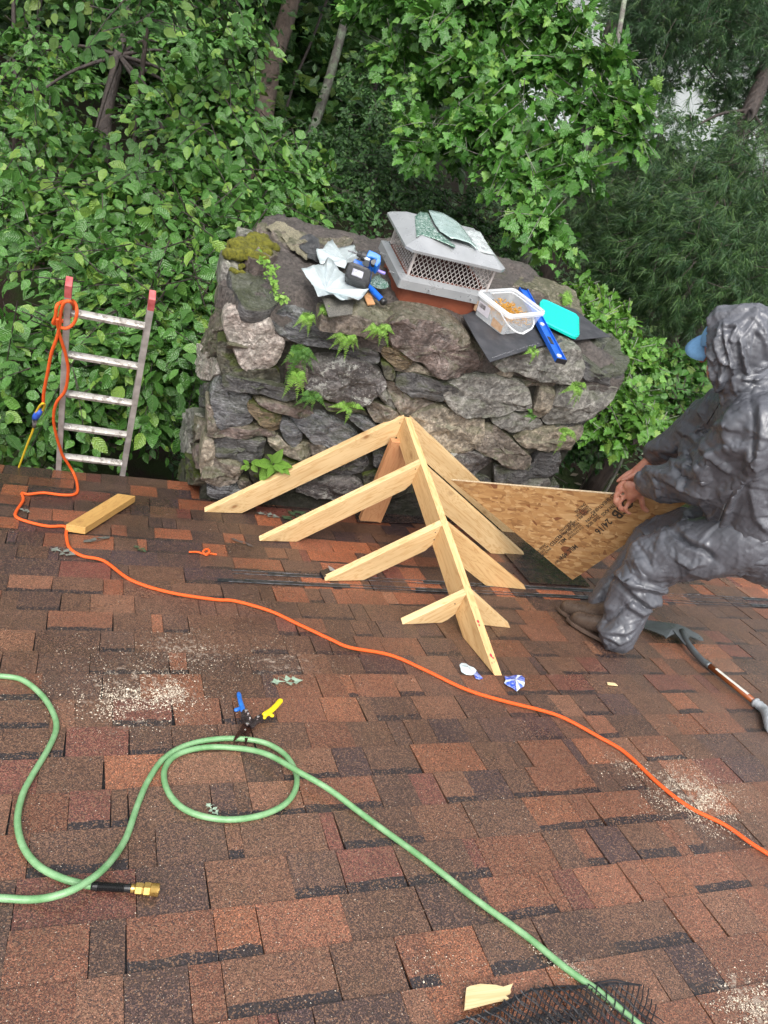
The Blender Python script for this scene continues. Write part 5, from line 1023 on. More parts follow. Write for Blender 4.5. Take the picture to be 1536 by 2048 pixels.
tag(obj('deck_screws', mb, simple('yellow_zinc', (.72, .38, .05), .35, (.55, .28, .04), 90, metal=.5)), 'heap of yellow zinc screws inside the clear tub', 'screws', kind='stuff')

# ================================================================ THE ROOFER
def buckle(co, E, rest, amp, it, seed, co0, no0, smooth=.04):
    r = np.random.default_rng(seed); n = len(co); i, j = E[:, 0], E[:, 1]; deg = np.maximum(np.bincount(i, minlength=n) + np.bincount(j, minlength=n), 1)[:, None]
    for k in range(it):
        d = co[j] - co[i]; L = np.linalg.norm(d, axis=1); s = ((L - rest) / (L + 1e-9) * .5)[:, None] * d; acc = np.zeros_like(co)
        for a in range(3): acc[:, a] = np.bincount(i, s[:, a], n) - np.bincount(j, s[:, a], n)
        co = co + acc / deg * 2.2
        av = np.zeros_like(co)
        for a in range(3): av[:, a] = np.bincount(i, co[j, a], n) + np.bincount(j, co[i, a], n)
        co = co + (av / deg - co) * smooth
        off = co - co0; h = (off * no0).sum(1, keepdims=True); t_ = off - h * no0; tl_ = np.linalg.norm(t_, axis=1, keepdims=True); t_ *= np.minimum(1, amp * .9 / (tl_ + 1e-9)); co = co0 + no0 * np.clip(h, -amp * .7, amp) + t_
    return co
def cloth(name, caps, vox, grow, amp, mat, parent, seed, cut=None, folds=()):
    """garment grown from capsules, its cloth a little too large for the form so that it buckles into folds"""
    import bmesh
    o = blob(name, caps, vox, 4, None, None, link_it=False); me = o.data
    for lvl, (g, am, it, sm) in enumerate(((grow, amp, 130, .02), (1.07, amp * .28, 70, .015))):
        n = len(me.vertices); co = np.zeros(n * 3); me.vertices.foreach_get('co', co); co = co.reshape(-1, 3); no = np.zeros(n * 3); me.vertices.foreach_get('normal', no); no = no.reshape(-1, 3)
        E = set()
        for p in me.polygons:
            vs = list(p.vertices); m = len(vs)
            for a in range(m): E.add((min(vs[a], vs[(a + 1) % m]), max(vs[a], vs[(a + 1) % m])))
            if m == 4: E.add((min(vs[0], vs[2]), max(vs[0], vs[2]))); E.add((min(vs[1], vs[3]), max(vs[1], vs[3])))
        E = np.array(sorted(E)); d0 = co[E[:, 1]] - co[E[:, 0]]; L0 = np.linalg.norm(d0, axis=1)
        gg = g + (.05 * np.array([nz(c, 4.0) for c in (co[E[:, 0]])]) if lvl == 0 else 0)
        rd = lambda c, s_: 1 - 3.2 * abs(nz((c[0] + .5 * nz(c, 1.7) + seed, c[1] * 1.5, c[2] * .7 + .4 * nz(c, 2.3)), s_))
        start = co + no * (am * np.array([rd(c, 3.6) * .8 + .3 * rd(c, 8) if lvl == 0 else .8 * rd(c, 13) for c in co]))[:, None]
        out = buckle(start, E, L0 * gg, am, it, seed, co, no, sm); me.vertices.foreach_set('co', out.ravel()); me.update()
        if lvl == 0:
            s = o.modifiers.new('s', 'SUBSURF'); s.levels = 1; s.subdivision_type = 'SIMPLE'; dg = bpy.context.evaluated_depsgraph_get(); me2 = bpy.data.meshes.new_from_object(o.evaluated_get(dg)); o.modifiers.clear(); o.data = me2; me = me2
    s = o.modifiers.new('s', 'SUBSURF'); s.levels = 1; dg = bpy.context.evaluated_depsgraph_get(); me = bpy.data.meshes.new_from_object(o.evaluated_get(dg))
    n = len(me.vertices); co = np.zeros(n * 3, np.float32); me.vertices.foreach_get('co', co); co = co.reshape(-1, 3).astype(float); no = np.zeros(n * 3, np.float32); me.vertices.foreach_get('normal', no); no = no.reshape(-1, 3)
    u, v, d = proj(co); face = ((co - CAM) * no).sum(1) < 0; tot = np.zeros(n)
    for fold in folds:                                           # long pulled folds: a crest that falls off sharply on one side, softly on the other
        amp_, w_, pts = fold; best = np.full(n, 1e9); sg = np.ones(n); tt = np.zeros(n); m = len(pts) - 1
        for k in range(m):
            (x0, y0), (x1, y1) = pts[k], pts[k + 1]; dx, dy = x1 - x0, y1 - y0; L2 = dx * dx + dy * dy; t_ = np.clip(((u - x0) * dx + (v - y0) * dy) / L2, 0, 1); ex, ey = u - x0 - t_ * dx, v - y0 - t_ * dy; dd = np.hypot(ex, ey); s_ = np.sign(ex * dy - ey * dx); q = dd < best
            best = np.where(q, dd, best); sg = np.where(q, s_, sg); tt = np.where(q, (k + t_) / m, tt)
        wid = np.where(sg > 0, w_, w_ * .45); prof = np.clip(1 - best / wid, 0, 1);  ends = np.clip(np.minimum(tt, 1 - tt) * 6 + .25, 0, 1); tot += 1.2 * amp_ * prof * ends
    rc = random.Random(seed * 13)
    for _ in range(170):                                         # short sharp creases of crumpled thin cloth
        i0 = rc.randrange(n); c_ = co[i0]; n_0 = nrm(no[i0]); tdir = nrm(np.cross(n_0, [rc.gauss(0, 1), rc.gauss(0, 1), rc.gauss(0, 1)])); Lc = rc.uniform(.05, .17); am = rc.uniform(.003, .010) * rc.choice((1, 1, -1)); rel = co - c_; al = rel @ tdir; sd_ = np.cross(n_0, tdir); ac = rel @ sd_ + .25 * al * al / Lc * rc.choice((-1, 1)); ok = np.abs(rel @ n_0) < .06
        w_ = rc.uniform(.015, .04); tot2 = np.clip(1 - np.abs(ac) / np.where(ac > 0, w_, w_ * .35), 0, 1) * np.clip(1 - np.abs(al) / Lc, 0, 1) ** .6 * ok; co = co + no * (am * tot2)[:, None]
    fb = np.array([.0045 * (.5 - 1.8 * abs(nz((c[0] * 1.2 + seed, c[1] * .8, c[2]), 3.4))) for c in co]); co = co + no * (np.where(face, tot, 0) + fb)[:, None]; me.vertices.foreach_set('co', co.astype(np.float32).ravel()); me.update()
    if cut:
        bm = bmesh.new(); bm.from_mesh(me); bmesh.ops.delete(bm, geom=[v_ for v_ in bm.verts if cut(v_.co)], context='VERTS'); bm.to_mesh(me); bm.free()
    bpy.data.objects.remove(o); me.name = name; me.materials.clear(); me.polygons.foreach_set('use_smooth', np.ones(len(me.polygons), bool)); return link(name, me, mat, parent)
def blob(name, caps, voxel, smooth_it=4, mat=None, parent=None, disp=None, cut=None, link_it=True):
    """tapered capsules grown together into one continuous surface"""
    mb = MB()
    for (p, r0_, q, r1_) in caps:
        p, q = A(p), A(q); d = q - p; L = np.linalg.norm(d); d = d / (L + 1e-9) if L > 1e-6 else A([0, 0, 1.0]); pr = []
        for k in range(7): a = math.pi / 2 * k / 6; pr.append((-r0_ * math.cos(a), max(r0_ * math.sin(a), 1e-4)))
        for k in range(6, -1, -1): a = math.pi / 2 * k / 6; pr.append((L + r1_ * math.cos(a), max(r1_ * math.sin(a), 1e-4)))
        mb.lathe(p, d, pr, 18)
    me = bpy.data.meshes.new(name); me.from_pydata(mb.v, [], mb.f); o = bpy.data.objects.new(name, me); COL.objects.link(o)
    m = o.modifiers.new('r', 'REMESH'); m.mode = 'VOXEL'; m.voxel_size = voxel; m.use_smooth_shade = True
    if smooth_it: s = o.modifiers.new('s', 'SMOOTH'); s.factor = .6; s.iterations = smooth_it
    dg = bpy.context.evaluated_depsgraph_get(); me2 = bpy.data.meshes.new_from_object(o.evaluated_get(dg)); bpy.data.objects.remove(o); me2.name = name; me2.materials.clear()
    if disp:
        n = len(me2.vertices); co = np.zeros(n * 3, np.float32); me2.vertices.foreach_get('co', co); co = co.reshape(-1, 3); no = np.zeros(n * 3, np.float32); me2.vertices.foreach_get('normal', no); no = no.reshape(-1, 3)
        for i in range(n): co[i] += no[i] * disp(co[i], no[i])
        me2.vertices.foreach_set('co', co.ravel()); me2.update()
    if cut:
        import bmesh
        bm = bmesh.new(); bm.from_mesh(me2); bmesh.ops.delete(bm, geom=[v_ for v_ in bm.verts if cut(v_.co)], context='VERTS'); bm.to_mesh(me2); bm.free()
    me2.polygons.foreach_set('use_smooth', np.ones(len(me2.polygons), bool)); return link(name, me2, mat, parent)
def J(u, v, d): return W(u, v, d)
K = dict(pel=J(1540, 1050, 3.40), hipL=J(1505, 1075, 3.32), kneeL=J(1298, 1128, 3.62), ankL=J(1238, 1262, 3.74), hipR=J(1530, 1048, 3.55), kneeR=J(1305, 1085, 3.88), ankR=J(1192, 1222, 3.90),
         belly=J(1530, 1000, 3.30), chest=J(1525, 890, 3.16), neck=J(1500, 800, 3.12), head=J(1464, 705, 3.08), shL=J(1535, 860, 2.98), elL=J(1432, 945, 3.25), wrL=J(1296, 968, 3.68), shR=J(1462, 815, 3.38), elR=J(1378, 872, 3.62), wrR=J(1300, 920, 3.86))
t = NT('weathered_skin'); v = t.map(); M_SKIN = t.out(t.mix(t.ramp(t.noise(v, 30, 4), [(.35, 0.0), (.7, 1.0)]), (.47, .22, .145), (.36, .13, .085)), .42, t.bump(t.noise(v, 120, 3), .3, .002), Subsurface_Weight=.08)
person = empty('person', (K['ankL'] + K['ankR']) / 2 - ZV * .12, 'crouching person in wet charcoal rain suit, hood over blue cap, gripping the strand board', 'person')
hf = nrm(J(1262, 985, 3.85) - K['head']); hf = nrm(J(1330, 712, 3.26) - K['head']); hup = nrm(ZV - hf * (ZV @ hf)); hr = np.cross(hf, hup)
Hc = K['head']
caps = [(Hc + hup * .03 - hf * .02, .092, Hc + hup * .02 + hf * .02, .085), (Hc - hup * .03 + hf * .03, .07, Hc - hup * .075 + hf * .06, .042), (Hc + hf * .098 + hup * .015, .012, Hc + hf * .118 - hup * .022, .015),
        (Hc + hf * .085 - hup * .052 + hr * .02, .012, Hc + hf * .085 - hup * .052 - hr * .02, .012), (Hc + hf * .075 + hup * .04 - hr * .035, .014, Hc + hf * .075 + hup * .04 + hr * .035, .014),
        (Hc + hr * .085 - hup * .01, .018, Hc + hr * .088 + hup * .02, .02), (Hc - hr * .085 - hup * .01, .018, Hc - hr * .088 + hup * .02, .02),
        (Hc - hup * .05 - hf * .02, .055, K['neck'], .065), (K['neck'], .08, K['chest'], .13), (K['chest'], .14, K['belly'], .14), (K['belly'], .14, K['pel'], .14),
        (K['neck'], .07, K['shL'], .07), (K['neck'], .07, K['shR'], .07), (K['shL'], .065, K['elL'], .048), (K['elL'], .046, K['wrL'], .03), (K['shR'], .065, K['elR'], .048), (K['elR'], .046, K['wrR'], .03),
        (K['hipL'], .10, K['kneeL'], .062), (K['kneeL'], .06, K['ankL'], .042), (K['hipR'], .10, K['kneeR'], .062), (K['kneeR'], .06, K['ankR'], .042)]
def hand(w, pts, thumb, d, palm):
    c = [(w, .029, J(*palm[0]), .030), (J(*palm[0]), .030, J(*palm[1]), .027), (J(*palm[0]), .03, J(*palm[2]), .027)]
    for ch_, r in pts + [(thumb, .0115)]:
        Q = [J(*q) for q in ch_]
        for k in range(len(Q) - 1): rr0 = r * (1 - .07 * k); c.append((Q[k], rr0 * 1.32, Q[k + 1], rr0 * 1.22))
    return c
caps += hand(K['wrL'], [([(1264,968,3.82),(1246,966,3.84),(1236,975,3.855),(1233,987,3.865),(1236,995,3.87)], .0100), ([(1262,980,3.81),(1243,980,3.84),(1232,990,3.855),(1230,1003,3.865),(1235,1010,3.87)], .0105),
    ([(1264,990,3.81),(1248,994,3.835),(1239,1005,3.85),(1240,1017,3.86),(1246,1021,3.865)], .0100), ([(1268,998,3.81),(1257,1006,3.83),(1251,1016,3.84),(1254,1025,3.85),(1260,1027,3.855)], .0088)], [(1282,992,3.78),(1284,1006,3.80),(1287,1016,3.815),(1294,1022,3.82)], 3.8, [(1278, 980, 3.77), (1258, 972, 3.81), (1262, 992, 3.81)])
caps += hand(K['wrR'], [([(1272,940,3.90),(1256,946,3.905),(1244,955,3.91),(1236,962,3.915)], .0095), ([(1268,948,3.91),(1252,956,3.915),(1243,965,3.925),(1238,974,3.93)], .0098), ([(1268,955,3.91),(1256,965,3.925),(1250,975,3.935),(1248,982,3.945)], .0092), ([(1272,960,3.91),(1264,970,3.925),(1260,978,3.94),(1260,985,3.945)], .0085)],
    [(1282,945,3.89),(1268,950,3.88),(1255,957,3.89),(1246,960,3.895)], 3.9, [(1284, 935, 3.885), (1272, 944, 3.90), (1272, 954, 3.90)])
caps += [(K['ankL'], .045, K['ankL'] - ZV * .06, .045), (K['ankR'], .045, K['ankR'] - ZV * .06, .045)]
body = blob('body', caps, .0062, 2, M_SKIN, person)
t = NT('wet_rain_suit'); v = t.map(); n = t.noise(v, 6, 5, .6)
def ridge(vec, sc, d=2): return t.math('ABSOLUTE', t.math('SUBTRACT', t.noise(vec, sc, d, .5, .4), .5))
drops = t.vor(v, 190); dm = t.noise(v, 3, 3)
b = t.bump(ridge(t.map((1, 1.6, .7), rot=(.4, .2, .3)), 6), .35, .02); b = t.bump(ridge(t.map((1.5, 1, .8), rot=(.5, .9, .8)), 17), .3, .007, b); b = t.bump(t.math('MULTIPLY', t.ramp(drops, [(.2, 1.0), (.4, 0.0)]), t.ramp(dm, [(.4, 0.0), (.55, 1.0)])), .5, .003, b)
M_SUIT = t.out(t.mix(t.ramp(n, [(.35, 0.0), (.7, 1.0)]), (.066, .069, .081), (.10, .103, .12)), t.ramp(t.noise(v, 18, 3), [(.3, .27), (.7, .42)]), b, Specular_IOR_Level=.65)
Q1 = lambda p: [(1100 + x / 2.805, 590 + y / 2.805) for x, y in p]
QH = lambda p: [(1360 + x / 7.877, 600 + y / 7.877) for x, y in p]
F_JK = [(.022, 30, Q1([(1120,560),(960,740),(880,830),(860,900)])), (.020, 26, Q1([(1135,845),(960,870),(890,920),(830,1000)])), (-.006, 8, Q1([(1118,540),(1135,700),(1135,830),(1160,950)])), (.026, 34, Q1([(1140,850),(1110,1000),(1000,1090),(940,1115)])),
 (.018, 18, Q1([(600,1010),(700,1060),(800,1110),(930,1135)])), (-.020, 14, Q1([(700,955),(735,1020),(760,1080)])), (.020, 20, Q1([(780,880),(850,980),(870,1070)])), (.016, 20, Q1([(470,1050),(560,1000),(690,1010),(740,930)])), (.014, 16, Q1([(560,990),(600,1060),(610,1140)])),
 (.018, 22, Q1([(720,750),(800,800),(850,860)])), (-.022, 16, Q1([(770,870),(790,930),(760,960)])), (.016, 22, Q1([(540,870),(640,860),(720,880)])), (.016, 18, Q1([(840,640),(880,710),(820,780)])), (.014, 16, Q1([(600,880),(680,930),(700,960)])), (.018, 24, Q1([(1040,660),(1000,800),(1010,860)])),
 (.018, 24, Q1([(1180,600),(1190,800),(1150,1000)])), (.018, 20, Q1([(1090,1040),(1010,1190),(960,1340),(970,1440)])), (-.018, 14, Q1([(1110,1030),(1040,1180),(990,1330)])), (.016, 24, Q1([(1130,1080),(1160,1250),(1230,1330)])), (.015, 16, Q1([(990,1380),(1080,1410),(1160,1445)])), (.020, 16, Q1([(870,1490),(960,1465),(1080,1490),(1230,1500)])),
 (.014, 18, Q1([(830,1150),(900,1230),(920,1330)])), (.012, 14, Q1([(900,880),(960,960),(1020,1000)])), (.012, 14, Q1([(930,760),(1000,740),(1080,760)])), (-.03, 20, Q1([(960,560),(1050,510),(1140,490)]))]
F_PT = [(.026, 24, Q1([(375,1560),(480,1620),(640,1655),(800,1660),(930,1650)])), (.020, 20, Q1([(400,1565),(480,1670),(560,1735),(600,1700)])), (.022, 36, Q1([(440,1450),(560,1350),(720,1290),(800,1240)])), (-.022, 14, Q1([(690,1330),(760,1395),(850,1430),(920,1490)])), (.014, 16, Q1([(740,1340),(820,1400),(900,1410)])),
 (.016, 14, Q1([(700,1480),(790,1520),(880,1500)])), (-.012, 8, Q1([(470,1700),(360,1800),(300,1840)])), (.020, 20, Q1([(420,1720),(520,1790),(640,1690)])), (-.016, 12, Q1([(450,1700),(540,1760),(620,1750)])), (.018, 16, Q1([(250,1830),(300,1885),(420,1895),(480,1860)])), (.018, 14, Q1([(300,1900),(390,1950),(450,1920)])), (.020, 26, Q1([(240,1740),(320,1640),(380,1560)])),
 (.016, 26, Q1([(480,1480),(520,1560),(640,1600)])), (.018, 20, Q1([(380,1600),(330,1700),(320,1790)])), (.014, 24, Q1([(760,1540),(860,1570),(980,1540)])), (-.014, 14, Q1([(560,1600),(700,1620),(860,1610)]))]
F_HD = [(.020, 13, QH([(700,440),(740,700),(830,1030),(840,1180)])), (-.016, 8, QH([(760,620),(800,800),(840,980)])), (.020, 16, QH([(650,380),(560,680),(670,990),(630,1330)])), (.016, 12, QH([(920,420),(840,560),(790,680)])), (.020, 14, QH([(930,590),(980,850),(1060,1200)])), (-.016, 8, QH([(980,720),(1040,900),(1080,1120)])), (.014, 12, QH([(680,940),(830,1030)])), (.016, 14, QH([(280,430),(600,260),(860,190),(1090,120)])),
 (.014, 14, QH([(1180,430),(1330,640),(1360,960),(1180,1140)])), (.014, 10, QH([(300,600),(350,880),(480,1170),(610,1500)])), (.016, 10, QH([(960,1240),(1110,1265),(1240,1250)])), (.014, 10, QH([(680,420),(800,410),(910,410)])), (.014, 10, QH([(340,800),(480,900),(560,970)]))]
jk = [(J(1530, 1075, 3.36), .20, J(1525, 900, 3.16), .20), (J(1580, 1055, 3.38), .175, J(1575, 905, 3.2), .165), (J(1465, 1050, 3.42), .13, J(1500, 900, 3.25), .17), (J(1525, 900, 3.16), .19, J(1525, 850, 3.1), .16), (J(1520, 850, 3.08), .15, J(1475, 815, 3.32), .12), (J(1510, 820, 3.1), .13, J(1500, 780, 3.1), .11),
      (K['shL'], .135, K['elL'], .115), (K['elL'], .115, J(1330, 968, 3.56), .092), (J(1330, 968, 3.56), .09, J(1300, 966, 3.65), .074), (J(1400, 975, 3.35), .09, J(1440, 965, 3.25), .1),
      (K['shR'], .12, K['elR'], .095), (K['elR'], .092, J(1312, 908, 3.82), .062), (J(1400, 905, 3.5), .09, J(1480, 920, 3.3), .14), (J(1500, 1100, 3.42), .12, J(1580, 1110, 3.38), .13)]
jacket = cloth('rain_jacket', jk, .026, 1.03, .007, M_SUIT, person, 1, folds=F_JK)
pt = [(J(1520, 1065, 3.42), .19, J(1575, 1060, 3.42), .165), (K['hipL'], .165, J(1400, 1100, 3.46), .135), (J(1400, 1100, 3.46), .135, K['kneeL'], .108), (K['kneeL'], .108, J(1262, 1205, 3.70), .098), (J(1262, 1205, 3.7), .098, J(1236, 1268, 3.745), .092),
      (K['hipR'], .15, J(1400, 1060, 3.72), .12), (J(1400, 1060, 3.72), .12, K['kneeR'], .098), (K['kneeR'], .098, J(1235, 1170, 3.90), .082), (J(1235, 1170, 3.9), .08, J(1198, 1222, 3.92), .066), (J(1430, 1080, 3.6), .12, J(1530, 1060, 3.45), .15)]
pants = cloth('rain_trousers', pt, .026, 1.03, .007, M_SUIT, person, 2, folds=F_PT)
hd = [(Hc + hup * .035 - hf * .015, .148, Hc - hup * .02 + hf * .02, .135), (Hc + hup * .07 - hf * .07, .11, Hc + hup * .04 + hf * .03, .128), (Hc - hup * .03, .115, K['neck'] + ZV * .02, .115), (Hc - hup * .06 + hf * .05, .085, Hc - hup * .11 + hf * .03, .075), (K['neck'], .12, J(1525, 820, 3.12), .12)]
hood = cloth('hood', hd, .022, 1.03, .006, M_SUIT, person, 3, folds=F_HD, cut=lambda c: (A(c) - Hc) @ hf > .058 + .12 * ((A(c) - Hc) @ hup))
sd = hood.modifiers.new('t', 'SOLIDIFY'); sd.thickness = .003
cb = nrm(hf * .96 - hup * .10); V = []; mb = MB(); c0_ = Hc + hup * .06 + hf * .055; hupP = nrm(hup + nrm(CAM - Hc) * .9); hupP = nrm(hupP - hf * (hupP @ hf)); hrP = np.cross(hf, hupP)
for r in range(5):
    for k in range(11):
        a = -1.25 + 2.5 * k / 10; rad = .03 + .100 * r / 4; V.append(c0_ + cb * rad * math.cos(a) * 1.05 + hrP * rad * math.sin(a) * .70 - hupP * (.012 * math.sin(a) ** 2 * r / 4 * 1.4 + .004 * r))
mb.add(V, [(r * 11 + k, r * 11 + k + 1, (r + 1) * 11 + k + 1, (r + 1) * 11 + k) for r in range(4) for k in range(10)])
M_CAPB = simple('washed_blue_cotton', (.17, .36, .60), .7, (.14, .30, .52), 90, .3)
o = obj('cap_peak', mb, M_CAPB, person, smooth=True); sd = o.modifiers.new('t', 'SOLIDIFY'); sd.thickness = .004
mb = MB(); 
cap_ = blob('cap_crown', [(Hc + hup * .05 - hf * .01, .104, Hc + hup * .05 + hf * .02, .1)], .012, 3, M_CAPB, person, cut=lambda c: (A(c) - Hc) @ hup < .035)
M_HAIR = simple('dark_hair', (.03, .022, .018), .6)
mb = MB(); [mb.lathe(Hc + hf * .083 + hup * .022 + hr * s_ * .032, hf, [(-.008, .003), (-.004, .0095), (.0, .011), (.004, .0095), (.008, .003)], 10) for s_ in (-1, 1)]; obj('eyes', mb, simple('eye', (.6, .58, .55), .2, (.1, .06, .04), 200), person, smooth=True, kind='stuff')
# boots
M_BOOT = simple('wet_brown_leather', (.055, .038, .03), .28, (.09, .065, .05), 20, .3, 80, .003); M_SOLE = simple('boot_sole', (.07, .045, .035), .55, (.11, .075, .055), 30)
def boot(toe, heel, outline, ank, wd):
    b_ = nrm(RF(*heel) - RF(*toe)); L_ = np.linalg.norm(RF(*heel) - RF(*toe)); s_ = nrm(np.cross(NW, b_)); T_ = RF(*toe, .0); q = lambda a, h, s=0: T_ + b_ * a * L_ + NW * h + s_ * s
    t0, t1 = q(.17, .062), q(.35, .075); o = blob('boot', [(t0, .040, t1, .046), (q(.12, .052), .030, t0, .038), (t1, .046, q(.62, .105), .05), (q(.62, .095), .048, q(.86, .075), .046), (q(.86, .075), .045, q(.80, .16), .052), (q(.80, .16), .05, ank, .055)], .0075, 3, M_BOOT, person)
    P = []
    for k in range(24):
        a = 2 * math.pi * k / 24; x = .5 - .52 * math.cos(a); w = .046 * (abs(math.sin(a)) ** .7) * (1 - .22 * math.exp(-((x - .6) / .13) ** 2)) * (.8 if x < .12 else 1) * (1 if math.sin(a) > 0 else -1); P.append(q(x, .040, w))
    mb = MB(); mb.prism(P, -NW * .018); h_ = [p for p in P if (p - T_) @ b_ > L_ * .72]; hc = sum(h_) / len(h_); mb.prism([hc + (p - hc) for p in h_] , -NW * .029); obj('boot_sole', mb, M_SOLE, person, bevel=.002)
boot((1132, 1247), (1246, 1312), None, K['ankL'] - ZV * .02, .045); boot((1112, 1224), (1222, 1288), None, K['ankR'] - ZV * .0, .045)
# drawcord and pocket zip laid on the jacket
from mathutils.bvhtree import BVHTree
def snap(o, pts, off=.003):
    dg = bpy.context.evaluated_depsgraph_get(); V = [v_.co + Vector(base_of(o)) for v_ in o.data.vertices]; T = BVHTree.FromPolygons(V, [tuple(p.vertices) for p in o.data.polygons]); out = []
    for u, v in pts:
        h = T.ray_cast(Vector(CAM), Vector(nrm(ray(u, v))))
        if h[0] is not None: out.append(A(h[0]) - nrm(ray(u, v)) * off)
    return out
def line_on(o, pts, r_, name, mat):
    P = []
    for k in range(len(pts) - 1):
        for j in range(6): P.append((pts[k][0] + (pts[k + 1][0] - pts[k][0]) * j / 6, pts[k][1] + (pts[k + 1][1] - pts[k][1]) * j / 6))
    Q = snap(o, P)
    if len(Q) > 2: mb = MB(); mb.tube(Q, r_, 5); obj(name, mb, mat, person)
line_on(jacket, [(1450, 1008), (1442, 1030), (1434, 1052)], .0022, 'pocket_zip', simple('zip_tape', (.25, .27, .29), .4))
line_on(jacket, [(1448, 786), (1436, 812), (1420, 838), (1412, 850)], .002, 'drawcord', simple('black_cord', (.015, .015, .017), .5))
0 and line_on(jacket, [(1502, 800), (1506, 850), (1502, 900), (1504, 950)], .0018, 'sleeve_seam', simple('seam', (.03, .03, .035), .4))

# ================================================================ THE WOODS
def leaf_tpl(kind, curl=.0):
    if kind == 'broad':
        P = [(0, 0, 0), (.30, 0, -.02), (.64, 0, -.03), (1, 0, -.10), (.16, .22, .05), (.45, .33, .07), (.78, .20, .02), (.16, -.22, .05), (.45, -.33, .07), (.78, -.20, .02)]
        F = [(0, 1, 4), (1, 5, 4), (1, 2, 5), (2, 6, 5), (2, 3, 6), (0, 7, 1), (1, 7, 8), (1, 8, 2), (2, 8, 9), (2, 9, 3)]
    elif kind == 'round':
        P = [(0, 0, 0), (.5, 0, -.03), (1, 0, -.08), (.22, .34, .05), (.72, .30, .04), (.22, -.34, .05), (.72, -.30, .04)]; F = [(0, 1, 3), (1, 4, 3), (1, 2, 4), (0, 5, 1), (1, 5, 6), (1, 6, 2)]
    elif kind == 'maple':
        h = [(0, 0), (-.06, .20), (.13, .24), (.10, .50), (.30, .42), (.36, .58), (.47, .30), (.60, .36), (.66, .18), (.80, .16), (1, 0)]
        P = [(.32, 0, -.03)] + [(x, y, .03 + .06 * abs(y) - .12 * x * x) for x, y in h] + [(x, -y, .03 + .06 * abs(y) - .12 * x * x) for x, y in h[-2:0:-1]]; n = len(P) - 1; F = [(0, 1 + (k + 1) % n, 1 + k) for k in range(n)]
    else:
        P = [(0, 0, 0), (.5, .3, .04), (1, 0, -.06), (.5, -.3, .04)]; F = [(0, 2, 1), (0, 3, 2)]
    P = A(P); P[:, 2] += curl * P[:, 0] ** 2; P[:, 2] += curl * .6 * np.sin(P[:, 0] * 5) * np.abs(P[:, 1]); return P, np.array(F)
def leaf_mat(name, c_lo, c_hi, c_alt, rough=.15, trans=.16):
    t = NT(name); a = t.n('Attribute'); a.attribute_name = 'Col'; oi = t.n('ObjectInfo'); tone = t.math('FRACT', t.math('ADD', t.n_sep(a.outputs['Color']), oi.outputs['Random']))
    c = t.ramp(tone, [(0, c_lo), (.75, c_hi), (.97, c_alt)]); uv = t.n('UVMap'); sx = t.n('SeparateXYZ'); t.l(uv.outputs[0], sx.inputs[0]); ay = t.math('ABSOLUTE', sx.outputs[1])
    c = t.mix(t.ramp(ay, [(0.0, .55), (.025, .0)]), c, (.14, .22, .07)); vein = t.math('SINE', t.math('MULTIPLY', t.math('SUBTRACT', sx.outputs[0], t.math('MULTIPLY', ay, .8)), 46.0))
    v = t.map(); nb = t.noise(v, 45, 3, .6); c = t.mix(t.ramp(nb, [(.3, .25), (.6, 0.0)]), c, c_lo)
    b = t.bump(vein, .4, .005); b = t.bump(nb, .8, .014, b); wet = t.noise(v, 30, 3)
    m = t.out(c, t.ramp(wet, [(.35, rough - .08), (.65, rough + .1)]), b, Specular_IOR_Level=.6)
    tr = t.n('BsdfTranslucent'); t.l(c, tr.inputs[0]); mx = t.n('MixShader'); mx.inputs[0].default_value = trans; t.l(t.b.outputs[0], mx.inputs[1]); t.l(tr.outputs[0], mx.inputs[2]); t.l(mx.outputs[0], t.o.inputs[0]); return m
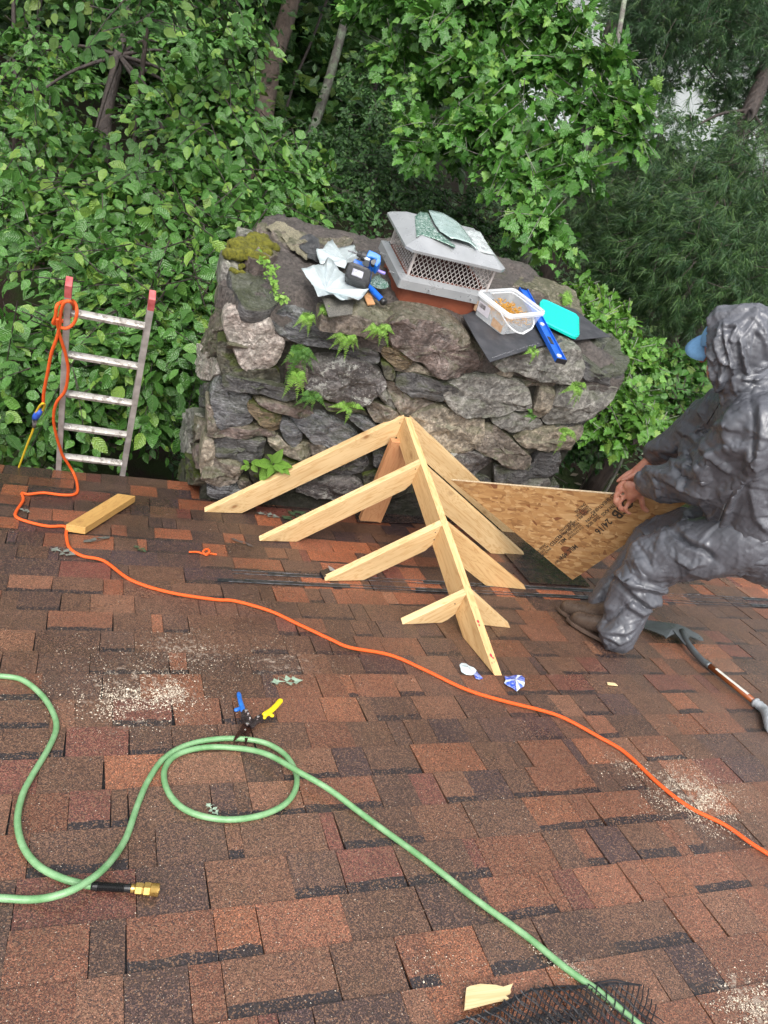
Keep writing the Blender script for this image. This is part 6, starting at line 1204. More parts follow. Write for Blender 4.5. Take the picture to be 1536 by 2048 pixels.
def sprays(blobs, n_leaf, L, step=.55, droop=.25, per=9, up=(0, 0, 1), seed=0, shell=.5, spread=.9, tilt=.45):
    """leaf frames set along twigs: returns base points, leaf axes, normals, sizes and the twigs"""
    r = np.random.default_rng(seed); w = np.array([b[3] ** 2 * (b[4] if len(b) > 4 else 1) for b in blobs]); w = w / w.sum(); nt = max(1, int(n_leaf / per)); bi = r.choice(len(blobs), nt, p=w)
    C = np.array([W(b[0], b[1], b[2]) for b in blobs])[bi]; Rr = np.array([b[3] for b in blobs])[bi]
    d = r.normal(size=(nt, 3)); d[:, 2] = np.abs(d[:, 2]) * .8 + d[:, 2] * .2; d /= np.linalg.norm(d, axis=1, keepdims=True); rad = Rr * r.random(nt) ** shell; S = C + d * rad[:, None] * A([1, 1, .8])
    ns = max(3, int(nt / 11)); hub = S[r.integers(0, nt, ns)]; si = np.argmin(((S[:, None, :] - hub[None]) ** 2 * A([1, 1, 2.2])).sum(2), 1); S = hub[si] + (S - hub[si]) * A([.62, .62, .30])   # boughs in layers with gaps between
    tw = d * A([1, 1, .25]) + r.normal(size=(nt, 3)) * .45; tw[:, 2] -= droop; tw /= np.linalg.norm(tw, axis=1, keepdims=True)
    up_ = A(up) + r.normal(size=(nt, 3)) * tilt * .6; N_ = up_ - tw * (up_ * tw).sum(1, keepdims=True); N_ /= np.linalg.norm(N_, axis=1, keepdims=True); B_ = np.cross(N_, tw)
    P, X, Nn = [], [], []
    for k in range(per):
        s = (k - per * .5) * L * step; ang = (.95 if k % 2 else -.95) * spread if k < per - 1 else 0; x = tw * math.cos(ang) + B_ * math.sin(ang) + r.normal(size=(nt, 3)) * .22; x[:, 2] -= .18; x /= np.linalg.norm(x, axis=1, keepdims=True)
        nn = N_ + r.normal(size=(nt, 3)) * tilt; nn -= x * (nn * x).sum(1, keepdims=True); nn /= np.linalg.norm(nn, axis=1, keepdims=True); p = S + tw * s; p[:, 2] -= (k * step * L) ** 2 * .5; P.append(p); X.append(x); Nn.append(nn)
    P = np.concatenate(P); X = np.concatenate(X); Nn = np.concatenate(Nn); sz_ = L * r.uniform(.45, 1.3, len(P)); return P, X, Nn, sz_, (S, tw, per * step * L * .5)
SKIPBOX = lambda P: ((P[:, 1] < 4.95) & (P[:, 0] > .35)) | (P[:, 1] < 4.55) & (P[:, 2] < 1.2) | ((P[:, 0] > -.35) & (P[:, 0] < .5) & (P[:, 1] < 4.75))
def leaves(kind, P, X, N_, sz_, name, mat, parent, r, kd='stuff', smooth=False):
    T, F = leaf_tpl(kind, -.12); Y_ = np.cross(N_, X); V = P[:, None] + sz_[:, None, None] * (T[None, :, 0, None] * X[:, None] + T[None, :, 1, None] * Y_[:, None] + T[None, :, 2, None] * N_[:, None])
    n, m = len(P), len(T); FF = (F[None] + (np.arange(n) * m)[:, None, None]).reshape(-1, 3); tone = np.repeat(r.random(n), m); C_ = np.stack([tone] * 3, 1); UV = np.tile(T[:, :2], (n, 1))
    b = base_of(parent); me = arrays_mesh(name, V.reshape(-1, 3) - b, FF, C_, smooth, UV); me.materials.append(mat); o = bpy.data.objects.new(name, me); COL.objects.link(o)
    if parent is not None: o.parent = parent
    if kd: o['kind'] = kd
    return o
def leaf_parts(kind, P, X, N_, sz_, mat, parent, nmax=300):
    """the leaves that show largest, one object each"""
    u, v, d = proj(P); ok = (u > 5) & (u < 1530) & (v > 5) & (v < 1000) & (d > .5); score = np.where(ok, sz_ / d * (np.abs(N_[:, 2]) * .5 + .5), -1); pick = np.argsort(-score)[:nmax]; pick = pick[score[pick] > 0]; tp = []
    for cu in (-.22, -.1, .04):
        T, F = leaf_tpl(kind, cu); me = arrays_mesh('leaf', T, F, np.full((len(T), 3), .0), True, T[:, :2]); me.materials.append(mat); tp.append(me)
    b = base_of(parent)
    for q, i in enumerate(pick):
        o = bpy.data.objects.new('leaf', tp[q % 3]); COL.objects.link(o); o.parent = parent; x, n_ = X[i], N_[i]; y = np.cross(n_, x); p = P[i] - b; s = sz_[i]
        o.matrix_basis = Matrix([[x[0] * s, y[0] * s, n_[0] * s, p[0]], [x[1] * s, y[1] * s, n_[1] * s, p[1]], [x[2] * s, y[2] * s, n_[2] * s, p[2]], [0, 0, 0, 1]])
    keep = np.ones(len(P), bool); keep[pick] = False; return keep
def bark_mat(name, c1, c2, lichen=0.0, lc=(.22, .26, .18)):
    t = NT(name); v = t.map((1, 1, .22)); n = t.noise(v, 16, 5, .65); c = t.mix(t.ramp(n, [(.35, 0.0), (.65, 1.0)]), c1, c2); vl = t.map()
    if lichen: c = t.mix(t.ramp(t.noise(vl, 5, 5, .7), [(.5 - lichen * .1, 0.0), (.6, .9)]), c, lc)
    return t.out(c, .6, t.bump(n, 1.0, .05))
BK1 = bark_mat('brown_bark_trunk', (.05, .034, .026), (.11, .078, .06)); BK2 = bark_mat('lichen_bark', (.028, .024, .02), (.05, .044, .036), .6, (.085, .11, .07)); BK3 = bark_mat('dark_wet_bark', (.02, .014, .012), (.05, .036, .03)); BK4 = bark_mat('grey_maple_bark', (.07, .062, .055), (.15, .135, .12), .3)
def trunk(path, r0_, r1_, mat, parent, n=12, name='trunk'):
    P = catmull([W(*q) for q in path], 6); m = len(P); mb = MB(); mb.tube([p + A([nz(p, 2), nz(p + 5, 2), 0]) * r0_ * .3 for p in P], [r0_ + (r1_ - r0_) * k / (m - 1) for k in range(m)], n); return obj(name, mb, mat, parent, smooth=True)
def down(q, dz):                                                  # a world point under the start of a trunk
    return W(*q) - A([0, 0, dz])
def wtube(pts, r0_, r1_, mat, parent, name='trunk', n=10):
    P = catmull(pts, 6); m = len(P); mb = MB(); mb.tube(P, [r0_ + (r1_ - r0_) * k / (m - 1) for k in range(m)], n); return obj(name, mb, mat, parent, smooth=True)
def twigs(info, parent, mat, r0_=.004, frac=.35, seed=1, cap=260):
    S, tw, h = info; r = random.Random(seed); mb = MB(); idx = [i for i in range(len(S)) if r.random() < frac][:cap]
    for i in idx: mb.tube([S[i] - tw[i] * h * 1.3, S[i], S[i] + tw[i] * h * 1.1 - A([0, 0, h * h * .6])], [r0_ * 1.3, r0_, r0_ * .5], 4, cap=False)
    obj('twigs', mb, mat, parent, kind='stuff')
def gz(x, y): return gheight(x, y)
def tree(label, kind, blobs, n, L, mat, bark, tpaths, rad, name='tree', cat='tree', parts=True, seed=0, group=None, tw=True, near=None, limbs=True, **kw):
    c0_ = W(*tpaths[0][0]) if tpaths else W(*blobs[0][:3]); bx = A([c0_[0], c0_[1], gz(c0_[0], c0_[1])]); t_ = empty(name, bx, label, cat, group)
    P, X, N_, s_, info = sprays(blobs, n, L, seed=seed, **kw); k = ~SKIPBOX(P); P, X, N_, s_ = P[k], X[k], N_[k], s_[k]
    if parts:
        kk = leaf_parts(kind, P, X, N_, s_, mat, t_); P, X, N_, s_ = P[kk], X[kk], N_[kk], s_[kk]
    leaves(kind, P, X, N_, s_, 'crown', mat, t_, np.random.default_rng(seed + 9))
    if tpaths:
        for q, path in enumerate(tpaths):
            pts = [W(*p) for p in path]
            if q == 0: pts = [bx + (pts[0] - bx) * A([.1, .1, -.05]) + A([0, 0, -.2])] + pts
            wtube(pts, rad * (1 if q == 0 else .4), rad * (.6 if q == 0 else .12), bark, t_, 'trunk' if q == 0 else 'limb')
        if limbs:
            hub = W(*tpaths[0][-1]); hub0 = W(*tpaths[0][len(tpaths[0]) // 2])
            for b in blobs[::2]: c = W(*b[:3]); m_ = (hub0 + c) / 2 + A([0, 0, .1]); wtube([hub0, m_, c], rad * .28, .006, bark, t_, 'limb', 6)
    if tw:
        S, t2, h_ = info; k2 = ~SKIPBOX(S); twigs((S[k2], t2[k2], h_), t_, bark)
    return t_
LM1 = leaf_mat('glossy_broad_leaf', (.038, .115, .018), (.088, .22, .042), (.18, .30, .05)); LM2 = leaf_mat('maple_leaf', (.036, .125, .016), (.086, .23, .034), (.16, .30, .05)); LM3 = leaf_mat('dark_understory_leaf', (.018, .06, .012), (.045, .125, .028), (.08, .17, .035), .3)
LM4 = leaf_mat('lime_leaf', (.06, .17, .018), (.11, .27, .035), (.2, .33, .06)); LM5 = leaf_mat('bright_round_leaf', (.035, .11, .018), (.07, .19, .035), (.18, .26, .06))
tree('large glossy leaved tree close behind the ladder at the left', 'broad', [(40,850,6.2,.5),(140,880,6.4,.42),(250,800,6.0,.5),(120,760,5.9,.6),(330,750,6.0,.45),(360,680,5.8,.42),(290,660,5.9,.5),(160,650,6.2,.5),(390,600,6.0,.42),(300,560,6.2,.6),(200,540,6.6,.6),(110,520,6.8,.4),(420,520,6.6,.45)],
     8200, .125, LM1, BK3, [[(120,900,7.6),(150,700,7.4),(200,520,7.4)]], .06, seed=1, per=9)
tree('broad leaved tree filling the upper left, behind the nearer glossy one', 'broad', [(480,470,7.0,.55),(560,440,7.6,.5),(400,430,7.0,.6),(290,430,7.0,.7),(150,420,7.2,.7),(20,420,7.2,.7),(380,330,7.4,.55),(470,340,7.8,.55),(560,350,8.2,.5),(90,310,7.6,.7),(430,220,8,.6),(330,240,8,.5),(500,250,8.4,.5),(620,400,8.6,.45),(20,230,8,.6),(600,330,8.8,.4),(400,130,8.6,.45),(480,80,9,.45),(60,110,9,.5),(160,160,9,.4),(330,90,9.4,.4)],
     9500, .13, LM1, BK3, [[(205,345,8.6),(212,230,8.6),(238,110,8.6),(262,-60,8.6)]], .09, seed=2, per=9)
tree('overhanging branch of pale wet leaves at the top left corner', 'broad', [(225,75,5.6,.28),(170,10,5.8,.3),(90,-20,6,.3),(270,30,5.8,.25),(330,-10,6.2,.35),(420,-10,7,.5),(260,-60,6,.4)], 1100, .11, LM5, BK3, [[(330,-300,7),(300,-150,6.4),(240,-20,6)]], .03, name='tree_branch', cat='branch', seed=3, limbs=False)
tree('star leaved maple above and right of the chimney cap', 'maple', [(800,120,9,.5),(900,60,8.4,.6),(1000,30,8.2,.6),(1110,50,7.8,.5),(870,190,8.6,.5),(970,160,8,.55),(1080,150,7.8,.5),(850,290,8.4,.4),(940,290,7.8,.45),(1030,290,7.6,.5),(1170,230,7.2,.32),(1240,210,7.0,.3),(1250,270,7,.26),(1090,380,7.0,.32),(1185,385,6.8,.26),(1085,470,6.7,.24),(1010,350,7.2,.3),(1060,430,6.9,.22),(1210,120,7.4,.3),(800,10,9,.6),(720,60,9.6,.5),(980,240,7.7,.4),(1120,300,7.1,.25)],
     9600, .115, LM2, BK4, [[(1050,520,7.4),(1062,490,7.4),(1090,410,7.6),(1150,330,7.9),(1195,235,8.1),(1235,80,8.3),(1260,-80,8.4)]], .045, seed=4, per=8, droop=.35)
tree('small leaved understory bush behind the chimney cap', 'round', [(640,420,10,.7),(720,380,10.5,.8),(800,370,11,.7),(760,300,12,.9),(860,420,10,.5),(940,450,9.6,.5),(1000,470,9.2,.35),(680,320,11,.6),(700,460,8.6,.5),(560,480,8,.4),(620,300,11.5,.5),(740,200,13,.9),(1020,520,8.4,.3)],
     15000, .062, LM3, BK3, [[(760,430,11),(770,330,11.5)]], .04, name='bush', cat='bush', parts=False, seed=5, per=9)
tree('lime green maple saplings crowding the right side of the chimney', 'maple', [(1180,640,7.6,.3),(1220,690,7.4,.32),(1260,730,7.2,.3),(1230,780,7.2,.36),(1190,820,7.0,.32),(1270,830,7.0,.32),(1250,890,7.0,.26),(1190,760,7.2,.3),(1300,860,7,.24),(1225,640,8,.25),(1300,695,7.6,.16),(1170,600,8,.25),(1180,870,7,.2)],
     4300, .085, LM4, BK4, [[(1240,930,7.8),(1230,800,7.7),(1210,680,7.8)]], .018, name='maple_sapling', cat='sapling', seed=6, per=7)
tree('round leaved shrub between the saplings and the hooded person', 'round', [(1310,740,8.0,.28),(1360,730,8.0,.28),(1400,760,8.0,.3),(1340,800,7.8,.3),(1390,830,7.8,.28),(1300,800,7.8,.25),(1420,700,8.3,.25),(1350,870,7.6,.25),(1450,860,8,.3)],
     1700, .10, LM5, BK3, [[(1350,900,8.4),(1350,800,8.4)]], .015, name='shrub', cat='shrub', seed=7, per=8, tilt=.3)
tree('dark low shrub under the chimney overhang right of its foot', 'maple', [(1170,880,8.2,.26),(1150,920,8.2,.2),(1210,930,8.4,.22),(1130,860,8.4,.2)], 420, .085, LM3, BK3, [[(1170,960,8.8),(1170,900,8.6)]], .012, name='shrub', cat='shrub', parts=False, seed=8)
tree('dark sprig shrub on the ground between ladder and chimney', 'broad', [(340,880,8.0,.25),(380,930,7.6,.22),(300,840,8.2,.3),(360,960,7.4,.2),(380,850,7.8,.18)], 420, .095, LM3, BK3, [[(345,960,8.6),(345,900,8.4)]], .012, name='shrub', cat='shrub', parts=False, seed=9)
# pine: needle tufts on drooping shoots
def pine(label, blobs, ntuft, mat, bark, tpath, rad, seed, nl=.15):
    r = np.random.default_rng(seed); c0_ = W(*tpath[0]); bx = A([c0_[0], c0_[1], gz(c0_[0], c0_[1])]); t_ = empty('pine_tree', bx, label, 'pine tree')
    w = np.array([b[3] ** 2 for b in blobs]); bi = r.choice(len(blobs), ntuft, p=w / w.sum()); C = np.array([W(*b[:3]) for b in blobs])[bi]; Rr = np.array([b[3] for b in blobs])[bi]
    d = r.normal(size=(ntuft, 3)); d /= np.linalg.norm(d, axis=1, keepdims=True); S = C + d * (Rr * r.random(ntuft) ** .5)[:, None]; ax = d * A([1, 1, .3]) + r.normal(size=d.shape) * .4; ax[:, 2] -= .25; ax /= np.linalg.norm(ax, axis=1, keepdims=True)
    k = 34; n = ntuft * k; A_ = np.repeat(ax, k, 0); S_ = np.repeat(S, k, 0); t1 = r.random(n); dirs = r.normal(size=(n, 3)); dirs /= np.linalg.norm(dirs, axis=1, keepdims=True); nd = A_ * .9 + dirs * .75; nd[:, 2] -= .15; nd /= np.linalg.norm(nd, axis=1, keepdims=True)
    b = S_ - A_ * (t1 * .13)[:, None]; L_ = nl * r.uniform(.6, 1.1, n); tip = b + nd * L_[:, None]; tip[:, 2] -= L_ * .12; sd = np.cross(nd, r.normal(size=(n, 3))); sd /= np.linalg.norm(sd, axis=1, keepdims=True); w_ = .0030
    V = np.stack([b - sd * w_, b + sd * w_, tip], 1).reshape(-1, 3); F = np.arange(n * 3).reshape(-1, 3); tone = np.repeat(np.repeat(r.random(ntuft), k) * .6 + r.random(n) * .4, 3); me = arrays_mesh('needles', V - bx, F, np.stack([tone] * 3, 1), False, np.tile([[0, .2], [0, .2], [1, .2]], (n, 1)))
    me.materials.append(mat); o = bpy.data.objects.new('needles', me); COL.objects.link(o); o.parent = t_; o['kind'] = 'stuff'
    pts = [W(*p) for p in tpath]; wtube([bx - A([0, 0, .2])] + pts, rad, rad * .6, bark, t_)
    for b_ in blobs: c = W(*b_[:3]); hb = min(pts, key=lambda p: abs(p[2] - c[2] - .5)); wtube([hb, (hb + c) / 2 + A([0, 0, .15]), c], .028, .006, bark, t_, 'limb', 5)
    mb = MB()
    for i in range(0, ntuft, 5): mb.tube([S[i] - ax[i] * .28 + A([0, 0, .04]), S[i] - ax[i] * .1, S[i]], [.005, .004, .002], 4, cap=False)
    obj('twigs', mb, bark, t_, kind='stuff'); return t_
PN = leaf_mat('pine_needle', (.014, .05, .016), (.048, .115, .035), (.11, .20, .05), .35, .15)
pine('dark pine filling the right behind the hooded person', [(1250,400,9,.7),(1350,400,8.6,.7),(1450,420,8.4,.7),(1300,520,8.4,.65),(1400,530,8,.65),(1500,500,8,.6),(1220,500,9,.45),(1200,340,9.5,.5),(1320,300,9,.55),(1480,300,8.6,.42),(1330,600,8.4,.5),(1250,590,8.8,.4),(1420,620,8.2,.5),(1530,600,8,.6),(1540,400,8.4,.55),(1240,560,8.6,.45),(1380,470,8,.5),(1160,440,9.4,.4),(1450,350,8.2,.4),(1200,560,9,.32),(1290,450,8.4,.5)],
     3600, PN, BK3, [(1400,640,9.6),(1430,350,9.6),(1500,220,9.8),(1560,60,10),(1600,-100,10)], .14, 11)
pine('second dark pine with a bare leaning trunk at the top right', [(1330,40,10,.8),(1440,60,10,.8),(1530,120,10,.7),(1290,120,10.4,.5),(1500,-20,10,.9),(1380,-30,10,.8),(1260,30,10.5,.5),(1330,170,10.4,.3),(1455,190,10.4,.35),(1250,200,11,.35),(1540,230,10,.35),(1310,330,10.4,.4),(1230,290,11,.4)],
     2600, PN, BK3, [(1150,420,12),(1170,280,12),(1205,130,12),(1240,0,12),(1262,-90,12)], .16, 12)
# trunks standing in the woods
def bare(label, path, rad, bark, cr=None, seed=0, group='bare trunks standing in the woods'):
    c0_ = W(*path[0]); bx = A([c0_[0], c0_[1], gz(c0_[0], c0_[1])]); t_ = empty('tree', bx, label, 'tree', group); pts = [W(*p) for p in path]; top = pts[-1] + (pts[-1] - pts[-2]) / np.linalg.norm(pts[-1] - pts[-2]) * 3.5
    wtube([bx - A([0, 0, .3])] + pts + [top], rad, rad * .75, bark, t_, n=14); r = np.random.default_rng(seed); n = 700; d = r.normal(size=(n, 3)); d /= np.linalg.norm(d, axis=1, keepdims=True); P = top + A([0, 0, 1.2]) + d * A([2.6, 2.6, 1.3]) * (r.random(n) ** .4)[:, None]
    X = r.normal(size=(n, 3)); X[:, 2] *= .3; X /= np.linalg.norm(X, axis=1, keepdims=True); N_ = A([0, 0, 1]) + r.normal(size=(n, 3)) * .4; N_ -= X * (N_ * X).sum(1, keepdims=True); N_ /= np.linalg.norm(N_, axis=1, keepdims=True); leaves('quad', P, X, N_, r.uniform(.3, .6, n), 'crown', LM3, t_, r); return t_
bare('thick brown trunk leaning right at the top, left of the lichened one', [(520,290,15),(530,215,15),(545,130,15.2),(572,40,15.4),(600,-60,15.6)], .21, BK1, seed=21, group=None)
bare('pale lichen covered trunk at the top centre', [(612,300,12),(625,262,12),(655,170,12.2),(690,40,12.4),(712,-40,12.5)], .085, BK2, seed=22, group=None)
bare('thin dark sapling trunk at the upper left edge', [(30,180,11),(29,120,11),(27,30,11),(28,-40,11)], .035, BK3, seed=23, group=None)
bare('thin crooked dark trunk right of the edge sapling', [(76,190,14),(77,130,14),(76,60,14),(84,-20,14)], .035, BK3, seed=24, group=None)
bare('thin black trunk left of the lichened trunk', [(565,250,17),(590,160,17),(620,90,17),(650,10,17)], .035, BK3, seed=25, group=None)
bare('dark trunk in the shade between lichened trunk and maple', [(735,260,19),(755,130,19),(790,20,19)], .09, BK3, seed=26, group=None)
# far woods: leaf masses, undergrowth and an unseen canopy added to shade them
r = np.random.default_rng(31)
def mass(name, label, P, smin, smax, mat, kd='stuff', upw=1.0):
    n = len(P); X = r.normal(size=(n, 3)); X[:, 2] *= .4; X /= np.linalg.norm(X, axis=1, keepdims=True); N_ = A([0, 0, upw]) + r.normal(size=(n, 3)) * .6; N_ -= X * (N_ * X).sum(1, keepdims=True); N_ /= np.linalg.norm(N_, axis=1, keepdims=True)
    o = leaves('quad', P, X, N_, r.uniform(smin, smax, n), name, mat, None, r, None); return tag(o, label, 'foliage', kind='stuff')
def clumped(n, lo, hi, nc, cr, keep=None):
    c = np.array(lo) + r.random((nc, 3)) * (A(hi) - A(lo)); i = r.integers(0, nc, n); P = c[i] + r.normal(size=(n, 3)) * cr * A([1, 1, .45])
    return P if keep is None else P[keep(P)]
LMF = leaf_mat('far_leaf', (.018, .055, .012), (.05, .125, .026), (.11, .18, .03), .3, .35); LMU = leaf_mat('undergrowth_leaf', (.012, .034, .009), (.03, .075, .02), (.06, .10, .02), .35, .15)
def gap(P):                                                       # leave the holes through which the lake shines
    u, v, d = proj(P); hole = ((np.hypot((u - 1375) / 1.2, (v - 205)) < 26) | (np.hypot((u - 1530), (v - 325)) < 30) | (np.hypot((u - 1185), (v - 92)) < 16) | (np.hypot((u - 1335), (v - 150) ) < 18) | (np.hypot((u - 1350), (v - 260)) < 18)); return ~hole & (d > 1)
Z0 = GROUND_Z
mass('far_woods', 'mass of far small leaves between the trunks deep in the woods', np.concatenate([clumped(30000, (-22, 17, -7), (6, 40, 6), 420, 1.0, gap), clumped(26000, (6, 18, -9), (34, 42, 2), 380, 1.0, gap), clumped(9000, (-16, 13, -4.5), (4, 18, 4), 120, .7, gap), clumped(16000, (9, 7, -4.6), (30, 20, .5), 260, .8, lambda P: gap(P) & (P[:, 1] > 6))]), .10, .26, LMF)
P = np.stack([r.uniform(-14, 30, 52000), 5.6 + 24 * r.random(52000) ** 1.5, np.zeros(52000)], 1); P = P[(P[:, 1] > 8.5) | (r.random(len(P)) < .10)]; nn_ = np.array([fbm((p[0], p[1], 0), .45, 2) for p in P]); P = P[nn_ > -.12]; P[:, 2] = [gheight(p[0], p[1]) for p in P]; P[:, 2] += .05 + r.random(len(P)) ** 2 * .9 * np.clip((P[:, 1] - 7) / 5, .05, 1)
belt = clumped(26000, (-60, 40, -8), (90, 76, 10), 620, 2.2, gap); belt2 = clumped(14000, (-30, 24, -6), (8, 44, 9), 300, 1.4, gap)
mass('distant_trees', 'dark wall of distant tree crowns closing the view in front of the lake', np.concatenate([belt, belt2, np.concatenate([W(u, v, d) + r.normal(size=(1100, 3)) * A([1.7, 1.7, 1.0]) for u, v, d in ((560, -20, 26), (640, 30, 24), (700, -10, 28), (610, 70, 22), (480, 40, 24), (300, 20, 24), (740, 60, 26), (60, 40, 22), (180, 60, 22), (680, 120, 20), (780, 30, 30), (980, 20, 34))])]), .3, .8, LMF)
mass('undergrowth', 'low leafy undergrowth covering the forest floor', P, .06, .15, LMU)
hi = clumped(5200, (-20, 13, 4.2), (30, 30, 8.5), 260, 1.1); hi = hi[(proj(hi)[1] < -60)]; mass('shade_canopy', 'unseen high leaf canopy added above the view to shade the woods', hi, .35, .7, LMF)  # leaves kept out of frame, added to block sky light from the woods
mb = MB(); rq = random.Random(3)
for k in range(70):
    x, y = rq.uniform(-2, 9), rq.uniform(5.2, 10); a = rq.uniform(0, 6.3); L_ = rq.uniform(.3, 1.1); z = gz(x, y) + .03; mb.tube([(x, y, z), (x + L_ * .5 * math.cos(a), y + L_ * .5 * math.sin(a), z + rq.uniform(0, .12)), (x + L_ * math.cos(a + .3), y + L_ * math.sin(a + .3), z + rq.uniform(-.02, .1))], [.009, .007, .003], 5)
tag(obj('fallen_twigs', mb, BK3), 'dead twigs and sticks lying on the forest floor', 'twigs', kind='stuff')
mb = MB()
for k in range(320):
    x, y = rq.uniform(-2, 9), rq.uniform(4.9, 9); z = gz(x, y) + .012; a = rq.uniform(0, 6.3); L_ = rq.uniform(.05, .1); e1_, e2_ = A([math.cos(a), math.sin(a), .05]), A([-math.sin(a), math.cos(a), .1]); c = A([x, y, z]); k_ = rq.uniform(.6, 1.2); mb.add([c - e1_ * L_, c + e2_ * L_ * .4, c + e1_ * L_, c - e2_ * L_ * .35], [(0, 3, 2, 1)], (.10 * k_, .075 * k_, .045 * k_))
t = NT('leaf_litter'); a = t.n('Attribute'); a.attribute_name = 'Col'; tag(obj('leaf_litter', mb, t.out(a.outputs['Color'], .5)), 'brown fallen leaves on the forest floor below the eave', 'leaf litter', kind='stuff')

# ================================================================ FERNS, MOSS AND WEEDS ON THE CHIMNEY
M_FERN = leaf_mat('fern_green', (.17, .36, .04), (.26, .48, .08), (.32, .50, .12), .4, .3); M_FERN2 = leaf_mat('deep_fern_green', (.05, .15, .02), (.10, .24, .04), (.16, .3, .05), .4, .3)
def fern(label, u, v, fronds, plane=1, val=CY - .06, mat=None, L=.12, seed=0):
    r_ = random.Random(seed); b = PL(u, v, plane, val); t_ = empty('fern', b, label, 'fern')
    for (du, dv) in fronds:
        tip = PL(u + du, v + dv, plane, val - .05 if plane == 1 else val); m_ = (b + tip) / 2 + (A([0, -.045, .03]) if plane == 1 else A([0, 0, .05])); tip = b + (tip - b) * 1.35; P = catmull([b, m_, tip], 11); mb = MB(); mb.tube(P, .0012, 4, cap=False, col=(.5, .5, .5)); n = len(P); Lf = sum(np.linalg.norm(P[k + 1] - P[k]) for k in range(n - 1))
        for k in range(1, n - 1):
            ax = nrm(P[k + 1] - P[k]); nn = nrm(A([0, -.75, .6]) + A([r_.gauss(0, .2), 0, r_.gauss(0, .2)])); sd = nrm(np.cross(ax, nn)); w_ = Lf * .14 * math.sin(math.pi * min(1, .25 + .8 * k / n)) ; tn = r_.random()
            for s_ in (-1, 1):
                d = nrm(sd * s_ + ax * .35 - nn * .1); q = P[k]; wv = ax * Lf * .014; mb.add([q - wv, q + d * w_ * .55 - wv * 1.3 + nn * .002, q + d * w_, q + d * w_ * .55 + wv * 1.3 + nn * .002, q + wv], [(0, 1, 2, 3, 4)], (tn, tn, tn))
        o = obj('frond', mb, mat or M_FERN, t_)
        o.data.uv_layers.new(name='UVMap')
fern('fern with short fronds under the dark cap stones left of the grey shingle piece', 610, 625, [(-18, 22), (-8, 28), (4, 36), (16, 18), (10, 20)], seed=1)
fern('small fern left of the square grey shingle piece', 642, 612, [(-6, 16), (4, 24), (14, 20), (12, 6)], seed=2)
fern('fern whose fronds spread below the shingle piece on the blue stone', 688, 658, [(-22, 30), (-12, 42), (0, 48), (14, 34), (22, 30), (-26, 16)], seed=3, mat=M_FERN)
fern('bushy fern hanging below the terracotta flue', 752, 646, [(-22, 14), (-16, 24), (-6, 24), (4, 34), (18, 36), (28, 18), (10, 14)], seed=4)
fern('long fern cascading down beside the white quartz stone', 592, 690, [(-22, 30), (-18, 60), (-6, 42), (4, 30), (14, 44), (26, 40), (34, 26), (20, 20)], seed=5, mat=M_FERN2)
fern('trailing yellow green fern below the cascading fern', 588, 735, [(-18, 46), (-6, 30), (4, 50), (14, 42), (20, 24), (-10, 20)], seed=6)
fern('fern in the joint above the blue grey slab', 620, 782, [(-24, 22), (-10, 26), (2, 30), (16, 16), (24, 26), (-18, 6)], seed=7, mat=M_FERN2)
fern('sparse fern under the large speckled stone', 694, 806, [(-28, 6), (-16, 16), (-4, 32), (12, 8), (26, 10)], seed=8)
fern('fern on the stone below the felt mat left of the level', 1056, 696, [(-8, 10), (2, 24), (14, 14), (8, -2)], seed=9, val=CY - .1)
fern('fern hanging from the joint under the top right slabs', 1146, 764, [(-22, 18), (-8, 34), (0, 38), (8, 30), (16, 6), (20, 12)], seed=10, val=CY - .08)
fern('narrow fern on the lower right rounded stone', 1122, 856, [(-12, 40), (-6, 20), (6, 14), (18, 14), (24, 22)], seed=11, val=CY - .08)
fern('pale fern growing on the chimney top behind the teal lid', 1128, 612, [(-14, -14), (-8, -6), (12, -18), (10, 4), (4, -20)], 2, -.04, seed=12)
fern('green tuft between two stones right of the ridge board', 1056, 826, [(-8, 6), (0, 16), (8, 10), (-2, -6)], seed=13, mat=M_FERN2)
def weed(label, u, v, ls, val, mat, L, seed, name='leafy_weed', kind='broad', plane=1):
    b = PL(u, v, plane, val); t_ = empty(name, b, label, 'weed'); r_ = np.random.default_rng(seed); n = ls; X = r_.normal(size=(n, 3)) * A([1, .5, .8]); X[:, 1] -= .5; X[:, 2] += .3; X /= np.linalg.norm(X, axis=1, keepdims=True); N_ = A([0, -.6, .9]) + r_.normal(size=(n, 3)) * .25; N_ -= X * (N_ * X).sum(1, keepdims=True); N_ /= np.linalg.norm(N_, axis=1, keepdims=True)
    T, F = leaf_tpl(kind, -.15); me = arrays_mesh('leaf', T * A([1, .8, 1]), F, np.full((len(T), 3), .0), True, T[:, :2]); me.materials.append(mat)
    for i in range(n):
        o = bpy.data.objects.new('leaf', me); COL.objects.link(o); o.parent = t_; x, n_ = X[i], N_[i]; y = np.cross(n_, x); s = L * r_.uniform(.7, 1.15); p = x * .008; o.matrix_basis = Matrix([[x[0] * s, y[0] * s, n_[0] * s, p[0]], [x[1] * s, y[1] * s, n_[1] * s, p[1]], [x[2] * s, y[2] * s, n_[2] * s, p[2]], [0, 0, 0, 1]])
    mb = MB(); mb.tube([b + A([0, .05, -.05]), b], .002, 5); obj('stem', mb, mat, t_); return t_
weed('bright green long leaved plant rooted low on the chimney behind the first left rafter', 546, 928, 11, CY - .06, M_FERN, .115, 4)
weed('tiny pale leaved weed left of the bright long leaved plant', 500, 930, 8, CY - .05, M_FERN, .045, 5, kind='round')
mb = MB(); tw_ = empty('creeping_weed', PL(535, 540, 2, -.04), 'creeping light green weed winding over the dark left cap stone', 'weed')
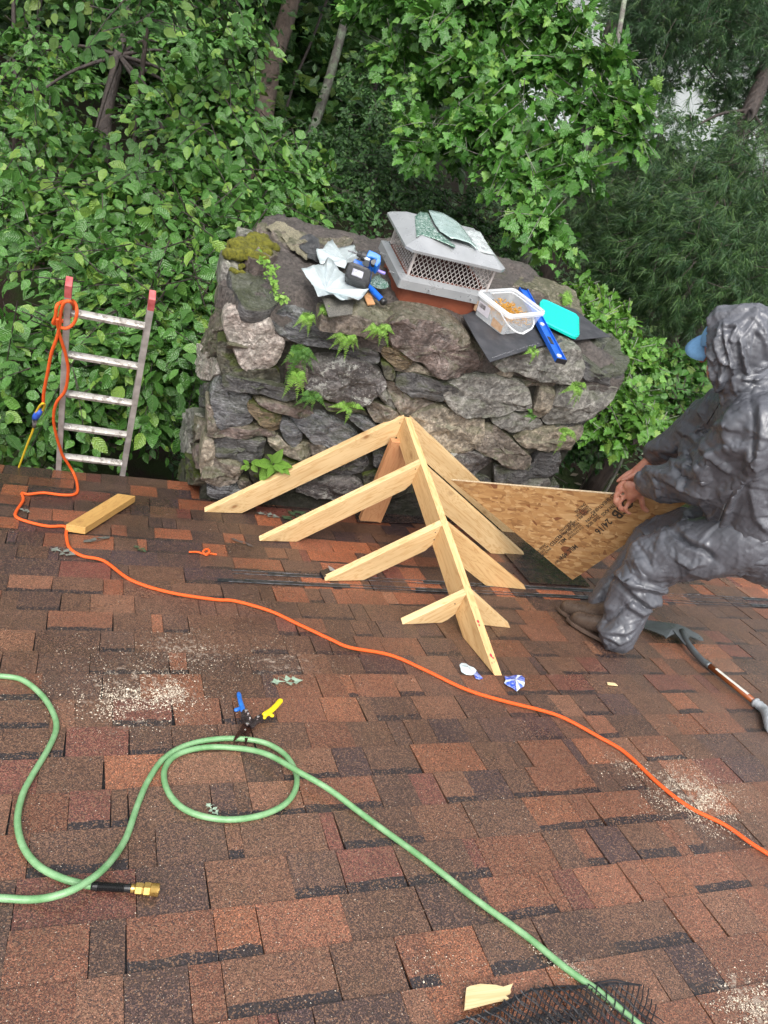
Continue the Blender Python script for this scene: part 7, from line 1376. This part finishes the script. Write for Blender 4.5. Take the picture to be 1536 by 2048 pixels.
P = catmull([PL(u, v, 2, z) for (u, v), z in zip(ZA([(740,350),(760,410),(820,450),(860,480),(800,520),(830,570),(860,620),(850,680),(900,720),(930,750)]), [.0] * 6 + [-.03, -.04, -.06, -.09])], 5); mb.tube(P, .003, 5); obj('stem', mb, M_FERN, tw_)
r_ = np.random.default_rng(5); PP = A(P)[r_.integers(0, len(P), 110)] + r_.normal(size=(110, 3)) * .011 + A([0, 0, .012]); X = r_.normal(size=(110, 3)); X /= np.linalg.norm(X, axis=1, keepdims=True); N_ = A([0, -.3, 1]) + r_.normal(size=(110, 3)) * .4; N_ -= X * (N_ * X).sum(1, keepdims=True); N_ /= np.linalg.norm(N_, axis=1, keepdims=True); leaves('round', PP, X, N_, r_.uniform(.014, .03, 110), 'small_leaves', M_FERN, tw_, r_)
# moss cushions
t = NT('moss'); v = t.map(); n = t.noise(v, 60, 4, .7); n0_ = t.noise(v, 8, 3)
M_MOSS = t.out(t.mix(t.ramp(n, [(.3, 0.0), (.7, 1.0)]), (.045, .048, .003), t.mix(n0_, (.17, .16, .008), (.25, .24, .02))), .9, t.bump(t.noise(v, 160, 3, .8), 1.0, .012))
def moss(label, pts, z0, rad, seed, n=10):
    r_ = random.Random(seed); caps_ = []
    for (u, v) in pts:
        c = PL(u, v, 2, z0); 
        for k in range(n // 3): d = A([r_.gauss(0, rad * .7), r_.gauss(0, rad * .7), r_.gauss(0, rad * .2)]); rr_ = rad * r_.uniform(.45, .8); caps_.append((c + d, rr_, c + d + A([.01, 0, 0]), rr_))
    o = blob('moss_cushion', caps_, .008, 1, M_MOSS, None, disp=lambda p, n_: .006 * nz(p, 60) + .004 * nz(p, 120)); return tag(o, label, 'moss')
moss('plump yellow green moss cushion on the top left corner stones', ZA([(500,260),(560,240),(620,300),(640,340),(690,250),(740,230),(790,240),(700,190),(600,230),(650,300),(690,340)]), -.03, .042, 3, 15)
moss('small moss patch left of the plump cushion above the side stones', ZA([(520,460),(530,400),(545,440)]), -.09, .02, 5, 9)
